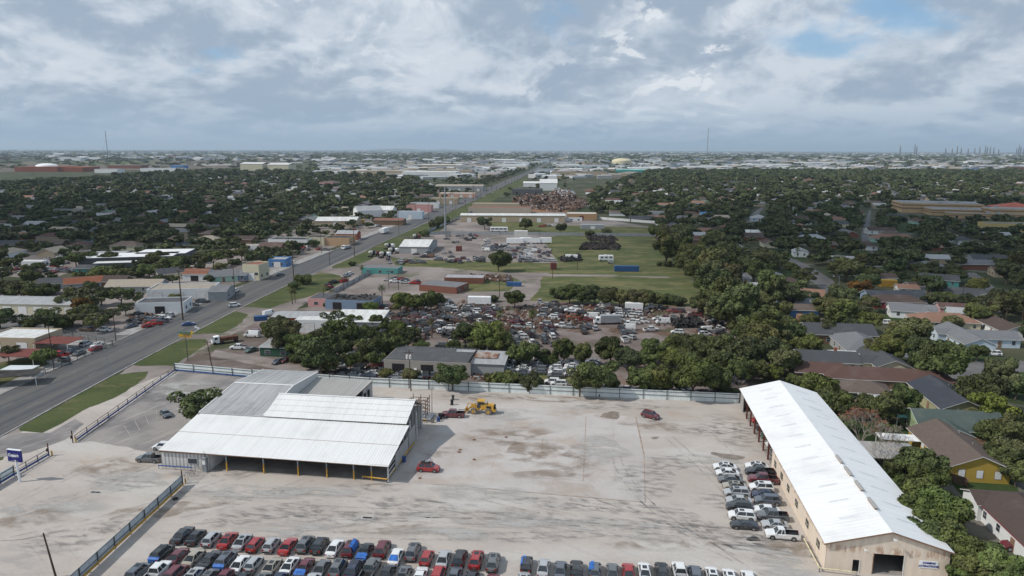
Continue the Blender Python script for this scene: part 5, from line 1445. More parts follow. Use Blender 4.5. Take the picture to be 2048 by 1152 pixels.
H_(1972, 676, 16, 8, -6, 'ltblue', 'grey', 'grey-roofed annex behind the pale blue lawn house', group=g_)
H_(1885, 642, 20, 10, -7.5, 'cream', 'salmon', 'cream bungalow under a faded salmon hip roof', group=g_, typ='hip')
H_(1822, 622, 15, 9, -18, 'white', 'grey', 'white house with blue-trimmed porch and a grey roof', group=g_, wing=(4, 3, 5))
H_(1790, 603, 19, 9, -8, 'maroon', 'dbrown', 'maroon-walled house with a dark brown roof', group=g_, typ='hip')
H_(1595, 620, 13, 7, -5, 'blue', 'brown', 'bright blue shed-like house with a brown roof', group=g_)
H_(1582, 605, 9, 7, -5, 'slateblue', 'navy', 'small blue hut with a navy roof left of the bright blue house', group=g_)
H_(1945, 590, 24, 9, -22, 'white', 'dgrey', 'long white house with a charcoal gabled roof', group=g_, wing=(3, 3, 7))
H_(1877, 560, 15, 9, -25, 'teal', 'dgrey', 'house with one sea-green gable wall and a dark roof', group=g_)
H_(1857, 533, 14, 9, -15, 'brick', 'grey', 'brick house with a grey hip roof among the trees', group=g_, typ='hip')
H_(1763, 556, 11, 7, -8, 'white', 'dbrown', 'white cottage with a dark brown roof beside the yellow box', group=g_)
H_(1733, 542, 13, 8, -8, 'grey', 'grey', 'grey cottage with a grey roof left of the white cottage', group=g_)
H_(1786, 594, 22, 9, -5, 'slateblue', 'navy', 'slate house with a navy roof behind the maroon house', group=g_, detail=False)
H_(1813, 578, 8, 6, -12, 'white', 'salmon', 'tiny white cottage with an orange-brown roof', group=g_)
H_(1838, 574, 10, 6, -5, 'grey', 'dbrown', 'low grey cottage right of the tiny white cottage', group=g_)
H_(1910, 617, 12, 6, -14, 'pink', 'redbrown', 'pink-walled house with a red-brown roof', group=g_)
H_(1925, 627, 10, 6, -20, 'mint', 'lgrey', 'mint-coloured outbuilding with a pale roof', group=g_)
H_(2005, 655, 18, 9, -97.5, 'white', 'dbrown', 'white house with a dark brown roof near the power poles', group=g_)
H_(1786, 478, 27, 11, -16, 'mint', 'salmon', 'mint house with a long salmon-coloured roof', group=g_, typ='hip', wing=(9, 4, 7))
H_(1725, 492, 15, 10, -12, 'white', 'dbrown', 'white house with brown hip roof by the far street', group=g_, typ='hip')
H_(1760, 462, 19, 10, -8, 'white', 'dbrown', 'white house with a very dark roof beyond the mint house', group=g_)
H_(1527, 553, 16, 11, -20, 'cream', 'grey', 'cream house with a grey hip roof beyond the tree line', group=g_, typ='hip')
H_(1478, 556, 9, 8, -8, 'grey', 'grey', 'grey garage with a white door beyond the tree line', group=g_)
H_(1520, 577, 9, 8, -8, 'white', 'lgrey', 'white shed beside the parked motorhome', group=g_)
H_(1402, 464, 12, 10, -8, 'ltblue', 'salmon', 'pale blue house with a tan roof', group=g_)
H_(1312, 437, 14, 9, -5, 'white', 'salmon', 'white house with an orange gabled roof', group=g_, wing=(3, 2, 6))
H_(1283, 438, 20, 9, -5, 'darkgrey', 'dgrey', 'dark grey house left of the orange-roofed one', group=g_)
H_(1355, 438, 16, 10, -8, 'ltblue', 'grey', 'blue-grey roofed house beyond the big tree', group=g_)
H_(1424, 442, 20, 9, -5, 'grey', 'grey', 'grey house with a white porch beside the short street', group=g_)
H_(1418, 430, 16, 9, -5, 'ltblue', 'blue', 'small house under a blue roof behind the grey porch house', group=g_)
H_(1395, 480, 17, 10, -8, 'brown', 'redbrown', 'brown-roofed low house next to the tree line', group=g_, typ='hip')
H_(1447, 480, 22, 11, -97.5, 'brown', 'dbrown', 'long brown roof of a low house, grey end facing right', group=g_, typ='hip')
H_(1480, 500, 14, 9, -97.5, 'slateblue', 'grey', 'slate-blue house with a grey roof right of the brown roofs', group=g_)
H_(1461, 456, 15, 11, -15, 'tan', 'salmon', 'tan hip-roofed house near the short street', group=g_, typ='hip')
H_(1517, 437, 13, 12, -12, 'ltblue', 'lgrey', 'pale house with a light grey pyramid roof', group=g_, typ='hip')
H_(1503, 466, 10, 7, -8, 'white', 'white', 'white twin-gabled house, left part', group=g_)
H_(1521, 465, 8, 8, 80, 'white', 'grey', 'white gabled house with an arched window', group=g_)
H_(1450, 530, 15, 7, -5, 'redbrown' if False else 'brown', 'dgrey', 'dark low shed with a red front near the tree line', group=g_)
H_(1600, 505, 10, 8, 75, 'white', 'lgrey', 'small white double-gabled house beside the street bend', group=g_)
H_(1684, 522, 12, 9, -10, 'grey', 'lgrey', 'pale carport roof among trees', group=g_, detail=False)
H_(1610, 590, 14, 9, -25, 'mint', 'salmon', 'mint shed with a salmon roof above the blue house', group=g_)
H_(1625, 610, 13, 8, -12, 'grey', 'grey', 'grey gabled roof right of the salmon roof', group=g_)
H_(1870, 478 + 40, 12, 8, -10, 'tan', 'lgrey', 'tan house with pale roof under trees', group=g_)
H_(2020, 545, 16, 9, -15, 'tan', 'redbrown', 'tan house with reddish roof at the right edge', group=g_)
H_(1990, 520, 26, 9, -8, 'grey', 'dgrey', 'long dark-roofed house at the right edge', group=g_)
# small roofs near the long building
def flatroof(u, v, L, W, rz, z, mat, label, nm='patio_roof', th=.1):
    p = G(u, v, z); rt = thing(nm, label, 'shelter', (p.x, p.y, 0), R(rz)); m = MB(); m.box(-L / 2, L / 2, -W / 2, W / 2, z - th, z, mat); m.obj('roof', rt)
    for x in (-L / 2 + .2, L / 2 - .2):
        for y in (-W / 2 + .2, W / 2 - .2): m = MB(); m.box(x - .07, x + .07, y - .07, y + .07, 0, z - th, 'trim_white'); m.obj('post', rt)
    OCC.append((p.x, p.y, max(L, W) * .4)); return rt
flatroof(1828, 828, 9, 5, -8, 2.7, 'teal_sheet', 'turquoise sheet roof beside the green house')
flatroof(1830, 876, 14, 3.4, -10, 2.7, 'trim_white', 'white flat canopy behind the yellow house')
flatroof(1687, 705, 8, 5, -8, 2.7, 'roof_metal', 'pale blue metal canopy left of the brick chimney')
flatroof(1796, 710, 8, 4, -8, 2.7, 'trim_white', 'white canopy right of the cream gabled house')
flatroof(1738, 790, 5, 4, -12, 2.5, 'roof_metal', 'small pale metal canopy behind the tan outbuilding')
flatroof(1760, 782, 8, 3.5, -12, 2.5, 'roof_metal', 'long pale metal canopy between the tan outbuilding and the trees')
flatroof(1770, 900, 12, 8, -8, 2.8, 'roof_annex', 'brown-grey flat shelter under the bare tree')

# ------------------------------------------------------------ commercial buildings
def shop(u, v, L, W, rz, h, wall, roof, label, typ='flat', doors=2, z=None, group='commercial buildings along the road', name='commercial_building', rmat=None, wmat='wall_any', dmat='trim_white', pitch=.16, parapet=.5, cat='building', wins=0, right=True):
    p = G(u, v, h * .5 if z is None else z); root = thing(name, label, cat, (p.x, p.y, 0), R(rz), group)
    c = HC[wall] if isinstance(wall, str) else wall; rc = RC[roof] if isinstance(roof, str) else roof
    m = MB(); m.box(-L / 2, L / 2, -W / 2, W / 2, 0, h, wmat)
    if typ == 'flat' and parapet:
        for a in ((-L / 2, L / 2, -W / 2, -W / 2 + .25), (-L / 2, L / 2, W / 2 - .25, W / 2), (-L / 2, -L / 2 + .25, -W / 2 + .25, W / 2 - .25), (L / 2 - .25, L / 2, -W / 2 + .25, W / 2 - .25)): m.box(*a, h, h + parapet, wmat)
    if typ == 'gable':
        for s_ in (-1, 1):
            n = len(m.v); xx = s_ * L / 2; m.v += [(xx, -W / 2, h), (xx, W / 2, h), (xx, 0, h + W / 2 * pitch)]; m.f.append((n, n + 1, n + 2) if s_ > 0 else (n + 1, n, n + 2)); m.m.append(m.mi(wmat))
    m.obj('wall', root, color=c); m = MB()
    if typ == 'flat': m.box(-L / 2 + .26, L / 2 - .26, -W / 2 + .26, W / 2 - .26, h + .01, h + .12, rmat or 'roof_any')
    else: roofgeo(m, L, W, h, pitch, typ, rmat or 'roof_any', .3)
    m.obj('roof', root, color=rc)
    for i in range(doors):
        xx = -L / 2 + (i + .5) * L / doors; dw = min(3.4, L / doors * .6); onwall(doormesh(round(dw, 1), round(min(3.6, h * .75), 1), dmat), 'roller_door', root, xx, -W / 2, 0, 0)
    for i in range(wins): onwall(winmesh(1.6, 1.2), 'window', root, -L / 2 + (i + .5) * L / wins, -W / 2, h * .45, 0)
    if right:
        for yy in (-W * .25, W * .25): onwall(winmesh(1.6, 1.2), 'window', root, L / 2, yy, min(2.0, h * .5), 1)
    OCC.append((p.x, p.y, max(L, W) * .5))
    if L > 30:
        for s_ in (-.5, 0, .5):
            OCC.append((p.x + math.cos(R(rz)) * L * s_ * .8, p.y + math.sin(R(rz)) * L * s_ * .8, W * .7))
    return root
# behind the yard fence
g2 = 'buildings in the scrapyard'
shop(866, 708, 24, 14, -7.5, 3.8, (.34, .31, .28), 'dgrey', 'grey flat-roofed garage with tyres along its roof edge', doors=3, dmat='black_plastic', group=g2, parapet=0, z=3.8)  # black door sheets stand in for the shade inside the open bays
p = G(866, 708, 3.8)
for i in range(22): 
    t = i / 21; q_ = YF(0, 0); m = MB(); lx, ly = (11.6, -6.6 + 13.2 * t * 2) if i < 11 else (11.6 - 12 * (t - .5) * 2, 6.6)
    m.cyl((0, 0, 0), (0, 0, .22), .36, .36, 'tyre_rubber', 9); tag(m.obj('tyre', loc=(p.x + lx * cA + ly * sA, p.y - lx * sA + ly * cA, 3.93)), 'old tyre lying on the edge of the grey garage roof', 'tyre', 'tyres on the garage roof')
shop(961, 716, 14.5, 9.5, -7.5, 3.3, 'grey', 'lgrey', 'low shed with a pale metal roof rusty on its right part', typ='shed', doors=0, group=g2, z=3.3, right=False)
p = G(974, 710, 3.95); m = MB(); slab(m, [(-3.2, -2.4, -.12), (3.2, -2.4, -.12), (3.2, 1.9, .26), (-3.2, 1.9, .26)], .04, 'roof_rusty'); o_ = m.obj('rusty_roof_sheet', loc=(p.x, p.y, 3.95), rz=-YA); tag(o_, 'rusty red sheet laid over the pale shed roof', 'roof sheet')
p = G(843, 741, 3.4)
flatroof(843, 716, 15, 2.2, -7.5, 3.6, 'roof_metal', 'long white awning sheet on the front of the grey garage')
shop(560, 692, 9.5, 6.5, -7.5, 2.9, (.03, .08, .05), 'lgrey', 'small dark green wooden shack with a pale sloping roof', typ='shed', doors=0, wins=2, group=g2, z=2.4)
p = G(566, 712); m = MB(); m.box(-.6, .6, -.6, .6, 0, 2.1, 'blue_beam'); m.box(-.65, .65, -.65, .65, 2.1, 2.3, 'sign_white'); m.box(-.3, .3, -.62, -.605, .1, 1.9, 'container_blue')
tag(m.obj('portable_toilet', loc=p), 'blue portable toilet with white roof by the green shack', 'portable toilet')
shop(596, 632, 15, 9, -3, 4.0, 'orange', 'lgrey', 'orange workshop with a striped grey and cream roof', typ='gable', group=g2, doors=1, z=3.5)
shop(657, 634, 19, 12, -3, 4.2, 'white', 'white', 'white workshop with a flat white roof right of the orange one', group=g2, parapet=.2, z=4)
shop(722, 637, 16, 13, -3, 4.5, 'grey', 'white', 'white sloped-roof barn at the right end of the workshops', typ='shed', group=g2, z=4, doors=0)
shop(658, 593, 13, 11, -6, 3.2, 'pink', 'dgrey', 'pink-walled shop with a dark flat roof', group=g2, doors=0, wins=2, parapet=.1, z=3)
shop(707, 596, 19, 10, -8, 3.8, 'slateblue', 'black', 'open-fronted tyre shed with its roof covered in tyres', group=g2, doors=2, dmat='black_plastic', parapet=0, z=3.6)  # its open front is closed by black sheets painted as shade
pp_ = G(707, 594, 3.9)
for i in range(40):
    m = MB(); m.cyl((0, 0, 0), (0, 0, .3), .42, .42, 'tyre_rubber', 8)
    tag(m.obj('tyre', loc=(pp_.x + rnd.uniform(-8.5, 8.5), pp_.y + rnd.uniform(-4, 4), 3.93 + (.3 if i % 3 == 0 else 0))), 'black tyre heaped on the roof of the tyre shed', 'tyre', 'tyres on the tyre shed roof')
shop(765, 533, 18, 9, -6, 2.8, 'teal', 'grey', 'turquoise building with a grey flat roof', doors=0, wins=3, group=g2, z=3, parapet=.1)
shop(838, 487, 17, 30, -4, 4, 'grey', 'white', 'grey metal warehouse with a cream roof beside the cement lot', typ='gable', doors=1, group=g2, z=4)
shop(888, 564, 18, 12, -22, 2.7, 'brick', 'grey', 'red brick building with a patchy grey flat roof', doors=0, group=g2, z=3.5, parapet=.1)
shop(930, 549, 18, 8, -4, 2.6, 'brick', 'lgrey', 'low grey-roofed back wing of the brick building', doors=0, group=g2, z=3.5, parapet=.1)
shop(1026, 432, 88, 17, -1.5, 5.6, 'tan', 'white', 'very long tan warehouse with a white metal roof', typ='gable', doors=6, group=g2, z=4.5, pitch=.12)
shop(1163, 429, 26, 16, -4, 5, (.42, .26, .14), 'white', 'square orange-tan building with a white roof', doors=1, dmat='dumpster_red', group=g2, z=4)
shop(1185, 452, 18, 9, -3, 3.2, 'grey', 'lgrey', 'pale shed standing alone in the fenced grass lot', doors=1, group=g2, z=2, parapet=.1)
shop(1143, 438, 18, 5, -3, 2.6, 'white', 'lgrey', 'small canopy office in front of the orange-tan building', doors=0, wins=3, group=g2, z=1.5, parapet=.05)
shop(1000, 417, 60, 16, -3, 5, (.42, .36, .30), 'rust', 'rust-roofed warehouse behind the long tan one', doors=0, group=g2, z=4)
shop(992, 409, 48, 15, -3, 5, 'tan', 'tan', 'pale flat building beside the scrap heap', doors=0, group=g2, z=4)
shop(1055, 381, 40, 26, -6, 7, 'darkgrey', 'dgrey', 'dark open shelter behind the scrap heap', doors=3, dmat='black_plastic', group=g2, z=5)  # black doors and dark walls stand in for shade inside the open shelter
shop(1097, 372, 26, 30, -3, 11, 'white', 'white', 'tall pale gabled hall beyond the scrap heap', typ='gable', doors=1, group=g2, z=6, pitch=.35)
shop(1075, 367, 46, 30, -3, 6, 'white', 'white', 'wide white-roofed hall left of the tall gabled hall', typ='gable', doors=2, group=g2, z=5)
# left of the road
shop(512, 536, 8, 10, -8, 7, 'cream', 'rust', 'two-storey cream building with peeling walls', doors=1, wins=3, z=5)
shop(560, 516, 9, 10, 0, 3.6, 'blue', 'lgrey', 'blue-fronted shop behind the cream building', doors=1, wins=2, z=4)
shop(368, 573, 25, 13, 8, 3.8, 'white', 'tan', 'long white ruined shop with peeling paint', doors=3, z=4)
shop(443, 576, 7, 14, 8, 3.8, 'grey', 'grey', 'grey gabled end of the ruined white shop', typ='gable', doors=0, z=4)
shop(328, 601, 17, 10, 8, 3.8, 'white', 'dgrey', 'white garage with black doors and a grey flat roof', doors=1, dmat='black_plastic', z=4)
shop(55, 606, 48, 13, -4, 3.6, 'cream', 'lgrey', 'long cream storage units with a blue-grey roof', doors=8, z=2.5, typ='gable', cat='storage units')
shop(46, 672, 17, 12, -4, 3.6, 'tan', 'white', 'low block building with a bright white roof near the road', doors=2, z=3, wins=2)
flatroof(118, 680, 11, 8, -4, 3.0, 'dumpster_red', 'dull red curved canopy beside the white-roofed block')
flatroof(46, 705, 12, 8, -4, 2.8, 'dumpster_red', 'dull red low canopy behind the roadside tree')
flatroof(40, 735, 8, 4, 0, 2.2, 'skylight', 'grey glass-like sheet on a frame near the left edge')
flatroof(-8, 749, 20, 6, 15, 2.8, 'roof_tar', 'dark canopy cut by the left picture edge')
shop(262, 508, 46, 17, 12, 4.0, 'darkgrey', 'white', 'large bright white canopy roof over a dark open lot', doors=0, z=4.5, parapet=0, rmat='roof_white_clean')  # dark grey walls stand in for the shade under the open canopy
shop(330, 501, 27, 18, 8, 4.0, 'darkgrey', 'white', 'second bright white flat roof behind the trees', doors=0, z=4.5, parapet=0, rmat='roof_white_clean')
shop(236, 524, 22, 7, 12, 3.0, 'darkgrey', 'white', 'narrow white lean-to roof below the big canopy', doors=0, z=3, parapet=0)
shop(222, 503, 18, 9, 8, 3.6, 'darkgrey', 'lgrey', 'grey flat roof left of the big white canopy', doors=2, z=4, parapet=0)
shop(60, 524, 16, 5, -2, 3.2, 'white', 'white', 'white box trailer office in the car lot', doors=0, z=2.5, parapet=0)
shop(397, 546, 11, 9, 0, 3.2, 'white', 'rust', 'white garage with a rusty gabled roof', doors=1, dmat='black_plastic', typ='gable', pitch=.4, z=3)
housep(340, 547, 12, 9, 40, 'cream', 'dgrey', 'cream house with a dark roof near the ruined shop')
housep(448, 552, 12, 9, 20, 'mint', 'grey', 'mint gabled house near the road')
housep(474, 550, 12, 9, 0, 'slateblue', 'grey', 'slate gabled house beside the mint house')
housep(355, 481, 15, 11, 10, 'slateblue', 'brown', 'blue house with a brown hip roof and white porch', typ='hip')
housep(418, 480, 15, 10, 0, 'tan', 'tan', 'tan house with a pale hip roof', typ='hip')
housep(412, 458, 18, 10, 15, 'brick', 'dgrey', 'brick house with dark roof on a small lawn')
housep(170, 566, 15, 9, 30, 'grey', 'rust', 'grey house with a rusty orange roof')
housep(130, 566, 19, 8, 15, 'grey', 'dgrey', 'long grey house with dark roof left of the rusty roof')
housep(225, 563, 14, 9, 0, 'brown', 'dbrown', 'brown-roofed house among trees behind the ruined shop')
housep(275, 572, 22, 10, 5, 'grey', 'tan', 'pale low building left of the ruined shop')
housep(175, 538, 8, 6, 0, 'teal', 'dgrey', 'small turquoise kiosk in the car lot')
housep(285, 453, 16, 10, 10, 'grey', 'brown', 'brown roofed house among the left trees')
housep(135, 448, 18, 11, 12, 'grey', 'dgrey', 'large dark hip roofed house in the left trees', typ='hip')
housep(100, 545 - 57, 18, 9, 5, 'brown', 'brown', 'brown low house behind the car lot')
housep(30, 490, 26, 10, 5, 'brown', 'dgrey', 'long dark house behind the car lot')
shop(545, 494, 13, 10, 0, 3.8, 'brick', 'redbrown', 'rough brick house with a brown gabled roof', typ='gable', doors=0, pitch=.4, z=3)
shop(503, 495, 10, 7, 0, 3.2, 'white', 'tan', 'low pale shed left of the rough brick house', doors=0, z=2)
shop(583, 479, 25, 13, -4, 4.4, 'white', 'black', 'white-fronted end of the tar-roofed strip', doors=3, z=4)
shop(637, 476, 12, 14, -4, 4.8, 'cream', 'black', 'cream middle part of the tar-roofed strip', doors=0, z=4)
shop(668, 476, 24, 14, -4, 4.6, (.50, .33, .20), 'black', 'tan stucco part of the tar-roofed strip', doors=0, z=4)
shop(697, 468, 14, 10, -4, 4.2, 'orange', 'lgrey', 'bright orange building with a pale metal roof', typ='gable', doors=1, pitch=.35, z=3.5)
shop(677, 438, 32, 22, 2, 4.5, 'tan', 'white', 'wide warehouse with a cream-white vaulted roof', typ='gable', doors=1, z=5, pitch=.2)
shop(735, 422, 22, 18, 25, 6, 'white', 'lgrey', 'white gabled warehouse among trees', typ='gable', doors=1, z=5, pitch=.4)
shop(765, 421, 22, 16, -5, 6, 'white', 'white', 'second white gabled warehouse right of the first', typ='gable', doors=1, z=5, pitch=.4)
shop(780, 439, 24, 12, -4, 4, 'brown', 'rust', 'rusty-roofed sheds left of the road', typ='gable', doors=0, z=4)
shop(822, 428, 22, 10, -3, 6, 'ltblue', 'lgrey', 'pale blue tall shop facing the road', doors=1, z=4)
shop(840, 415, 24, 14, -3, 6, 'pink', 'rust', 'brick-red stained warehouse near the road', doors=1, z=4)
shop(920, 373, 70, 26, -2, 7, 'grey', 'tan', 'long grey warehouse with a tan roof near the road', typ='gable', doors=5, z=6)
shop(915, 388, 46, 18, -2, 5, 'salmon', 'white', 'long orange strip mall beside the road', doors=4, z=4)
shop(890, 398, 30, 16, -2, 6, 'tan', 'tan', 'tan block near the tall grey monopole', doors=2, z=5)
shop(850, 408, 30, 12, -2, 5, 'white', 'grey', 'white low shop left of the tan block', doors=2, z=4)

# school on the right
def school():
    p = G(1962, 432); root = thing('school_building', 'large tan and brown banded school with stepped flat roofs', 'school', (p.x, p.y, 0), R(-14))
    def blk(x0, x1, y0, y1, h, nm='block'):
        m = MB(); m.box(x0, x1, y0, y1, 0, h * .38, 'band_tan'); m.box(x0 - .02, x1 + .02, y0 - .02, y1 + .02, h * .38, h * .55, 'band_brown'); m.box(x0, x1, y0, y1, h * .55, h * .72, 'band_tan'); m.box(x0 - .02, x1 + .02, y0 - .02, y1 + .02, h * .72, h * .86, 'band_brown'); m.box(x0, x1, y0, y1, h * .86, h, 'band_tan')
        w_ = m.obj('wall', root); m = MB(); m.box(x0 + .4, x1 - .4, y0 + .4, y1 - .4, h, h + .12, 'roof_school'); m.obj('roof', root)
        for i in range(3): m = MB(); xx = rnd.uniform(x0 + 3, x1 - 5); yy = rnd.uniform(y0 + 3, y1 - 5); m.box(xx, xx + 2.6, yy, yy + 2, h + .12, h + 1.5, 'galvanised'); m.obj('roof_unit', root)
    blk(-62, 8, 20, 60, 9.5); blk(-44, 20, -6, 20, 6.0); blk(0, 62, -24, 2, 8.5); blk(-38, 60, -30, -22, 4.6); blk(20, 90, 2, 40, 6)
    m = MB(); x0, x1, y0, y1 = 20, 58, 14, 48; c_ = (39, 31, 11.5)
    for a, b_ in (((x0, y0), (x1, y0)), ((x1, y0), (x1, y1)), ((x1, y1), (x0, y1)), ((x0, y1), (x0, y0))): m.poly([(*a, 6.6), (*b_, 6.6), c_], 'roof_school_red')
    m.obj('pyramid_roof', root)
    for i in range(8): onwall(doormesh(2.0, 2.4, 'window_glass'), 'door', root, -30 + i * 11, -30.0, 0, 0)
    for k in range(-5, 6): OCC.append((p.x + k * 14, p.y + 8 - k * 3, 34)); OCC.append((p.x + k * 14, p.y - 34 - k * 3, 22)); OCC.append((p.x + k * 14 - 6, p.y - 66 - k * 3, 12))
simple('band_tan', (.50, .36, .20), .9, .1, .1, .0 if False else .08, .3); simple('band_brown', (.22, .15, .10), .9, .1, var=.1); simple('roof_school', (.27, .27, .28), .9, .1, var=.2, scale=.08); simple('roof_school_red', (.42, .12, .08), .8, .2, var=.1)
school()
shop(2035, 455, 50, 14, -8, 6, (.56, .43, .18), 'grey', 'yellow-tan hall in front of the school at the right edge', doors=0, wins=4, z=3, group=None)

# ------------------------------------------------------------ other vehicles and yard things
def boxv(u, v, L, W, h0, h1, rz, mat, label, nm, cat, wheels=0, wheelmat='tyre_rubber', extra=None, z=0):
    p = G(u, v, (h0 + h1) / 2); root = thing(nm, label, cat, (p.x, p.y, z), R(rz)); m = MB(); m.box(-L / 2, L / 2, -W / 2, W / 2, h0, h1, mat); 
    m.box(-L / 2 + .1, L / 2 - .1, -W / 2 + .1, W / 2 - .1, h1, h1 + .06, mat); m.obj('body', root)
    for i in range(wheels):
        xx = -L * .38 + (L * .76) * i / max(1, wheels - 1)
        for s_ in (-1, 1): m = MB(); m.cyl((xx, s_ * (W / 2 - .3), .5), (xx, s_ * (W / 2), .5), .5, .5, wheelmat, 10); m.obj('wheel', root)
    if extra: extra(root, L, W, h0, h1)
    OCC.append((p.x, p.y, L * .5)); return root
def ribs(mat):
    def f(root, L, W, h0, h1):
        for s_ in (-1, 1):
            m = MB()
            for i in range(int(L / .6)): x = -L / 2 + .3 + i * .6; m.box(x - .09, x + .09, s_ * W / 2 - .02 + (.0 if s_ > 0 else -.03), s_ * W / 2 + .05 + (0 if s_ > 0 else -.03), h0 + .1, h1 - .1, mat)
            m.obj('ribbed_side', root)
    return f
def cabx(mat, glass='car_glass', back=False):
    def f(root, L, W, h0, h1):
        m = MB(); x0 = -L / 2 - 2.3; m.loft([[(x0, -1.05, .55), (x0, 1.05, .55), (-L / 2 - .1, 1.05, .55), (-L / 2 - .1, -1.05, .55)], [(x0, -1.05, 1.5), (x0, 1.05, 1.5), (-L / 2 - .1, 1.05, 1.5), (-L / 2 - .1, -1.05, 1.5)], [(x0 + .7, -.95, 2.5), (x0 + .7, .95, 2.5), (-L / 2 - .1, .95, 2.6), (-L / 2 - .1, -.95, 2.6)]], mat); m.obj('cab', root)
        m = MB(); m.poly([(x0 + .02, -.9, 1.55), (x0 + .02, .9, 1.55), (x0 + .62, .85, 2.42), (x0 + .62, -.85, 2.42)], glass); [m.box(x0 + .75, x0 + 1.6, s_ * 1.06 - .02, s_ * 1.06 + .02, 1.6, 2.3, glass) for s_ in (-1, 1)]; m.obj('windows', root)
        m = MB(); [m.cyl((x0 + .7, s_ * .8, .48), (x0 + .7, s_ * 1.06, .48), .48, .48, 'tyre_rubber', 10) for s_ in (-1,)]; m.obj('wheel', root); m = MB(); m.cyl((x0 + .7, .8, .48), (x0 + .7, 1.06, .48), .48, .48, 'tyre_rubber', 10); m.obj('wheel', root)
    return f
boxv(1253, 537, 12.2, 2.45, .1, 2.8, -3, 'container_blue', 'blue shipping container lying in the green field', 'shipping_container', 'container', extra=ribs('container_blue'))
def rv(root, L, W, h0, h1):
    for i in range(3): onwall(winmesh(1.3, .8), 'window', root, -L / 2 + (i + .6) * L / 3.2, -W / 2, (h0 + h1) / 2 + .3, 0)
    m = MB(); m.box(-1, .4, -.5, .5, h1 + .06, h1 + .4, 'trim_white'); m.obj('roof_unit', root)
boxv(1212, 515, 7.8, 2.4, .6, 3.1, 2, 'white_paint', 'white caravan standing in the green field', 'caravan', 'caravan', 2, extra=rv)
boxv(1222, 523, 3, 2, .3, 1.9, 2, 'galvanised', 'small grey trailer in front of the field caravan', 'trailer', 'trailer', 1)
boxv(1503, 573, 10.5, 2.5, .6, 3.2, -6, 'white_paint', 'white motorhome parked beyond the tree line', 'motorhome', 'motorhome', 2, extra=rv)
boxv(1775, 566, 7, 4, .1, 3, -8, 'dull_yellow', 'bright yellow box body beside the white cottage', 'storage_box', 'storage box')
boxv(1612, 637, 6, 3.2, .1, 2.7, -5, 'trim_brown', 'pinkish brown garden shed below the blue house', 'garden_shed', 'shed')
boxv(1221, 637, 7.2, 2.5, .7, 3.2, 5, 'galvanised', 'grey box truck body open at its end amid the wrecks', 'box_truck', 'truck', 2, extra=cabx('white_paint'))
boxv(1268, 612, 6.5, 2.4, .5, 3.0, -5, 'white_paint', 'white high-roofed box van at the scrapyard back edge', 'box_van', 'truck', 2)
boxv(959, 600, 9, 2.5, .7, 3.4, -4, 'white_paint', 'white box trailer with faded lettering behind the wrecks', 'box_trailer', 'trailer', 2, extra=lambda root, L, W, h0, h1: text('TRAILERS', .9, 'slate_text', root, (.3, -W / 2 - .03, 2.4), (R(90), 0, 0)) if False else None)
boxv(1030, 481, 11, 2.6, .9, 3.9, -2, 'white_paint', 'white box trailer, leftmost of the trailers in the upper lot', 'box_trailer', 'trailer', 2)
boxv(1060, 480, 13, 2.6, .9, 3.9, -2, 'white_paint', 'white box trailer behind the white truck cab', 'box_trailer', 'trailer', 2)
boxv(1083, 480, 13, 2.6, .9, 3.9, -2, 'white_paint', 'long white truck and trailer, rightmost in the upper lot', 'box_truck', 'truck', 3, extra=cabx('white_paint'))
boxv(1042, 470, 9, 5, .1, 6.0, -2, 'tank_white', 'pale tower-like block behind the white trailers', 'storage_tank', 'storage tank')
boxv(998, 458, 13, 2.7, .6, 3.4, -1, 'white_paint', 'long white coach parked behind the upper lot', 'bus', 'bus', 3, extra=lambda root, L, W, h0, h1: [onwall(winmesh(2.4, 1.0), 'window', root, -4.5 + i * 3, -W / 2, 2.3, 0) for i in range(4)] and None)
boxv(717, 443, 9.5, 2.5, .6, 3.2, 30, 'yellow_paint', 'yellow school bus outside the vaulted warehouse', 'school_bus', 'bus', 2, extra=lambda root, L, W, h0, h1: [onwall(winmesh(1.2, .7), 'window', root, -3.4 + i * 1.7, -W / 2, 2.3, 0) for i in range(5)] and None)
boxv(769, 460, 11, 2.6, 1.0, 4.1, 82, 'white_paint', 'white lorry with box body driving towards the camera on the road', 'lorry', 'truck', 3, extra=None)
p = G(763, 467); m = MB(); m.loft([[(-1.2, -1.6, .5), (1.2, -1.6, .5), (1.2, 1.4, .5), (-1.2, 1.4, .5)], [(-1.2, -1.6, 1.6), (1.2, -1.6, 1.6), (1.2, 1.4, 1.6), (-1.2, 1.4, 1.6)], [(-1.1, -.6, 3.2), (1.1, -.6, 3.2), (1.1, 1.4, 3.4), (-1.1, 1.4, 3.4)]], 'white_paint'); m.box(-1.0, 1.0, -1.66, -1.6, .7, 1.3, 'rim_metal'); m.poly([(-1, -1.58, 1.7), (1, -1.58, 1.7), (.95, -.68, 3.0), (-.95, -.68, 3.0)], 'car_glass')
tag(m.obj('truck_cab', loc=p, rz=R(-6)), 'white cab pulling the white box body on the road', 'truck')
boxv(694, 493, 6.5, 2.3, .8, 1.8, 75, 'galvanised', 'flatbed work truck driving away on the road', 'flatbed_truck', 'truck', 2, extra=cabx('white_paint'))
boxv(1147 - 4, 518 - 5, 7, 2.3, .6, 2.4, -5, 'white_paint', 'white step van near the dark heap in the field', 'step_van', 'van', 2)
boxv(1107, 532, 3, 2.4, .1, 3.3, 5, 'dumpster_red', 'tall red metal bin standing at the field edge', 'metal_bin', 'bin')
boxv(1028, 568, 6.5, 2.5, .1, 1.8, -8, 'container_blue', 'blue skip with scrap next to the bush', 'skip', 'skip')
boxv(521, 636, 4.4, 2.2, .1, 1.6, 20, 'container_blue', 'dark blue skip on the lot by the grass verge', 'skip', 'skip')
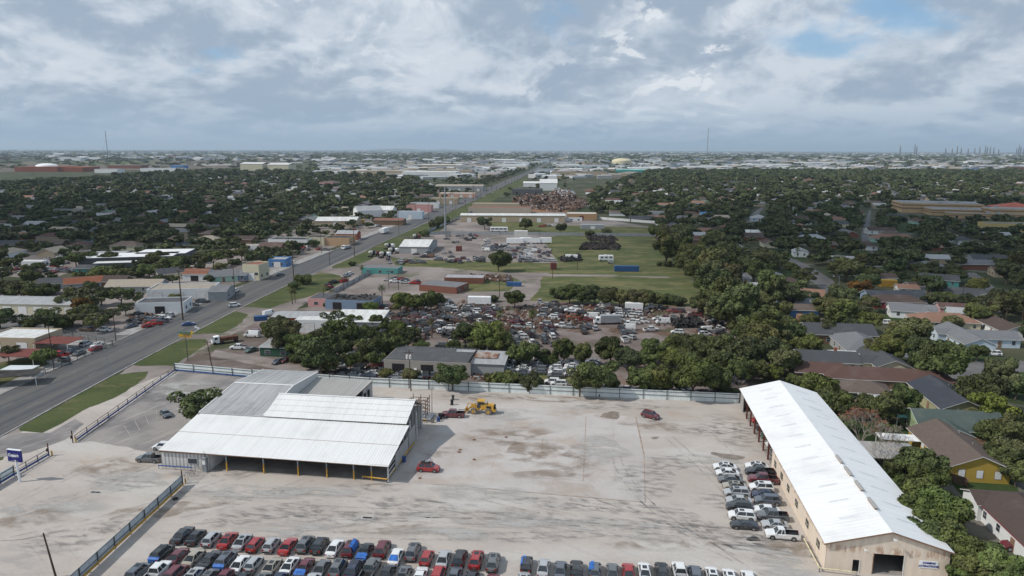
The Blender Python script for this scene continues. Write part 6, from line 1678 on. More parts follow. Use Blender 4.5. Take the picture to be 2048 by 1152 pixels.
boxv(918, 497, 3.6, 2.5, .1, 3, 0, 'dumpster_red', 'dark red container in the upper lot', 'container', 'container')
boxv(457, 676, 5.5, 2.3, .9, 1.9, 35, 'rust_steel', 'white-cabbed truck with a dark tank body on the gravel frontage', 'tank_truck', 'truck', 2, extra=cabx('white_paint'))
# cement mixers
for i, (u, v, rz, l) in enumerate(((748, 508, 50, 'cement mixer truck with a red cab, left one of the row'), (770, 510, 45, 'white drum cement mixer, nearest of the group'), (787, 502, 48, 'cement mixer with white cab right of the nearest'), (779, 493, 50, 'cement mixer at the back of the group'), (833, 474, 60, 'red cement mixer beyond the cream-roofed warehouse'))):
    p = G(u, v, 1.5); root = thing('cement_mixer', l, 'cement mixer', (p.x, p.y, 0), R(rz), 'cement mixers')
    m = MB(); m.cyl((-3.4, 0, 3.1), (-1.6, 0, 2.6), .55, 1.1, 'tank_white', 12); m.cyl((-1.6, 0, 2.6), (.2, 0, 2.2), 1.25, 1.2, 'black_plastic', 12); m.cyl((.2, 0, 2.2), (1.3, 0, 2.0), 1.2, .6, 'white_paint', 12); m.obj('drum', root)
    m = MB(); m.box(-4, 3.2, -.5, .5, .8, 1.1, 'rail_dark'); m.obj('chassis', root)
    m = MB(); m.box(1.6, 3.4, -1.15, 1.15, 1.0, 2.9, 'white_paint' if i not in (0, 4) else 'dumpster_red'); m.box(3.41, 3.45, -1, 1, 1.9, 2.7, 'car_glass'); m.obj('cab', root)
    for x in (-3.2, -1.9, 2.5):
        for s_ in (-1, 1): m = MB(); m.cyl((x, s_ * .8, .5), (x, s_ * 1.15, .5), .5, .5, 'tyre_rubber', 10); m.obj('wheel', root)

# ------------------------------------------------------------ poles and wires
WIREPTS = {}
def pole(u, v, vt, label=None, arm=True, r=.16, mat='wood_pole', trans=0, ut=None, nm='utility_pole', cat='utility pole', lamp=False):
    p = G(u, v); h = ZAT(u, vt, p.y); x1 = 0
    if ut is not None: x1 = (ut - u) * DEPTH(p) / F
    root = thing(nm, label or '', cat, p, R(-5), 'utility poles' if nm == 'utility_pole' else None)
    m = MB(); m.cyl((0, 0, 0), (x1, 0, h), r, r * .65, mat, 8); m.obj('pole', root)
    if arm: m = MB(); m.box(x1 - 1.2, x1 + 1.2, -.06, .06, h - .7, h - .55, mat); [m.cyl((x1 + k, 0, h - .55), (x1 + k, 0, h - .35), .05, .05, 'galvanised', 5) for k in (-1.1, -.4, .4, 1.1)]; m.obj('crossarm', root)
    for k in range(trans): m = MB(); m.cyl((x1 - .45 + .8 * k, -.3, h - 2.2 + .0), (x1 - .45 + .8 * k, -.3, h - 1.2), .3, .3, 'tank_white', 10); m.obj('transformer', root)
    if lamp: m = MB(); m.cyl((x1, 0, h - .1), (x1 - 2.2, 0, h + .1), .05, .04, 'galvanised', 5); m.box(x1 - 2.8, x1 - 2.1, -.15, .15, h + .02, h + .16, 'trim_white'); m.obj('lamp_arm', root)
    return root, Vector((p.x + x1, p.y, h - .4))
PL = {}
for k, a in dict(a=(366, 640, 540), b=(232, 683, 622), c=(588, 566, 480), d=(709, 513, 447), e=(798, 470, 417), f=(424, 734, 680), g=(822, 782, 700), i=(108, 737, 645), j=(112, 1155, 1067), k=(857, 446, 400),
                 l=(471, 600, 530), m=(643, 507, 460), n=(578, 500, 470), o=(905, 425, 385), p=(947, 408, 372), q=(983, 391, 358), r=(1012, 378, 350), s=(660, 532, 505), t=(1260, 612, 575), u=(999, 594, 552), v=(1105, 557, 524),
                 w=(1155, 540, 505), x=(835, 497, 463), y=(797, 580, 545), z=(778, 577, 540), A=(688, 583, 555), B=(1975, 650, 600), C=(2008, 665, 615), D=(1923, 612, 572), E=(2040, 668, 620), F=(1670, 575, 540), G2=(648, 610, 575),
                 H=(1850, 505, 470), I=(1500, 480, 450), J=(1380, 470, 445), K=(2000, 480, 455), L=(1036, 366, 340), M=(1058, 356, 334)).items():
    LB = dict(a='tall dark pole at the road edge, nearest the far lane', b='dark pole at the corner of the side street', c='tallest dark pole on the right road verge by the palms', g='wooden pole with twin transformers just inside the back fence', i='slim wooden pole at the left roadside fence',
              j='leaning wooden pole at the bottom left corner', f='short wooden pole beside the gravel frontage')
    PL[k] = pole(*a, label=LB.get(k), trans={'g': 2, 'f': 0, 'u': 0, 't': 0}.get(k, 0), arm=k not in 'ij', ut={'j': 98, 'g': 820, 'f': 418, 'i': 107}.get(k), r={'c': .24, 'a': .26, 'd': .22}.get(k, .15))
pole(221, 750, 690, 'grey street lamp pole with an arm reaching over the road', arm=False, mat='pole_grey', r=.10, nm='street_lamp', cat='street lamp', lamp=True, ut=212)
pole(1715 - 39, 588, 553, 'grey street lamp beside the bending street', arm=False, mat='pole_grey', r=.10, nm='street_lamp', cat='street lamp', lamp=True)
pole(891, 465, 372, 'tall thick grey monopole above the upper lot', arm=False, mat='pole_grey', r=.75, nm='monopole', cat='mast')
def wire(p, q, sag=1.2, label='thin sagging power line', r=.03):
    m = MB(); pts = [p.lerp(q, t / 10) - Vector((0, 0, sag * 4 * (t / 10) * (1 - t / 10))) for t in range(11)]
    for a, b_ in zip(pts, pts[1:]): m.cyl(a, b_, r, r, 'rail_dark', 3, False)
    tag(m.obj('power_line'), label, 'power line', 'power lines')
def W2(a, b_, off=0, **k): wire(PL[a][1] + Vector((off, 0, 0)), PL[b_][1] + Vector((off, 0, 0)), **k)
for off, t in ((-1.1, 'left'), (1.1, 'right')):
    for a, b_ in (('b', 'a'), ('a', 'l'), ('l', 'm'), ('c', 'd'), ('d', 'e'), ('e', 'k'), ('k', 'o'), ('o', 'p'), ('p', 'q'), ('q', 'r')): W2(a, b_, off, label='%s power line strung along the roadside poles' % t)
pA = G(-260, 700, 9.5)
for off in (0, .9): wire(G(-260, 640, 10) + Vector((0, off * 3, 0)), PL['b'][1] + Vector((0, off, 0)), label='power line running left out of the frame')
wire(G(-200, 1060, 8), PL['j'][1], label='cable from the leaning pole to the left edge')
# signs by the road
for u, v, c in ((397, 663, 'sign_white'), (392, 660, 'sign_white')):
    p = G(u, v); m = MB(); m.box(-.05, .05, -.05, .05, 0, 1.2, 'galvanised'); m.box(-.4, .4, -.06, -.051, .7, 1.5, c); tag(m.obj('small_sign', loc=p), 'small white roadside sign board near the yellow sign, %s one' % ('right' if u > 394 else 'left'), 'sign')
# fences further away
fence('panel_fence', [FZ(845, 470), FZ(900, 468), FZ(1000, 470), FZ(1315, 473)], 2.2, 'galvanised', 'long pale fence across the field behind the upper lot', post_step=30, rails=(), z0=0)
fence('panel_fence', [FZ(1172, 437), FZ(1310, 447), FZ(1318, 456)], 2.2, 'trim_white', 'white fence in front of the orange-roofed house', post_step=20, rails=(), z0=0)
fence('panel_fence', [FZ(845, 470), FZ(948, 424)], 2.2, 'galvanised', 'pale metal fence from the monopole towards the long warehouse', post_step=25, rails=(), z0=0)
fence('scrap_wall', [FZ(668, 587), FZ(740, 548)], 1.8, 'galvanised', 'low grey wall of junk beside the bare lot', post_step=8, rails=(), z0=0)
for a, b_, l in (((1815, 745), (1895, 768), 'brown wooden fence left of the silver car'), ((1910, 884), (1990, 900), 'brown wooden fence behind the yellow house'), ((1835, 747), (1900, 735), 'wooden fence by the round tree'), ((1680, 655), (1730, 645), 'reddish wooden fence by the brown house'), ((1880, 955), (1935, 975), 'weathered grey fence in front of the yellow house')):
    fence('wooden_fence', [FZ(*a), FZ(*b_)], 1.7, 'wood_fence', l, post_step=3, rails=(.8,), z0=0, group='wooden garden fences', postmat='wood_fence')
fence('chain_link_fence', [FZ(90, 748), FZ(225, 692)], 1.8, None, 'thin dark chain-link fence along the left pavement', post_step=3.2, rails=(.05, .5, .97))
fence('chain_link_fence', [FZ(225, 692), FZ(130, 672)], 1.8, None, 'chain-link fence along the side street corner lot', post_step=4, rails=(.05, .5, .97))
# ------------------------------------------------------------ explicit trees
T_ = treep
YG = (1.35, 1.25, .9)
gF = 'trees behind the back fence of the yard'
T_(388, 800, 112, 'open', 'leaning gnarled tree on the asphalt lot beside the shed', (1.0, 1.0, .95), .8)
for u, v, w_, k, t in ((563, 662, 76, 'broad', (1, 1, 1)), (640, 696, 100, 'open', (1.1, 1.1, 1)), (610, 705, 50, 'broad', (1, 1, 1)), (690, 655, 90, 'open', (1.15, 1.15, 1.1)), (735, 690, 60, 'open', (1.2, 1.15, 1)), (785, 655, 50, 'broad', YG), (765, 682, 60, 'broad', (1, 1, 1)),
        (815, 668, 62, 'open', (1, 1, 1)), (655, 722, 50, 'broad', (1, 1, 1)), (700, 715, 46, 'open', (1.1, 1.1, 1)), (742, 660, 44, 'broad', (1, 1, 1)), (774, 746, 32, 'bush', (1.2, 1.2, 1)), (651, 737, 22, 'bush', (1, 1, 1)), (905, 743, 66, 'broad', (1, 1.05, 1)),
        (880, 757, 40, 'bush', (1, 1, 1)), (930, 662, 56, 'broad', (1, 1, 1)), (985, 668, 82, 'broad', (1.15, 1.2, 1)), (1003, 690, 50, 'broad', (1, 1.1, 1)), (955, 690, 40, 'broad', (1, 1, 1)), (823, 748, 40, 'bush', (1.1, .9, .9)), (1010, 757, 60, 'bush', (1.1, 1, .9)), (985, 757, 40, 'bush', (1, .9, .8)), (1060, 762, 60, 'bush', (1, 1, 1)),
        (1049, 700, 62, 'broad', (1, 1, 1)), (1035, 706, 40, 'broad', (1, 1, 1)), (1082, 706, 34, 'broad', (1, 1, 1)), (1128, 694, 54, 'broad', (1, 1.05, 1)), (1168, 700, 42, 'tall', (1, 1, 1)), (1222, 693, 64, 'broad', (1, 1, 1)), (1258, 712, 56, 'broad', (.9, .9, 1)),
        (1310, 695, 62, 'broad', (1, 1, 1)), (1292, 716, 50, 'broad', (1.1, 1.15, 1)), (1353, 686, 66, 'broad', (1.2, 1.25, 1)), (1345, 712, 56, 'broad', (1.1, 1.1, 1)), (1404, 690, 78, 'broad', (1, 1, 1)), (1385, 705, 50, 'broad', (1.1, 1.1, 1)), (1462, 690, 84, 'broad', (1, 1.05, 1)), (1440, 715, 60, 'broad', (1, 1, 1)), (1500, 700, 84, 'broad', (.85, .85, .9)),
        (1520, 668, 84, 'broad', (1, 1, 1)), (1487, 660, 50, 'broad', (1, 1, 1)), (1545, 690, 70, 'broad', (.9, .9, .9)), (1480, 735, 60, 'broad', (.85, .85, .9)), (1520, 735, 50, 'broad', (.9, .9, .9))):
    T_(u, v, w_, k, None, t, group=gF)
for u, v, w_, k in ((600, 680, 60, 'broad'), (675, 690, 60, 'broad'), (640, 668, 50, 'open'), (715, 668, 56, 'open'), (750, 712, 44, 'open'), (620, 725, 40, 'bush'), (590, 715, 30, 'bush'), (545, 655, 50, 'broad'), (580, 650, 46, 'open'), (665, 632, 50, 'open'), (708, 640, 44, 'open'), (795, 690, 44, 'broad'), (840, 690, 40, 'open'), (755, 640, 44, 'broad'), (960, 655, 40, 'broad'), (905, 690, 36, 'broad'), (1100, 718, 40, 'bush'), (1020, 690, 36, 'open')):
    T_(u, v, w_, k, None, (1.05, 1.08, 1), group=gF)
for u, v, w_, k, t in ((1160, 752, 70, 'open', (1.1, 1.1, 1)), (1200, 745, 84, 'broad', (1.1, 1.1, 1)), (1228, 762, 40, 'open', (1.3, 1.2, 1.1)), (1283, 748, 70, 'broad', (1.1, 1.1, 1)), (1326, 745, 76, 'broad', (1.2, 1.2, 1)), (1388, 740, 100, 'broad', (1.25, 1.25, 1)), (1360, 755, 60, 'open', (1.2, 1.2, 1)), (1428, 752, 72, 'broad', (1.15, 1.1, 1)),
        (1452, 775, 50, 'bush', (1, 1, 1))):
    T_(u, v, w_, k, None, t, group=gF)
gR = 'trees between the long building and the houses'
for u, v, w_, k, t in ((1569, 712, 72, 'broad', (1.2, 1.2, 1.1)), (1546, 742, 40, 'broad', (1.5, 1.4, 1)), (1612, 684, 60, 'broad', YG), (1585, 660, 60, 'broad', (1, 1.1, 1)), (1553, 668, 60, 'broad', (1, 1, 1)), (1590, 760, 40, 'bush', (1, 1, 1)), (1642, 768, 78, 'bush', (1, 1.1, 1)), (1668, 800, 84, 'bush', (1, 1, .9)), (1700, 818, 56, 'bush', (.95, .95, .9)), (1625, 758, 40, 'bush', (1.1, 1.2, 1)),
        (1690, 848, 50, 'bush', (1, 1.2, 1)), (1735, 800, 50, 'broad', (1, 1, 1)), (1770, 808, 78, 'broad', (1, 1, .95)), (1806, 790, 70, 'broad', (.95, 1, .95)), (1775, 860, 50, 'bush', (.9, 1, .9)), (1745, 690, 40, 'tall', (1, 1, 1)), (1777, 690, 66, 'broad', (1.1, 1.0, .8)), (1805, 668, 60, 'broad', (1.1, 1, .8)), (1848, 690, 62, 'broad', (.9, .9, .9)),
        (1840, 718, 50, 'broad', (.9, 1, .9)), (1885, 712, 106, 'broad', (.9, .95, .8)), (2000, 732, 70, 'broad', (.8, .8, .85)), (1968, 770, 104, 'broad', (.8, .8, .85)), (1940, 785, 50, 'broad', (.8, .8, .85)), (1992, 808, 92, 'open', (2.0, 1.75, .9)), (1965, 825, 50, 'open', (1.9, 1.7, .9)), (2035, 765, 60, 'broad', (.9, .9, .9)), (2018, 855, 92, 'broad', (1, 1, .9)), (1985, 862, 60, 'broad', (1, 1, .9)),
        (2030, 830, 50, 'broad', (1.1, 1.1, .9)), (2010, 900, 84, 'broad', (.9, .95, .9)), (2035, 940, 60, 'broad', (1, 1, .9)), (1842, 918, 96, 'broad', (.95, 1, .9)), (1800, 930, 60, 'broad', (1, 1, 1)), (1800, 950, 64, 'bush', (.9, .95, .9)), (1862, 950, 84, 'broad', (1, 1.05, .95)), (1805, 985, 90, 'bush', (.85, .9, .85)), (1853, 985, 92, 'broad', (.9, 1, .9)), (1835, 1022, 90, 'broad', (.9, .95, .9)),
        (1888, 1010, 100, 'broad', (.9, 1, .9)), (1868, 1062, 96, 'broad', (.85, .95, .85)), (1902, 1072, 96, 'broad', (.9, 1, .9)), (1946, 1104, 88, 'broad', (.95, 1, .9)), (1988, 1122, 92, 'broad', (.9, 1, .9)), (1920, 1100, 70, 'broad', (.9, .95, .9)), (1952, 1130, 84, 'broad', (1.1, 1.1, .9)), (2010, 1140, 100, 'broad', (1.1, 1.25, 1)),  (1925, 1145, 56, 'broad', (1, 1.1, 1)), (2045, 1170, 80, 'broad', (1, 1, 1)),
        (1880, 940, 40, 'broad', (1, 1, 1)), (1700, 648, 40, 'broad', (1, 1, 1)), (1735, 635, 60, 'open', (1.3, 1.35, 1)), (1725, 640, 40, 'broad', (1, 1.1, 1)), (1660, 650, 50, 'open', (1.1, .95, .7)), (1620, 640, 44, 'broad', (1, 1, 1)), (1955, 700, 40, 'broad', (.9, .9, .9)), (1905, 640, 40, 'broad', (.9, 1, .9)), (1965, 620, 56, 'broad', (.9, .9, .9)), (2010, 600, 70, 'broad', (.9, .9, .9))):
    T_(u, v, w_, k, None, t, group=gR)
T_(1726, 846, 92, 'redbare', 'bare branching tree topped with red seed heads beside the white roof')
T_(1775, 870, 80, 'bare', 'leafless grey tree under the white flat canopy by the long roof', group=None)
T_(1768, 905, 74, 'bare', 'leafless grey tree hanging over the edge of the long white roof')
T_(1835, 850, 40, 'bare', 'small leafless tree beside the turquoise sheet roof')
T_(1470, 768, 44, 'bare', 'thin leafless tree at the end of the back fence')
# tree line between field and houses, hedges, lone trees, palms
gL = 'tree line between the green field and the houses'
for u, v, w_ in ((1318, 458, 44), (1335, 480, 60), (1352, 462, 60), (1362, 487, 56), (1355, 500, 50), (1375, 503, 56), (1395, 498, 50), (1372, 520, 50), (1405, 515, 56), (1392, 535, 54), (1420, 540, 60), (1430, 518, 64), (1446, 500, 60), (1410, 558, 56), (1436, 558, 64), (1462, 545, 56), (1455, 520, 50),
                 (1425, 580, 56), (1455, 580, 76), (1480, 600, 90), (1440, 605, 60), (1412, 600, 50), (1500, 620, 90), (1470, 630, 70), (1515, 600, 60), (1545, 565, 66), (1575, 575, 76), (1510, 535, 50), (1525, 510, 50), (1490, 522, 50), (1565, 612, 44), (1535, 640, 70), (1560, 645, 60), (1470, 508, 40), (1430, 475, 56), (1500, 655, 66)):
    T_(u, v, w_, rnd.choice(('broad', 'broad', 'tall')), None, (1, 1, 1), group=gL)
gH = 'hedge of trees along the back of the scrapyard'
for u, v, w_ in ((1118, 585, 44), (1140, 580, 52), (1165, 583, 50), (1190, 582, 52), (1215, 588, 50), (1240, 590, 46), (1265, 592, 46), (1290, 592, 48), (1315, 596, 40), (1338, 598, 40), (1360, 602, 34), (1398, 602, 46)):
    T_(u, v, w_, 'bush' if w_ < 45 else 'broad', None, (.9, .9, .9), .9, group=gH)
for u, v, w_, k, l, t in ((997, 513, 50, 'broad', 'big round dark tree standing alone in the upper lot', (.9, .9, .9)), (800, 598, 46, 'broad', 'green tree left of the scrapyard cars', YG), (835, 600, 40, 'broad', 'green tree behind the left end of the scrapyard', (1.2, 1.2, 1)), (862, 592, 46, 'broad', 'darker tree beside the brick building', (1, 1, 1)),
        (1030, 590, 44, 'broad', 'dark tree beside the blue skip', (.9, 1, .9)), (985, 597, 24, 'bush', 'bush behind the white box trailer', (1, 1, 1)), (969, 441, 30, 'broad', 'left of two round trees before the long warehouse', (1, 1, 1)), (1051, 445, 29, 'broad', 'right of two round trees before the long warehouse', (1, 1, 1)),
        (1122, 452, 25, 'broad', 'round tree left of the lone pale shed', (1, 1, 1)), (1212, 463, 22, 'bush', 'shrub right of the lone pale shed', (1, 1, 1)), (1180, 466, 20, 'bush', 'shrub in front of the lone pale shed', (1, 1, 1)), (1048, 461, 14, 'broad', 'small tree behind the white trailers', (1, 1, 1)),
        (1335, 527, 20, 'bush', 'dark shrub in the middle of the green field', (.8, .8, .8)), (1318, 527, 14, 'bush', 'small shrub left of the field shrub', (1, 1, 1)), (607, 558, 36, 'bush', 'large bush on the roadside grass', (1, 1.1, 1)), (590, 570, 26, 'bush', 'lower bush on the roadside grass', (1, 1.1, 1)),
        (704, 527, 16, 'bush', 'small bush on the roadside grass near the mixers', (1, 1.1, 1)), (655, 576, 14, 'bush', 'bush at the end of the grey junk wall', (1, 1, .8)), (872, 447, 30, 'bush', 'bushy hedge clump left of the monopole', (1, 1, 1)), (886, 440, 30, 'bush', 'bushy hedge clump behind the monopole', (1, 1, 1)), (848, 466, 24, 'bush', 'bush beside the cream-roofed warehouse', (1, 1, 1)),
        (741, 610, 30, 'broad', 'light green tree before the white sloped barn', (1.3, 1.4, 1)), (655, 607, 20, 'bush', 'palm-like bush by the pink shop', (1.2, 1.3, 1)), (560, 640, 40, 'broad', 'tree left of the orange workshop', (1, 1, 1))):
    T_(u, v, w_, k, l, t)
for u, v, w_, l in ((583, 577, 17, 'tall shaggy palm on the roadside grass, left of two'), (589, 580, 14, 'tall palm on the roadside grass, right of two'), (764, 574, 19, 'palm standing at the edge of the bare gravel lot'), (1001, 625, 20, 'palm among the wrecks, left of two'), (1065, 622, 22, 'palm among the wrecks, right of two'), (723, 533, 11, 'small palm beside the turquoise building'),
                    (1596, 495, 12, 'slim palm near the street bend'), (863, 640, 20, 'low palm beside the yellow machine')):
    T_(u, v, w_, 'palm', l, (1, 1, 1))
gW = 'trees among the buildings left of the road'
for u, v, w_ in ((87, 625, 80), (120, 640, 60), (60, 640, 50), (165, 618, 70), (190, 635, 60), (215, 622, 50), (155, 582, 70), (200, 582, 60), (240, 582, 60), (270, 588, 40), (180, 595, 60), (130, 598, 50), (75, 572, 64), (40, 568, 60), (20, 575, 60), (62, 545, 46), (98, 575, 50), (205, 542, 62), (250, 540, 46), (228, 532, 40), (300, 512, 50), (297, 532, 50), (325, 525, 40), (345, 520, 50),
                 (372, 515, 54), (400, 512, 54), (425, 508, 54), (455, 503, 50), (483, 500, 40), (362, 532, 40), (440, 528, 36), (318, 505, 40), (470, 520, 30), (15, 698, 50), (84, 706, 56), (290, 612, 30), (310, 612, 30), (250, 610, 40), (350, 590, 30), (20, 520, 50), (2, 540, 50), (215, 508, 40), (180, 505, 40), (150, 508, 50), (275, 545, 30)):
    T_(u, v + 3, w_ * .9, rnd.choice(('broad', 'open', 'open', 'bush')) if w_ > 30 else 'bush', None, (1.1, 1.1, 1), .8, group=gW)

# ------------------------------------------------------------ scattered houses and trees of the two housing areas
RRp = [(1175, 388), (1300, 346), (2120, 339), (2120, 740), (2048, 700), (1640, 690), (1560, 640), (1520, 560), (1450, 490), (1330, 470), (1312, 448), (1180, 424)]
RLp = [(-80, 338), (300, 344), (560, 348), (700, 352), (840, 362), (880, 385), (830, 410), (760, 412), (640, 445), (560, 462), (500, 485), (440, 500), (360, 495), (220, 500), (100, 515), (-80, 545)]
STREETS = [((1535, 504), (1600, 528), 12), ((1600, 528), (1680, 595), 12), ((1505, 455), (1525, 415), 9), ((1880, 740), (2100, 735), 12), ((1735, 520), (1738, 420), 9), ((1990, 600), (2110, 600), 12), ((1267, 425), (1276, 397), 8), ((1940, 545), (1985, 578), 9)]
STW = [(G(*a), G(*b_), w_) for a, b_, w_ in STREETS]
def near_street(x, y, pad=0):
    for a, b_, w_ in STW:
        d = b_ - a; t = max(0, min(1, ((x - a.x) * d.x + (y - a.y) * d.y) / d.length_squared))
        if math.hypot(x - a.x - d.x * t, y - a.y - d.y * t) < w_ * .5 + pad: return True
    return False
LAWNS = [[tuple(G(*p))[:2] for p in q_] for q_ in ([(1760, 635), (1850, 615), (1880, 640), (1830, 665)], [(1850, 700), (1945, 690), (1990, 716), (1900, 722)], [(1880, 452), (2010, 458), (2010, 470), (1880, 464)], [(1800, 440), (1850, 455), (1850, 470), (1800, 465)])]
cells = {}
def put(x, y, r): cells.setdefault((int(x // 20), int(y // 20)), []).append((x, y, r))
for o_ in OCC: put(*o_)
def free(x, y, r):
    i, j = int(x // 20), int(y // 20)
    for a in range(i - 3, i + 4):
        for b_ in range(j - 3, j + 4):
            for ox, oy, orr in cells.get((a, b_), ()):
                if (ox - x) ** 2 + (oy - y) ** 2 < (orr + r) ** 2: return False
    return True
hs_ = []
walls = ['white', 'cream', 'grey', 'ltblue', 'tan', 'mint', 'brick', 'slateblue', 'brown', 'white', 'tan']; roofs = ['dgrey', 'grey', 'brown', 'dbrown', 'lgrey', 'redbrown', 'salmon', 'grey', 'tan']
WN = dict(ltblue='pale blue', slateblue='slate blue', dgrey='dark grey', dbrown='dark brown', lgrey='light grey', redbrown='red-brown')
for poly, side in ((RRp, 'right'), (RLp, 'left')):
    b_ = 150
    while b_ < 1600:
        a = -900
        while a < 1300:
            p = YF(a + rnd.uniform(-4, 4), b_ + rnd.uniform(-4, 4)); a += 27 + rnd.uniform(0, 8)
            u, v = PIX(p.x, p.y)
            if not inpoly(u, v, poly) or near_street(p.x, p.y, 7) or any(inpoly(p.x, p.y, l) for l in LAWNS) or not free(p.x, p.y, 8.5): continue
            if rnd.random() < .10: continue
            put(p.x, p.y, 6.5); put(p.x, p.y - 10, 5.3); hs_.append((p.y, p.x, side))
        b_ += 34
hs_.sort()
hs_more = hs_[236:]; hs_ = hs_[:236]
for i, (y, x, side) in enumerate(hs_):
    wc, rc = rnd.choice(walls), rnd.choice(roofs); L, W = rnd.uniform(12, 19), rnd.uniform(8, 10.5)
    ln = '%s house with a %s roof' % (WN.get(wc, wc), WN.get(rc, rc))
    h_ = house(x, y, L, W, -7.5 + rnd.choice((0, 0, -90)) + rnd.uniform(-2, 2), wc, rc, ln, typ=rnd.choice(('gable', 'hip', 'gable')), group='houses among the trees', detail=y < 330)
    h_['zone'] = '%s,%d' % (side, int(y // 160))
SZ = {'right': 'right of the field', 'left': 'left of the road'}
BD = ['very near', 'near', 'fairly near', 'middle', 'farther', 'far', 'very far', 'farthest', 'last']
def short(s):
    import re
    n = lambda t: len(re.findall(r"[A-Za-z0-9']+", t))
    for a, b_ in ((' from the left ', ' from left '), (' of houses ', ' '), (' under a ', ' under '), ('in the ', 'in '), (' of the ', ' of '), ('beside the ', 'beside '), ('behind the ', 'behind '), (' with a ', ' with '), (' near the ', ' near '), ('long classic sedan', 'classic sedan'), ('fairly near', 'nearish'), (' building', ' hall'), ('pickup truck', 'pickup'), (' part', ''), ('scrapyard back', 'scrapyard')):
        if n(s) <= 16: break
        s = s.replace(a, b_)
    return s
def relabel(items):
    """items: (obj, base, where); makes each label single its thing out, counting from the left"""
    by = {}
    for o, base, where in items: by.setdefault((base, where), []).append(o)
    for (base, where), os_ in by.items():
        if len(os_) == 1: os_[0]['label'] = short('%s %s' % (base, where)); continue
        os_.sort(key=lambda o: PIX(o.location.x, o.location.y)[0])
        for i, o in enumerate(os_): o['label'] = short('%s %s from the left %s' % (ORD[min(i, len(ORD) - 1)], base, where))
it = []
for r_, x, y, s_ in HOUSES:
    if 'zone' in r_.keys():
        sd, k = r_['zone'].split(','); it.append((r_, r_['label'].replace(' with a ', ' under a '), 'in the %s band of houses %s' % (BD[min(int(k), 8)], SZ[sd]))); del r_['zone']
relabel(it)

m = MB(); WALLM = [simple('house_wall_' + n_, c_, .9, .1) for n_, c_ in (('pale', (.6, .6, .58)), ('tan', (.36, .29, .21)), ('grey', (.3, .31, .32)))]; ROOFM = [simple('house_roof_' + n_, c_, .9, .1) for n_, c_ in (('grey', (.17, .175, .185)), ('brown', (.12, .095, .08)), ('pale', (.40, .40, .39)), ('red', (.17, .09, .07)), ('dark', (.08, .083, .09)))]
for y, x, side in hs_more:
    L, W, t = rnd.uniform(12, 18), rnd.uniform(8, 10.5), R(-7.5 + rnd.choice((0, -90))); c, s_ = math.cos(t), math.sin(t); wm_, rm_ = rnd.choice(WALLM).name, rnd.choice(ROOFM).name; T2 = lambda a, b_, z: (x + a * c - b_ * s_, y + a * s_ + b_ * c, z)
    m.box(-L / 2, L / 2, -W / 2, W / 2, 0, 2.9, wm_, t, (x, y))
    for k in (-1, 1): m.poly([T2(-L / 2 - .4, k * (W / 2 + .4), 2.8), T2(L / 2 + .4, k * (W / 2 + .4), 2.8), T2(L / 2 + .4, 0, 5.0), T2(-L / 2 - .4, 0, 5.0)], rm_); m.poly([T2(k * L / 2, -W / 2, 2.9), T2(k * L / 2, W / 2, 2.9), T2(k * L / 2, 0, 4.85)], wm_)
stuff(m.obj('distant_houses')); print('more houses', len(hs_more))
RLx = [(960, 365), (1080, 330), (1100, 330), (960, 392), (860, 425), (760, 452), (640, 500), (500, 556), (420, 592), (330, 632), (200, 664), (-80, 660), (-80, 545), (100, 515), (220, 500), (360, 495), (440, 500), (500, 485), (560, 462), (640, 445), (760, 412), (830, 410), (880, 385)]
cand = []
for poly, side in ((RRp, 'right'), (RLp, 'left'), (RLx, 'lots')):
    b_ = 140
    while b_ < 2050:
        st = 9.5 if b_ < 700 else (13 if b_ < 1300 else 17)
        a = -1000
        while a < 1500:
            a += st
            p = YF(a + rnd.uniform(-.45, .45) * st, b_ + rnd.uniform(-.45, .45) * st)
            u, v = PIX(p.x, p.y)
            if not inpoly(u, v, poly): continue
            if rnd.random() < (.2 if b_ < 620 else .14) or near_street(p.x, p.y, 3) or any(inpoly(p.x, p.y, l) for l in LAWNS): continue
            w_ = rnd.uniform(7, 14.5) if b_ < 1300 else rnd.uniform(11, 19)
            if side == 'lots':
                if rnd.random() < .35 or abs(p.x - rx(p.y) + 9) < 22: continue
                w_ *= .62
            if not free(p.x, p.y, w_ * .30): continue
            put(p.x, p.y, w_ * .28); cand.append((p.y, p.x, w_, side))
        b_ += st
cand.sort()
left_n = max(0, 296 - sum(1 for t in TREEPOS if t[3] not in ('bush', 'palm', 'bare', 'redbare')))
for y, x, w_, side in cand[:left_n]:
    wm = rnd.random(); tint = (1.2, 1.1, .8) if wm < .10 else ((1.6, .75, .5) if wm < .13 else ((.8, .85, .95) if wm < .5 else (1, 1, 1)))
    t = tree(x, y, w_, rnd.choice(('broad', 'broad', 'open', 'tall', 'open')), None, 'trees among the houses', tint, rnd.uniform(.68, .94))
# the rest of the tree cover reads as one wood
def mass(name, pts, tmpl, mat, zs=(.75, 1.05)):
    g = np.random.default_rng(3); Vs, Fs = [], []; off = 0
    for (x, y, w_) in pts:
        V, Fc = tmpl[g.integers(len(tmpl))]; k = w_ / 10; a = g.uniform(0, 6.28); c, s = np.cos(a), np.sin(a)
        V2 = np.empty_like(V); V2[:, 0] = (V[:, 0] * c - V[:, 1] * s) * k + x; V2[:, 1] = (V[:, 0] * s + V[:, 1] * c) * k + y; V2[:, 2] = V[:, 2] * k * g.uniform(*zs)
        Vs.append(V2); Fs.append(Fc + off); off += len(V)
    o = link(name, npmesh(name, np.concatenate(Vs), np.concatenate(Fs), [mat])); return stuff(o)
rest = cand[left_n:]
near_r = [(x, y, w_) for y, x, w_, s_ in rest if y < 620]; far_r = [(x, y, w_ * 1.15) for y, x, w_, s_ in rest if y >= 620]
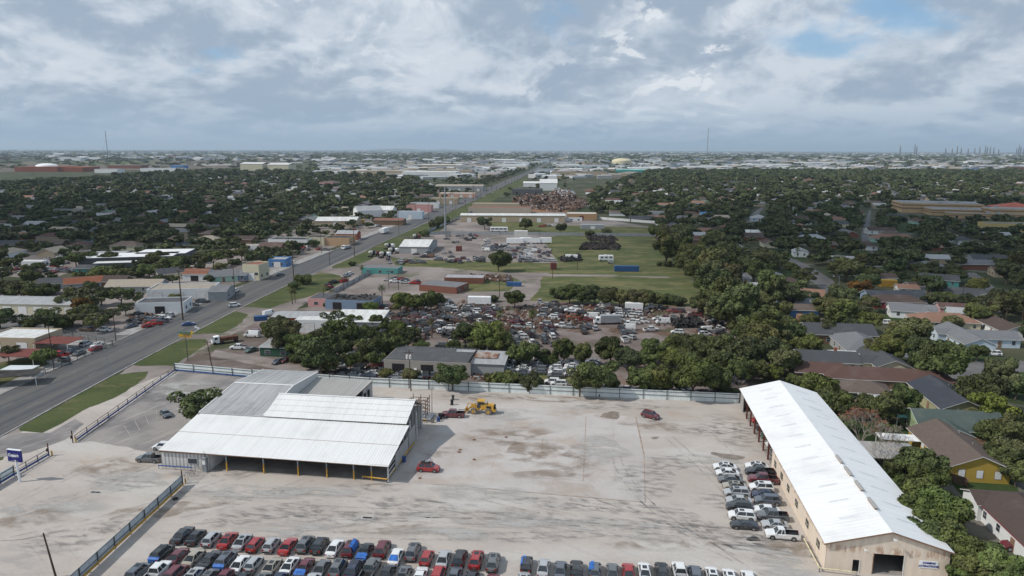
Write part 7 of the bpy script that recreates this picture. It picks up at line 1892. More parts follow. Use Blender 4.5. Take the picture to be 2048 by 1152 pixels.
tm1 = [crown(600 + i, nl=9, nleaf=330, leaf=.95) for i in range(6)]; tm2 = [crown(700 + i, nl=6, nleaf=110, leaf=1.5) for i in range(6)]
mass('woodland', near_r, tm1, 'foliage_mass', (.6, .92)); mass('far_woodland', far_r, tm2, 'foliage_mass', (.55, .85))
print('trees', ntree, 'rest', len(near_r), len(far_r), 'houses', len(hs_))

# labels of the trees
LMK = [(G(1932, 905), 'the bright yellow house'), (G(1905, 850), 'the green-roofed house'), (G(1893, 800), 'the olive house'), (G(1727, 781), 'the tan outbuilding'), (G(1772, 756), 'the long red-brown roof'), (G(1716, 690), 'the fan-ridged grey roof'), (G(1672, 668), 'the dark brown wooden house'),
       (G(1926, 677), 'the pale blue lawn house'), (G(1885, 642), 'the salmon-roofed bungalow'), (G(1822, 622), 'the blue-trimmed white house'), (G(1595, 620), 'the bright blue house'), (G(1945, 590), 'the long white house'), (G(1857, 533), 'the brick house'), (G(1733, 542), 'the grey cottage'), (G(1786, 478), 'the long salmon roof'),
       (G(1527, 553), 'the cream hip-roofed house'), (G(1312, 437), 'the orange-gabled house'), (G(1447, 480), 'the long brown roof'), (G(1517, 437), 'the pyramid roof'), (G(1900, 430), 'the banded school'), (G(1993, 1026), 'the red-trimmed white house'), (YF(50, 110), 'the long tan building'), (G(866, 708), 'the grey garage'), (G(961, 716), 'the rusty-edged shed'),
       (G(560, 692), 'the green shack'), (G(596, 632), 'the orange workshop'), (G(722, 637), 'the white barn'), (G(1221, 637), 'the grey box truck'), (G(1253, 537), 'the blue container'), (G(1300, 790), 'the back yard fence'), (G(1100, 785), 'the middle of the back fence'), (G(1440, 790), 'the right end of the back fence'), (G(505, 540), 'the cream two-storey building'), (G(368, 571), 'the ruined white shop'),
       (G(55, 606), 'the cream storage units'), (G(268, 507), 'the big white canopy'), (G(355, 481), 'the blue hip-roofed house'), (G(412, 458), 'the brick house by the lawn'), (G(135, 448), 'the large hip roof'), (G(637, 476), 'the tar-roofed strip'), (G(677, 437), 'the vaulted warehouse'), (G(735, 422), 'the white gabled warehouses'), (G(40, 672), 'the white-roofed block'),
       (G(1725, 492), 'the brown hip roof'), (G(1600, 505), 'the double-gabled white house'), (G(2005, 655), 'the power poles'), (G(1877, 560), 'the sea-green gable'), (G(1480, 556), 'the grey garage with white door')]
LK = dict(broad='dense dark tree', tall='tall full tree', open='airy open tree', bush='low bush', bare='leafless tree', redbare='bare tree', palm='palm', far='dark tree')
it = []
for r_, x, y, k, tint in TREEPOS:
    if r_['label']: continue
    d, pos, ph = min(((l[0].x - x) ** 2 + (l[0].y - y) ** 2, i, l) for i, l in enumerate(LMK))
    l = LMK[pos]; base = LK[k]
    if tint[0] > 1.5 and tint[1] < 1: base = 'rusty brown tree'
    elif tint[0] > 1.7: base = 'yellow-green tree'
    elif tint[0] >= 1.15 and k != 'bush': base = 'lighter green tree'
    ul, vl = PIX(l[0].x, l[0].y); u, v = PIX(x, y)
    it.append((r_, base, ('beyond ' if y > l[0].y + 12 else ('in front of ' if y < l[0].y - 12 else ('left of ' if u < ul else 'right of '))) + l[1]))
relabel(it)
for y in range(640, 2000, 58):
    for s_ in (-1, 1):
        if s_ > 0 and y % 116 == 0: continue
        x = rx(y) + (4 if s_ > 0 else -RW - 4); h_ = rnd.uniform(10, 12.5); root = thing('utility_pole', '', 'utility pole', (x, y, 0), R(-5), 'utility poles'); m = MB(); m.cyl((0, 0, 0), (0, 0, h_), .2, .14, 'wood_pole', 6); m.obj('pole', root); m = MB(); m.box(-1.2, 1.2, -.08, .08, h_ - .8, h_ - .6, 'wood_pole'); m.obj('crossarm', root)
        it2 = globals().setdefault('FARP', []); it2.append((root, 'dark pole', 'along the %s side of the distant road' % ('right' if s_ > 0 else 'left')))
relabel(FARP)
it = []
for k, (root, p) in PL.items():
    if root['label']: continue
    d, pos, ph = min(((l[0].x - p.x) ** 2 + (l[0].y - p.y) ** 2, i, l) for i, l in enumerate(LMK))
    it.append((root, 'dark wooden pole', 'near ' + LMK[pos][1]))
relabel(it)

# ------------------------------------------------------------ scrapyard cars
jit = []
def jcar(u, v, rz, k, c, where, wreck=0, z=0, tilt=0):
    p = G(u, v, .8 + z); p.z = .03 + z
    o = small_car(p, R(rz), k, c, '', 'scrap cars behind the yard', 'scrap_car' if wreck else 'old_car', wreck, rnd.randrange(3), tilt)
    jit.append((o, '%s%s %s' % ('wrecked ' if wreck else '', CN.get(c, c), KN[k]), where)); put(p.x, p.y, 1.3)
w1 = 'in the rows behind the open shed roof'
for u, v, k, c, rz in ((557, 721, 'sedan', 'slate', -110), (572, 718, 'sedan', 'maroon', -115), (585, 713, 'sedan', 'grey', -110), (596, 707, 'sedan', 'white', -110), (606, 711, 'hatch', 'navy', -110), (625, 704, 'sedan', 'red', 170), (676, 729, 'sedan', 'silver', 175), (692, 724, 'sedan', 'green', 160), (702, 718, 'sedan', 'grey', 170), (704, 711, 'pickup', 'white', 170),
        (721, 703, 'sedan', 'white', 172), (724, 709, 'sedan', 'black', 172), (723, 718, 'sedan', 'red', 10), (717, 728, 'coupe', 'black', 172), (737, 714, 'suv', 'silver', 172), (754, 720, 'sedan', 'white', 170), (755, 727, 'sedan', 'red', 168), (765, 713, 'sedan', 'grey', 172), (784, 722, 'hatch', 'cream', 175), (775, 706, 'sedan', 'black', 172), (790, 705, 'sedan', 'black', 172), (745, 700, 'sedan', 'grey', 172),
        (640, 746, 'sedan', 'maroon', 172), (660, 747, 'sedan', 'maroon', 172), (684, 740, 'sedan', 'black', 172), (684, 748, 'sedan', 'grey', 172), (706, 748, 'sedan', 'silver', 172), (717, 740, 'pickup', 'grey', 172), (738, 750, 'sedan', 'navy', 172), (746, 744, 'sedan', 'white', 172), (804, 746, 'sedan', 'grey', 172), (817, 742, 'sedan', 'white', 172), (829, 742, 'suv', 'white', 100), (840, 749, 'suv', 'white', 100), (853, 749, 'suv', 'black', 100),
        (866, 748, 'sedan', 'slate', 100), (790, 752, 'sedan', 'silver', 172)):
    jcar(u, v, rz + rnd.uniform(-6, 6), k, c, w1, rnd.choice((0, 0, 1)))
w2 = 'in the grassy car files right of the rusty-edged shed'
for u0, n, v0 in ((1015, 6, 716), (1047, 6, 716), (1082, 6, 714), (1113, 6, 722), (1143, 5, 724), (1184, 3, 721)):
    for i in range(n):
        jcar(u0 + rnd.uniform(-2, 2), v0 + i * 5.6, 172 + rnd.uniform(-8, 8), rnd.choice(('sedan', 'sedan', 'hatch', 'suv')), rnd.choice(('white', 'silver', 'black', 'grey', 'white', 'slate')), w2, rnd.choice((0, 1)))
for u, v, c in ((1105, 762, 'white'), (1118, 766, 'white'), (1048, 757, 'slate')): jcar(u, v, 172, 'suv', c, 'just behind the back fence at the track end')
w3 = 'under the trees just behind the back fence'
for i in range(24): jcar(1165 + i * 12.5 + rnd.uniform(-3, 3), 772 + i * .75 + rnd.uniform(-6, 3), rnd.uniform(80, 190), rnd.choice(('sedan', 'sedan', 'suv')), rnd.choice(('black', 'grey', 'slate', 'silver', 'white', 'maroon')), w3, rnd.choice((0, 1, 2)))
for u, v, c in ((1462, 735, 'maroon'), (1458, 745, 'silver'), (1466, 751, 'slate'), (1475, 757, 'blue'), (1455, 760, 'black'), (1486, 748, 'rust')): jcar(u, v, 165, 'sedan', c, 'between the dark trees near the long building', 1)
w5 = 'in the open right part of the scrapyard'
for u, v, k, c, rz, wk in ((1112, 628, 'sedan', 'silver', 175, 0), (1147, 633, 'pickup', 'orange', 175, 1), (1172, 638, 'pickup', 'red', 5, 1), (1182, 632, 'van', 'white', 175, 0), (1180, 624, 'pickup', 'yellow', 175, 1), (1162, 625, 'suv', 'black', 175, 1), (1152, 616, 'pickup', 'white', 150, 1), (1207, 611, 'van', 'white', 175, 0), (1203, 618, 'pickup', 'cream', 175, 1), (1222, 620, 'pickup', 'white', 170, 0), (1234, 620, 'suv', 'white', 170, 1),
        (1211, 636, 'suv', 'silver', 175, 0), (1237, 637, 'workpickup', 'white', 165, 1), (1236, 629, 'suv', 'white', 160, 1), (1266, 643, 'pickup', 'white', 168, 0), (1285, 641, 'workpickup', 'white', 160, 0), (1326, 643, 'van', 'white', 178, 0), (1317, 636, 'sedan', 'white', 178, 0), (1302, 658, 'pickup', 'white', 12, 0), (1355, 663, 'suv', 'white', 165, 0), (1349, 621, 'pickup', 'red', 172, 1), (1359, 621, 'suv', 'black', 172, 1),
        (1389, 628, 'workpickup', 'red', 170, 2), (1275, 617, 'suv', 'red', 10, 1), (1302, 612, 'pickup', 'white', 178, 1), (1332, 634, 'suv', 'maroon', 90, 1), (1348, 633, 'sedan', 'grey', 90, 1), (1256, 655, 'van', 'white', 170, 0), (1259, 662, 'sedan', 'grey', 165, 1), (1249, 678, 'workpickup', 'white', 95, 0), (1262, 673, 'hatch', 'silver', 120, 0), (1418, 622, 'pickup', 'red', 172, 1), (1422, 630, 'sedan', 'black', 172, 1), (1430, 634, 'sedan', 'slate', 172, 1),
        (1427, 641, 'sedan', 'silver', 172, 1), (1432, 646, 'pickup', 'black', 172, 1), (1417, 660, 'van', 'white', 10, 0), (1436, 656, 'workpickup', 'white', 10, 1), (1410, 667, 'suv', 'white', 10, 0), (1407, 661, 'suv', 'black', 10, 1), (1440, 663, 'sedan', 'slate', 10, 2), (1455, 652, 'sedan', 'maroon', 20, 2), (1470, 663, 'suv', 'black', 100, 1), (1391, 672, 'sedan', 'grey', 20, 2), (1400, 676, 'sedan', 'black', 20, 2), (1444, 625, 'sedan', 'maroon', 170, 1),
        (1124, 650, 'pickup', 'white', 172, 1), (1138, 652, 'pickup', 'silver', 172, 1), (1165, 654, 'suv', 'black', 95, 1), (1178, 652, 'suv', 'slate', 95, 0), (1190, 655, 'suv', 'silver', 95, 0), (1168, 662, 'suv', 'black', 95, 1), (1242, 655, 'suv', 'black', 95, 1), (1246, 664, 'suv', 'slate', 95, 1)):
    jcar(u, v, rz, k, c, w5, wk)
def jscatter(poly, n, where, pal, kinds=('sedan', 'sedan', 'suv', 'hatch', 'pickup', 'van'), wk=(0, 1, 1, 2), rd=1.45, pile=.12, ang=(172, 95, 172)):
    us = [p[0] for p in poly]; vs = [p[1] for p in poly]; k = 0; t = 0
    while k < n and t < n * 40:
        t += 1; u, v = rnd.uniform(min(us), max(us)), rnd.uniform(min(vs), max(vs))
        if not inpoly(u, v, poly): continue
        p = G(u, v, .8)
        if not free(p.x, p.y, rd * .95): continue
        kd = rnd.choice(kinds); kd = kd if kd != 'van' or rnd.random() < .5 else 'suv'; z = 1.25 if rnd.random() < pile else 0
        jcar(u, v, rnd.choice(ang) + rnd.uniform(-14, 14), kd, rnd.choice(pal), where, rnd.choice(wk), z, rnd.uniform(-.12, .12) if z else 0); k += 1
PA = ('white', 'white', 'black', 'grey', 'silver', 'slate', 'black', 'maroon', 'rust', 'grey', 'black', 'slate', 'white')
jscatter([(800, 612), (850, 598), (905, 600), (930, 640), (905, 670), (840, 675), (800, 660)], 62, 'in the dense left part of the scrapyard', PA)
jscatter([(745, 602), (800, 606), (800, 652), (762, 652), (745, 622)], 14, 'at the left end by the barn', PA)
jscatter([(915, 612), (1000, 612), (985, 640), (930, 640)], 22, 'in the middle of the scrapyard', PA)
jscatter([(1020, 640), (1110, 645), (1110, 690), (1020, 690)], 26, 'in the stacked files near the right palm', PA, ang=(95, 95, 172))
jscatter([(1075, 602), (1150, 606), (1150, 636), (1080, 632)], 22, 'near the hedge at the scrapyard back', PA)
jscatter([(1200, 630), (1260, 632), (1330, 612), (1290, 608), (1180, 606)], 16, 'near the hedge right of centre', PA)
jscatter([(870, 672), (960, 640), (1000, 645), (1010, 655), (930, 690), (880, 690)], 12, 'between the palms and the garage', PA)
up = 'in the upper lot of pale cars'
jscatter([(1000, 492), (1070, 488), (1110, 494), (1100, 512), (1125, 520), (1020, 524), (1018, 505)], 46, up, ('white', 'silver', 'silver', 'white', 'slate', 'grey', 'maroon'), ('sedan', 'sedan', 'suv', 'hatch', 'van'), (0, 0, 1), 1.3, 0)
jscatter([(870, 510), (965, 514), (965, 524), (870, 522)], 18, 'in the row below the big round tree', ('black', 'grey', 'white', 'maroon', 'silver', 'slate'), wk=(0, 1), pile=0)
jscatter([(890, 468), (955, 468), (950, 476), (892, 478)], 9, 'by the pale fence of the upper lot', PA, wk=(0,), pile=0)
jscatter([(960, 490), (1000, 484), (1040, 492), (1010, 502), (965, 500)], 14, 'left of the pale upper lot cars', PA, wk=(0, 1), pile=0)
jscatter([(765, 516), (862, 520), (862, 528), (765, 526)], 10, 'below the cream-roofed warehouse', PA, wk=(0, 1), pile=0)
jscatter([(820, 500), (900, 500), (930, 510), (820, 514)], 8, 'right of the cream-roofed warehouse', PA, wk=(0, 1), pile=0)
print('scrap cars', len(jit))
relabel(jit); jit = []
def pcar(u, v, rz, k, c, where):
    p = G(u, v, .8); p.z = .04; o = small_car(p, R(rz), k, c, '', 'cars parked in the distance', 'parked_car', 0, rnd.randrange(3)); jit.append((o, '%s %s' % (CN.get(c, c), KN[k]), where)); put(p.x, p.y, 1.6)
def pscatter(poly, n, where, pal=('white', 'silver', 'black', 'grey', 'red', 'slate', 'white'), ang=(172, 172, 80), kinds=('sedan', 'suv', 'pickup', 'hatch')):
    us = [p[0] for p in poly]; vs = [p[1] for p in poly]; k = t = 0
    while k < n and t < n * 40:
        t += 1; u, v = rnd.uniform(min(us), max(us)), rnd.uniform(min(vs), max(vs))
        if not inpoly(u, v, poly): continue
        p = G(u, v, .8)
        if not free(p.x, p.y, 1.9): continue
        pcar(u, v, rnd.choice(ang) + rnd.uniform(-8, 8), rnd.choice(kinds), rnd.choice(pal), where); k += 1
pscatter([(90, 512), (195, 510), (190, 528), (100, 526)], 34, 'in the crowded lot left of the white canopies'); pscatter([(0, 532), (130, 528), (150, 542), (0, 548)], 24, 'in the front rows of the left car lot')
pscatter([(265, 625), (330, 620), (340, 612), (385, 612), (300, 650), (262, 655)], 14, 'on the scrap lot beside the far kerb', ang=(172, 10, 60)); pscatter([(520, 520), (560, 512), (585, 522), (540, 532)], 8, 'beside the blue shop'); pscatter([(480, 560), (500, 552), (520, 552), (490, 562)], 4, 'outside the cream building')
pscatter([(650, 462), (700, 455), (720, 462), (670, 466)], 6, 'outside the vaulted warehouse'); pscatter([(1000, 446), (1110, 447), (1110, 452), (1000, 451)], 6, 'in front of the long tan warehouse'); pscatter([(905, 432), (935, 428), (935, 440), (900, 450)], 4, 'beside the fence near the monopole')
pscatter([(660, 575), (705, 552), (700, 545), (655, 568)], 6, 'on the gravel track right of the roadside bushes', ang=(60, 55)); pscatter([(775, 555), (850, 556), (845, 566), (775, 564)], 8, 'on the bare gravel lot'); pscatter([(880, 470), (990, 470), (980, 486), (890, 484)], 10, 'at the back of the upper gravel lot')
pscatter([(100, 690), (220, 684), (215, 692), (110, 725)], 7, 'on the fenced corner lot'); pscatter([(300, 590), (420, 566), (480, 580), (380, 612)], 8, 'round the ruined white shop', ang=(10, 60, 95)); pscatter([(590, 490), (700, 482), (650, 500), (590, 505)], 6, 'before the tar-roofed strip'); pscatter([(720, 455), (830, 430), (850, 425), (780, 452)], 9, 'beside the kerb near the vaulted warehouse'); pscatter([(0, 612), (60, 622), (60, 632), (0, 628)], 4, 'outside the storage units')
for u, v, k, c, w_ in ((1693, 744, 'suv', 'white', 'beside the red-brown carport'), (1895, 776, 'sedan', 'silver', 'at the wooden fence near the olive house'), (1723, 667, 'sedan', 'white', 'beside the dark brown house'), (1987, 706, 'suv', 'white', 'on the drive of the pale blue house'), (1823, 652, 'sedan', 'maroon', 'on the lawn by the salmon bungalow'), (1850, 690, 'sedan', 'grey', 'near the salmon bungalow'),
                       (1584, 531, 'sedan', 'navy', 'on the bending street'), (1590, 536, 'suv', 'slate', 'just below it on the bending street'), (1925, 523, 'sedan', 'white', 'at the street in the trees'), (1468, 441, 'sedan', 'black', 'on the short street'), (1506, 471, 'pickup', 'red', 'before the twin-gabled house'), (1835, 443, 'pickup', 'white', 'near the school'), (2035, 1090, 'suv', 'maroon', 'at the right edge by the white house'), (1915, 893, 'pickup', 'black', 'behind the yellow house'), (1770, 644, 'suv', 'white', 'on the side yard')):
    pcar(u, v, 170, k, c, w_)
for u, v, c in ((985, 386, 'white'), (1000, 377, 'black'), (1045, 357, 'white'), (930, 401, 'silver'), (1075, 343, 'white'), (905, 418, 'white')): pcar(u, v, 85, 'suv', c, 'driving on the distant road')
relabel(jit)

# ------------------------------------------------------------ heaps of scrap
def heap(name, poly, n, hmax, mat='scrap', sz=(.6, 2.6), seed=1, flat=False):
    q = random.Random(seed); m = MB(); us = [p[0] for p in poly]; vs = [p[1] for p in poly]; k = 0
    while k < n:
        u, v = q.uniform(min(us), max(us)), q.uniform(min(vs), max(vs))
        if not inpoly(u, v, poly): continue
        k += 1; p = G(u, v); z = q.uniform(0, hmax) * q.random(); c = Vector((p.x, p.y, z)); a = Vector((q.gauss(0, 1), q.gauss(0, 1), q.gauss(0, .5))).normalized() * q.uniform(*sz) * .5; b_ = a.orthogonal().normalized() * q.uniform(*sz) * .35; d = a.cross(b_).normalized() * q.uniform(.1, .5)
        n0 = len(m.v)
        for s3 in (-1, 1):
            for s1, s2 in ((-1, -1), (1, -1), (1, 1), (-1, 1)): pt = c + a * s1 + b_ * s2 + d * s3; m.v.append((pt.x, pt.y, max(.02, pt.z)))
        mi = m.mi(mat)
        for f_ in ((0, 3, 2, 1), (4, 5, 6, 7), (0, 1, 5, 4), (1, 2, 6, 5), (2, 3, 7, 6), (3, 0, 4, 7)): m.f.append(tuple(n0 + i for i in f_)); m.m.append(mi)
    return stuff(m.obj(name))
heap('scrap_metal', [(1090, 398), (1115, 388), (1145, 390), (1150, 402), (1120, 404), (1100, 410), (1060, 412), (1025, 408), (1040, 400)], 900, 9, 'scrap', (2, 7), 4)
heap('scrap_metal', [(1085, 405), (1175, 400), (1180, 412), (1150, 422), (1110, 415)], 420, 4, 'scrap', (1.5, 4.5), 24)
heap('scrap_metal', [(1020, 415), (1060, 412), (1110, 412), (1140, 418), (1120, 425), (1080, 420)], 250, 5, 'scrap', (1.5, 5), 5)
heap('white_scrap', [(1105, 388), (1145, 388), (1150, 396), (1120, 398)], 260, 9, 'galvanised', (1.5, 5), 6)
heap('tyre_heap', [(1165, 488), (1225, 484), (1240, 492), (1238, 500), (1160, 500)], 700, 1.7, 'tyre_pile', (.8, 2.2), 7)
heap('tyre_heap', [(1172, 474), (1225, 474), (1235, 481), (1180, 482)], 350, 1.4, 'tyre_pile', (.8, 2.2), 8)
heap('car_parts', [(1338, 645), (1395, 640), (1405, 655), (1350, 657)], 380, 2.2, 'tyre_rubber', (.6, 2), 9)
heap('car_parts', [(1310, 474), (1325, 474), (1340, 492), (1325, 494)], 200, 2, 'scrap', (.8, 2.4), 10)
heap('scrap_parts', [(805, 610), (930, 606), (1010, 615), (1100, 610), (1250, 615), (1250, 632), (1060, 668), (930, 660), (820, 672)], 1300, .9, 'scrap', (.4, 1.5), 11)
heap('scrap_parts', [(1120, 516), (1160, 512), (1162, 522), (1125, 524)], 160, 1.6, 'tyre_rubber', (.8, 3), 12)
heap('scrap_parts', [(785, 724), (810, 724), (860, 730), (920, 735), (910, 745), (800, 740)], 260, 1.1, 'scrap', (.4, 1.4), 13)
heap('scrap_parts', [(940, 550), (1020, 552), (1025, 566), (950, 560)], 180, .9, 'scrap', (.5, 2.4), 14)
heap('scrap_parts', [(1280, 618), (1330, 615), (1420, 620), (1440, 660), (1330, 655), (1270, 640)], 160, .7, 'scrap', (.4, 1.4), 15)
heap('scrap_parts', [(250, 640), (330, 600), (370, 605), (300, 650)], 200, .8, 'scrap', (.4, 1.8), 16)
heap('scrap_parts', [(540, 705), (620, 700), (700, 735), (830, 745), (1000, 765), (1000, 750), (830, 738), (700, 725)], 260, .6, 'scrap', (.3, 1.2), 17)

# ------------------------------------------------------------ far landmarks
p = G(1243, 331); m = MB(); m.cyl((0, 0, 0), (0, 0, 17), 38, 38, 'pale_yellow', 32, False); m.dome((0, 0, 17), 38, 11, 'pale_yellow', 32, 5)
tag(m.obj('water_tank', loc=p, smooth=False), 'big cream domed storage tank on the far plain', 'storage tank')
def arena():
    p = G(85, 343); root = thing('arena', 'red brick arena with a shallow white dome roof far left', 'arena', p)
    k = DEPTH(p) / F; m = MB(); m.box(-45 * k, 90 * k, -20, 60, 0, 9 * k, 'brick_red'); m.box(-25 * k, 45 * k, -30, 70, 0, 10 * k, 'brick_red'); m.obj('wall', root)
    m = MB(); m.dome((0, 20, 10 * k), 20 * k, 6 * k, 'white_paint', 28, 5); m.obj('dome', root)
arena()
def bld(u, v, wpx, dpt, h, wall, roof, label, nm='far_building', rz=-5, g=None, typ='flat'):
    p = G(u, v); L = wpx * DEPTH(p) / F; root = thing(nm, label, 'building', (p.x, p.y + dpt / 2, 0), R(rz), g)
    m = MB(); m.box(-L / 2, L / 2, -dpt / 2, dpt / 2, 0, h, 'wall_any'); m.obj('wall', root, color=HC[wall]); m = MB()
    if typ == 'flat': m.box(-L / 2 + .5, L / 2 - .5, -dpt / 2 + .5, dpt / 2 - .5, h, h + .5, 'roof_any')
    else: roofgeo(m, L, dpt, h, .14, 'gable', 'roof_any', .5)
    m.obj('roof', root, color=RC[roof]); put(p.x, p.y, L * .5)
    return root
bld(213, 346, 48, 30, 9, 'white', 'lgrey', 'long white building in front of the left trees'); bld(250, 337, 70, 40, 10, 'brick', 'tan', 'long brick building beyond the white one on the left'); bld(355, 337, 26, 30, 9, 'blue', 'blue', 'dark blue hall far left')
bld(320, 343, 80, 40, 8, 'white', 'lgrey', 'long pale low roof left of the hangars'); bld(505, 345, 46, 50, 22, 'cream', 'white', 'large cream hangar with a white roof', typ='gable'); bld(558, 345, 44, 50, 20, 'cream', 'white', 'second cream hangar with a white roof', typ='gable'); bld(500, 348, 66, 20, 6, 'white', 'white', 'low white building before the hangars')
bld(1008, 307, 26, 60, 45, 'white', 'lgrey', 'tall row of pale grain silos near the horizon'); bld(730, 303, 5, 30, 60, 'white', 'white', 'white control tower on the horizon', nm='control_tower'); bld(725, 304, 20, 30, 14, 'white', 'white', 'low white terminal by the control tower')
for u, v, w_, h_, d_, wl_, rf, l in ((700, 333, 70, 10, 80, 'grey', 'lgrey', 'long grey metal hall on the plain'), (880, 336, 90, 10, 90, 'tan', 'white', 'very wide pale warehouse left of the road'), (760, 350, 130, 9, 70, 'tan', 'tan', 'wide tan warehouse beside the trees'), (860, 352, 110, 9, 60, 'white', 'white', 'wide white warehouse beside the trees'), (900, 347, 90, 8, 50, 'tan', 'tan', 'tan roofed warehouse behind the wide white one'),
        (1025, 337, 60, 10, 80, 'white', 'white', 'long white hall left of the far road'), (1035, 330, 50, 10, 90, 'ltblue', 'white', 'blue-sided hall left of the far road'), (1135, 352, 60, 9, 60, 'tan', 'brown', 'brown-roofed warehouse right of the far road'), (1185, 352, 60, 9, 60, 'tan', 'brown', 'second brown-roofed warehouse right of the far road'), (1100, 360, 30, 8, 40, 'white', 'white', 'white shed right of the road before the brown roofs'),
        (1135, 334, 50, 9, 70, 'white', 'white', 'white building right of the far road'), (1190, 337, 60, 9, 70, 'ltblue', 'lgrey', 'blue-grey hall right of the far road'), (1300, 341, 80, 8, 70, 'white', 'white', 'bright long white roof beyond the right trees'), (1420, 338, 90, 8, 70, 'white', 'white', 'bright white hall beyond the right trees'), (1540, 334, 90, 9, 90, 'white', 'white', 'large white hall in the far right industrial strip'), (1640, 330, 80, 9, 90, 'white', 'white', 'another large white hall in the far right strip'),
        (1665, 343, 20, 10, 40, 'white', 'white', 'white gabled church-like hall in the right trees'), (1265, 346, 60, 8, 50, 'teal', 'teal', 'teal-roofed shop right of the storage tank'), (655, 375, 30, 8, 30, 'pink', 'brown', 'large pink house far in the left trees')):
    bld(u, v, w_, d_, h_, wl_, rf, l)
# scattered industrial plain
fb = []
cols = [('white', 'white'), ('white', 'lgrey'), ('tan', 'tan'), ('grey', 'lgrey'), ('ltblue', 'grey'), ('white', 'white'), ('tan', 'white'), ('slateblue', 'grey'), ('brick', 'brown'), ('white', 'white')]
n_ = 0; t_ = 0
while n_ < 270 and t_ < 12000:
    t_ += 1
    if rnd.random() < .62: u, v = rnd.uniform(640, 1250), rnd.choice((rnd.uniform(309, 345), rnd.uniform(322, 358)))
    elif rnd.random() < .7: u, v = rnd.uniform(1200, 2070), rnd.uniform(309, 341)
    else: u, v = rnd.uniform(-20, 600), rnd.uniform(304, 322)
    if inpoly(u, v, RRp) or inpoly(u, v, RLp): continue
    p = G(u, v)
    if abs(p.x - rx(p.y) + 9) < 38 or not free(p.x, p.y, 9 + p.y / 250): continue
    far = p.y > 3000; L, W = (rnd.uniform(40, 120), rnd.uniform(40, 90)) if far else (rnd.uniform(18, 60), rnd.uniform(15, 40)); wl_, rf = rnd.choice(cols)
    root = thing('distant_building', '', 'building', (p.x, p.y, 0), R(rnd.choice((-5, -5, 85)) + rnd.uniform(-4, 4)), 'buildings on the far plain')
    h_ = rnd.uniform(4.5, 9) * (1.3 if far else 1); m = MB(); m.box(-L / 2, L / 2, -W / 2, W / 2, 0, h_, 'wall_any'); m.obj('wall', root, color=HC[wl_])
    m = MB(); roofgeo(m, L, W, h_, .10, 'gable', 'roof_any', .3); m.obj('roof', root, color=RC[rf]); put(p.x, p.y, L * .45); n_ += 1
    zone = 'left of the far road' if u < 900 else ('around the far road' if u < 1250 else 'on the far right plain')
    fb.append((root, '%s hall with %s roof' % (WN.get(wl_, wl_), WN.get(rf, rf)), zone + (' at horizon' if v < 318 else (' midway' if v < 335 else ' beside the trees'))))
relabel(fb)
# the smallest of them only as a mass
m = MB(); q = random.Random(8)
for i in range(8500):
    u, v = q.uniform(-30, 2080), (301.5 + abs(q.gauss(0, 1)) * 15 + 1.5 if i % 3 else q.uniform(318, 356))
    if u < 640 and (q.random() < .8 or v > 320): continue
    if v > 358: continue
    if inpoly(u, v, RRp) or inpoly(u, v, RLp): continue
    p = G(u, v); L, W, h_ = q.uniform(14, 45 + p.y / 100), q.uniform(12, 30 + p.y / 150), q.uniform(4, 7 + p.y / 1200)
    if not free(p.x, p.y, L * .5): continue
    put(p.x, p.y, L * .4)
    if p.y > 16000 or abs(p.x - rx(p.y) + 9) < 40: continue
    m.box(-L / 2, L / 2, -W / 2, W / 2, 0, h_, q.choice(('roof_far_white', 'roof_far_tan', 'roof_far_grey', 'roof_far_white')), q.uniform(0, 3), (p.x, p.y))
simple('roof_far_white', (.50, .50, .50), .8, .2, var=.1); simple('roof_far_tan', (.36, .31, .26), .9, .1); simple('roof_far_grey', (.24, .26, .29), .9, .1)
stuff(m.obj('distant_town'))
# low tree cover on the plain
pts = []; q = random.Random(12)
for i in range(9000):
    u, v = q.uniform(-40, 2090), (300.8 + abs(q.gauss(0, 1)) * 12 + .6 if i % 3 else q.uniform(312, 354))
    if u < 620 and v > 306 and q.random() < .72: continue
    if v > 356 or inpoly(u, v, RRp) or inpoly(u, v, RLp): continue
    p = G(u, v)
    if p.y > 26000: continue
    k = min(60, max(8, p.y / 80))
    if not free(p.x, p.y, 4) or abs(p.x - rx(p.y) + 9) < 16 + k * .5: continue
    pts.append((p.x, p.y, q.uniform(.7, 1.5) * k))
tm3 = [crown(800 + i, nl=4, nleaf=14, leaf=1.6, flat=.5, Hc=2.0, z0=2.0) for i in range(5)]
mass('distant_trees', pts, tm3, 'foliage_mass', (.4, .7))
# roadside trees between the shops
pts = []
for i in range(420):
    y = q.uniform(330, 2400); s_ = q.choice((-1, -1, 1)); x = rx(y) + (-RW - q.uniform(12, 130) if s_ < 0 else q.uniform(25, 120) if y > 900 else 1e5)
    if x < 5e4 and free(x, y, 2): pts.append((x, y, q.uniform(5, 11))); put(x, y, 2)
mass('roadside_trees', pts, tm2, 'foliage_mass')
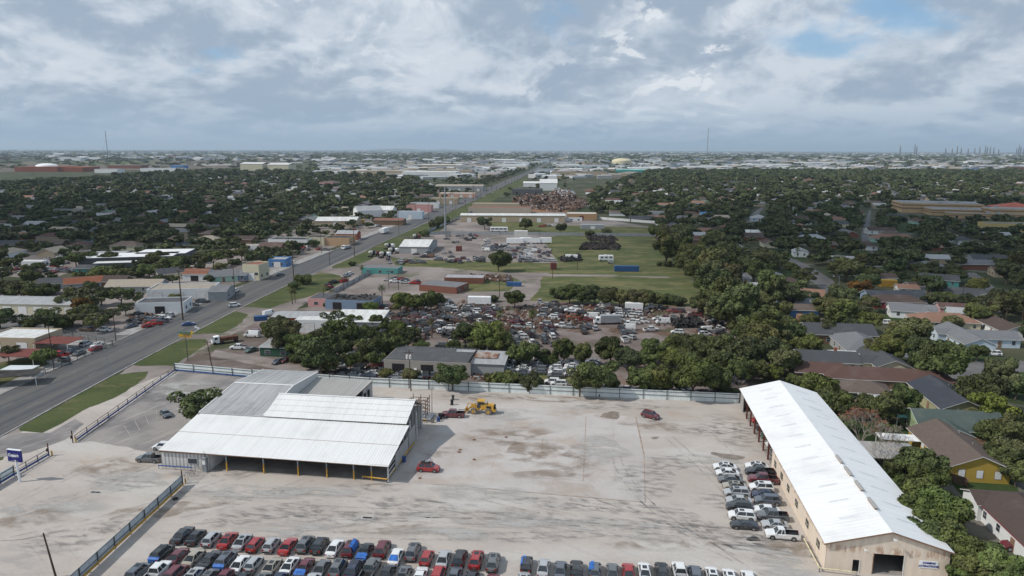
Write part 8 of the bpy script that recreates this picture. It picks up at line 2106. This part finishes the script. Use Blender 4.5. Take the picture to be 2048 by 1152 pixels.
# masts
def mast(u, vb, vt, label, guy=True):
    p = G(u, vb); h = ZAT(u, vt, p.y); root = thing('radio_mast', label, 'radio mast', p); k = DEPTH(p) / F; m = MB(); wd = .55 * k
    for i in range(3):
        a = 2.09 * i; m.cyl((wd * math.cos(a), wd * math.sin(a), 0), (wd * .8 * math.cos(a), wd * .8 * math.sin(a), h), .16 * k, .16 * k, 'mast_steel', 4)
    nz = 26
    for j in range(nz):
        z = h * j / nz
        for i in range(3):
            a, b_ = 2.09 * i, 2.09 * (i + 1); m.cyl((wd * math.cos(a), wd * math.sin(a), z), (wd * math.cos(b_), wd * math.sin(b_), z + h / nz), .08 * k, .08 * k, 'mast_steel', 3)
    m.obj('lattice', root); m = MB()
    for i in range(3): a = 2.09 * i + .5; m.cyl((h * .5 * math.cos(a), h * .5 * math.sin(a), 0), (0, 0, h * .8), .04 * k, .04 * k, 'mast_steel', 3)
    m.obj('guy_wires', root)
mast(218, 333, 262, 'tall thin red and grey radio mast far left'); mast(1413, 326, 256, 'tall thin radio mast far right')
# refinery on the right horizon
q = random.Random(77)
for i, (u, hp) in enumerate([(1799, 13), (1828, 16), (1832, 12), (1890, 8), (1903, 7), (1913, 12), (1921, 9), (1935, 7), (1948, 8), (1958, 10), (1969, 13), (1973, 10), (1979, 11), (1986, 9), (1996, 6), (2032, 8), (2036, 14), (2040, 10), (2046, 8)]):
    p = G(u, 312); k = DEPTH(p) / F; m = MB(); h = hp * k * 1.0 + 8 * k; m.cyl((0, 0, 0), (0, 0, h), .9 * k, .7 * k, 'mast_steel', 8)
    for j in range(4): z = h * (.25 + .17 * j); m.box(-1.3 * k, 1.3 * k, -1.3 * k, 1.3 * k, z, z + .4 * k, 'mast_steel')
    m.cyl((1.2 * k, 0, 0), (1.2 * k, 0, h * .7), .3 * k, .3 * k, 'mast_steel', 6)
    tag(m.obj('refinery_tower', loc=p), 'dark refinery tower on the right horizon, %s from the left' % ORD[i], 'refinery tower', 'refinery towers on the horizon')
for i, u in enumerate((1770, 1785, 1845, 1860, 1875, 1925, 1945, 2000, 2012, 2022, 1720, 1740)):
    p = G(u, 312 + (i % 3)); k = DEPTH(p) / F; m = MB(); m.cyl((0, 0, 0), (0, 0, 2.6 * k), 4.5 * k, 4.5 * k, 'tank_white', 20, False); m.dome((0, 0, 2.6 * k), 4.5 * k, .6 * k, 'tank_white', 20, 3)
    tag(m.obj('oil_tank', loc=p), 'white oil tank near the refinery towers, seen low on the right horizon', 'oil tank', 'oil tanks on the horizon')
# low hill line
m = MB(); g = np.random.default_rng(4); hz = []
for i in range(60): x = -9000 + i * 420; hz.append((x, 24000, 12 + 70 * math.exp(-((x + 3900) / 900) ** 2) + 45 * math.exp(-((x + 2200) / 500) ** 2) + g.uniform(-6, 6)))
for a, b_ in zip(hz, hz[1:]): m.poly([(a[0], a[1] - 900, 0), (b_[0], b_[1] - 900, 0), b_, a], 'foliage_mass'); m.poly([a, b_, (b_[0], b_[1] + 900, 0), (a[0], a[1] + 900, 0)], 'foliage_mass')
struct('hills', m)

# ------------------------------------------------------------ two unseen clouds added to shade the housing areas
b = NB('shade_cloud_vapour')
tcn = b.pos('object'); sx = b.n('ShaderNodeSeparateXYZ'); b.l(tcn, sx.inputs[0])
r2 = b.math('SQRT', b.math('ADD', b.math('MULTIPLY', sx.outputs[0], sx.outputs[0]), b.math('MULTIPLY', sx.outputs[1], sx.outputs[1])))
den = b.math('MULTIPLY', b.rng(r2, 1.0, .55), b.rng(b.noise((2.2, 2.2, 2.2), 5, .6, kind='object'), .30, .58, .35, .75))
tr = b.n('ShaderNodeBsdfTransparent'); df = b.n('ShaderNodeBsdfDiffuse'); df.inputs[0].default_value = (.8, .8, .82, 1)
ms = b.n('ShaderNodeMixShader'); b.l(den, ms.inputs[0]); b.l(tr.outputs[0], ms.inputs[1]); b.l(df.outputs[0], ms.inputs[2])
b.l(ms.outputs[0], b.t.nodes['Material Output'].inputs[0]); MATS['shade_cloud_vapour'] = b.m
def cloud(cx, cy, rx_, ry_, rot, alt=700, seed=1, label=''):
    off = alt / math.tan(SUN_EL); g = np.random.default_rng(seed); n1_, n2_ = 40, 14
    dirs = g.normal(size=(18, 3)); dirs /= np.linalg.norm(dirs, axis=1)[:, None]
    m = MB(); rings = []
    for j in range(n2_ + 1):
        ph = -math.pi / 2 + math.pi * j / n2_; ring = []
        for i in range(n1_):
            t = 2 * math.pi * i / n1_; d = np.array([math.cos(t) * math.cos(ph), math.sin(t) * math.cos(ph), math.sin(ph)]); k = 1 + .12 * np.sum(np.maximum(0, dirs @ d - .8) * 5)
            z = d[2] * k * (1 if d[2] > 0 else .3); ring.append((d[0] * k, d[1] * k, z))
        rings.append(ring)
    m.loft(rings, 'shade_cloud_vapour', ends=False); o = m.obj('cloud', smooth=True, loc=(cx - math.cos(SUN_AZ) * off, cy - math.sin(SUN_AZ) * off, alt), rz=rot); o.scale = (rx_, ry_, 70); stuff(o)
cloud(430, 560, 470, 330, R(25), 700, 1)
cloud(-440, 560, 250, 330, R(5), 720, 2)

# ------------------------------------------------------------ air
hm = bpy.data.materials.new('haze'); hm.use_nodes = True; hn = hm.node_tree; hn.nodes.clear()
vp = hn.nodes.new('ShaderNodeVolumePrincipled'); vp.inputs['Density'].default_value = 5.5e-5; vp.inputs['Color'].default_value = (.72, .87, 1.0, 1); vp.inputs['Anisotropy'].default_value = .1
ho = hn.nodes.new('ShaderNodeOutputMaterial'); hn.links.new(vp.outputs[0], ho.inputs['Volume']); MATS['haze'] = hm
m = MB(); m.box(-46000, 46000, -500, 46000, -1, 330, 'haze'); hz_ = m.obj('haze'); stuff(hz_)
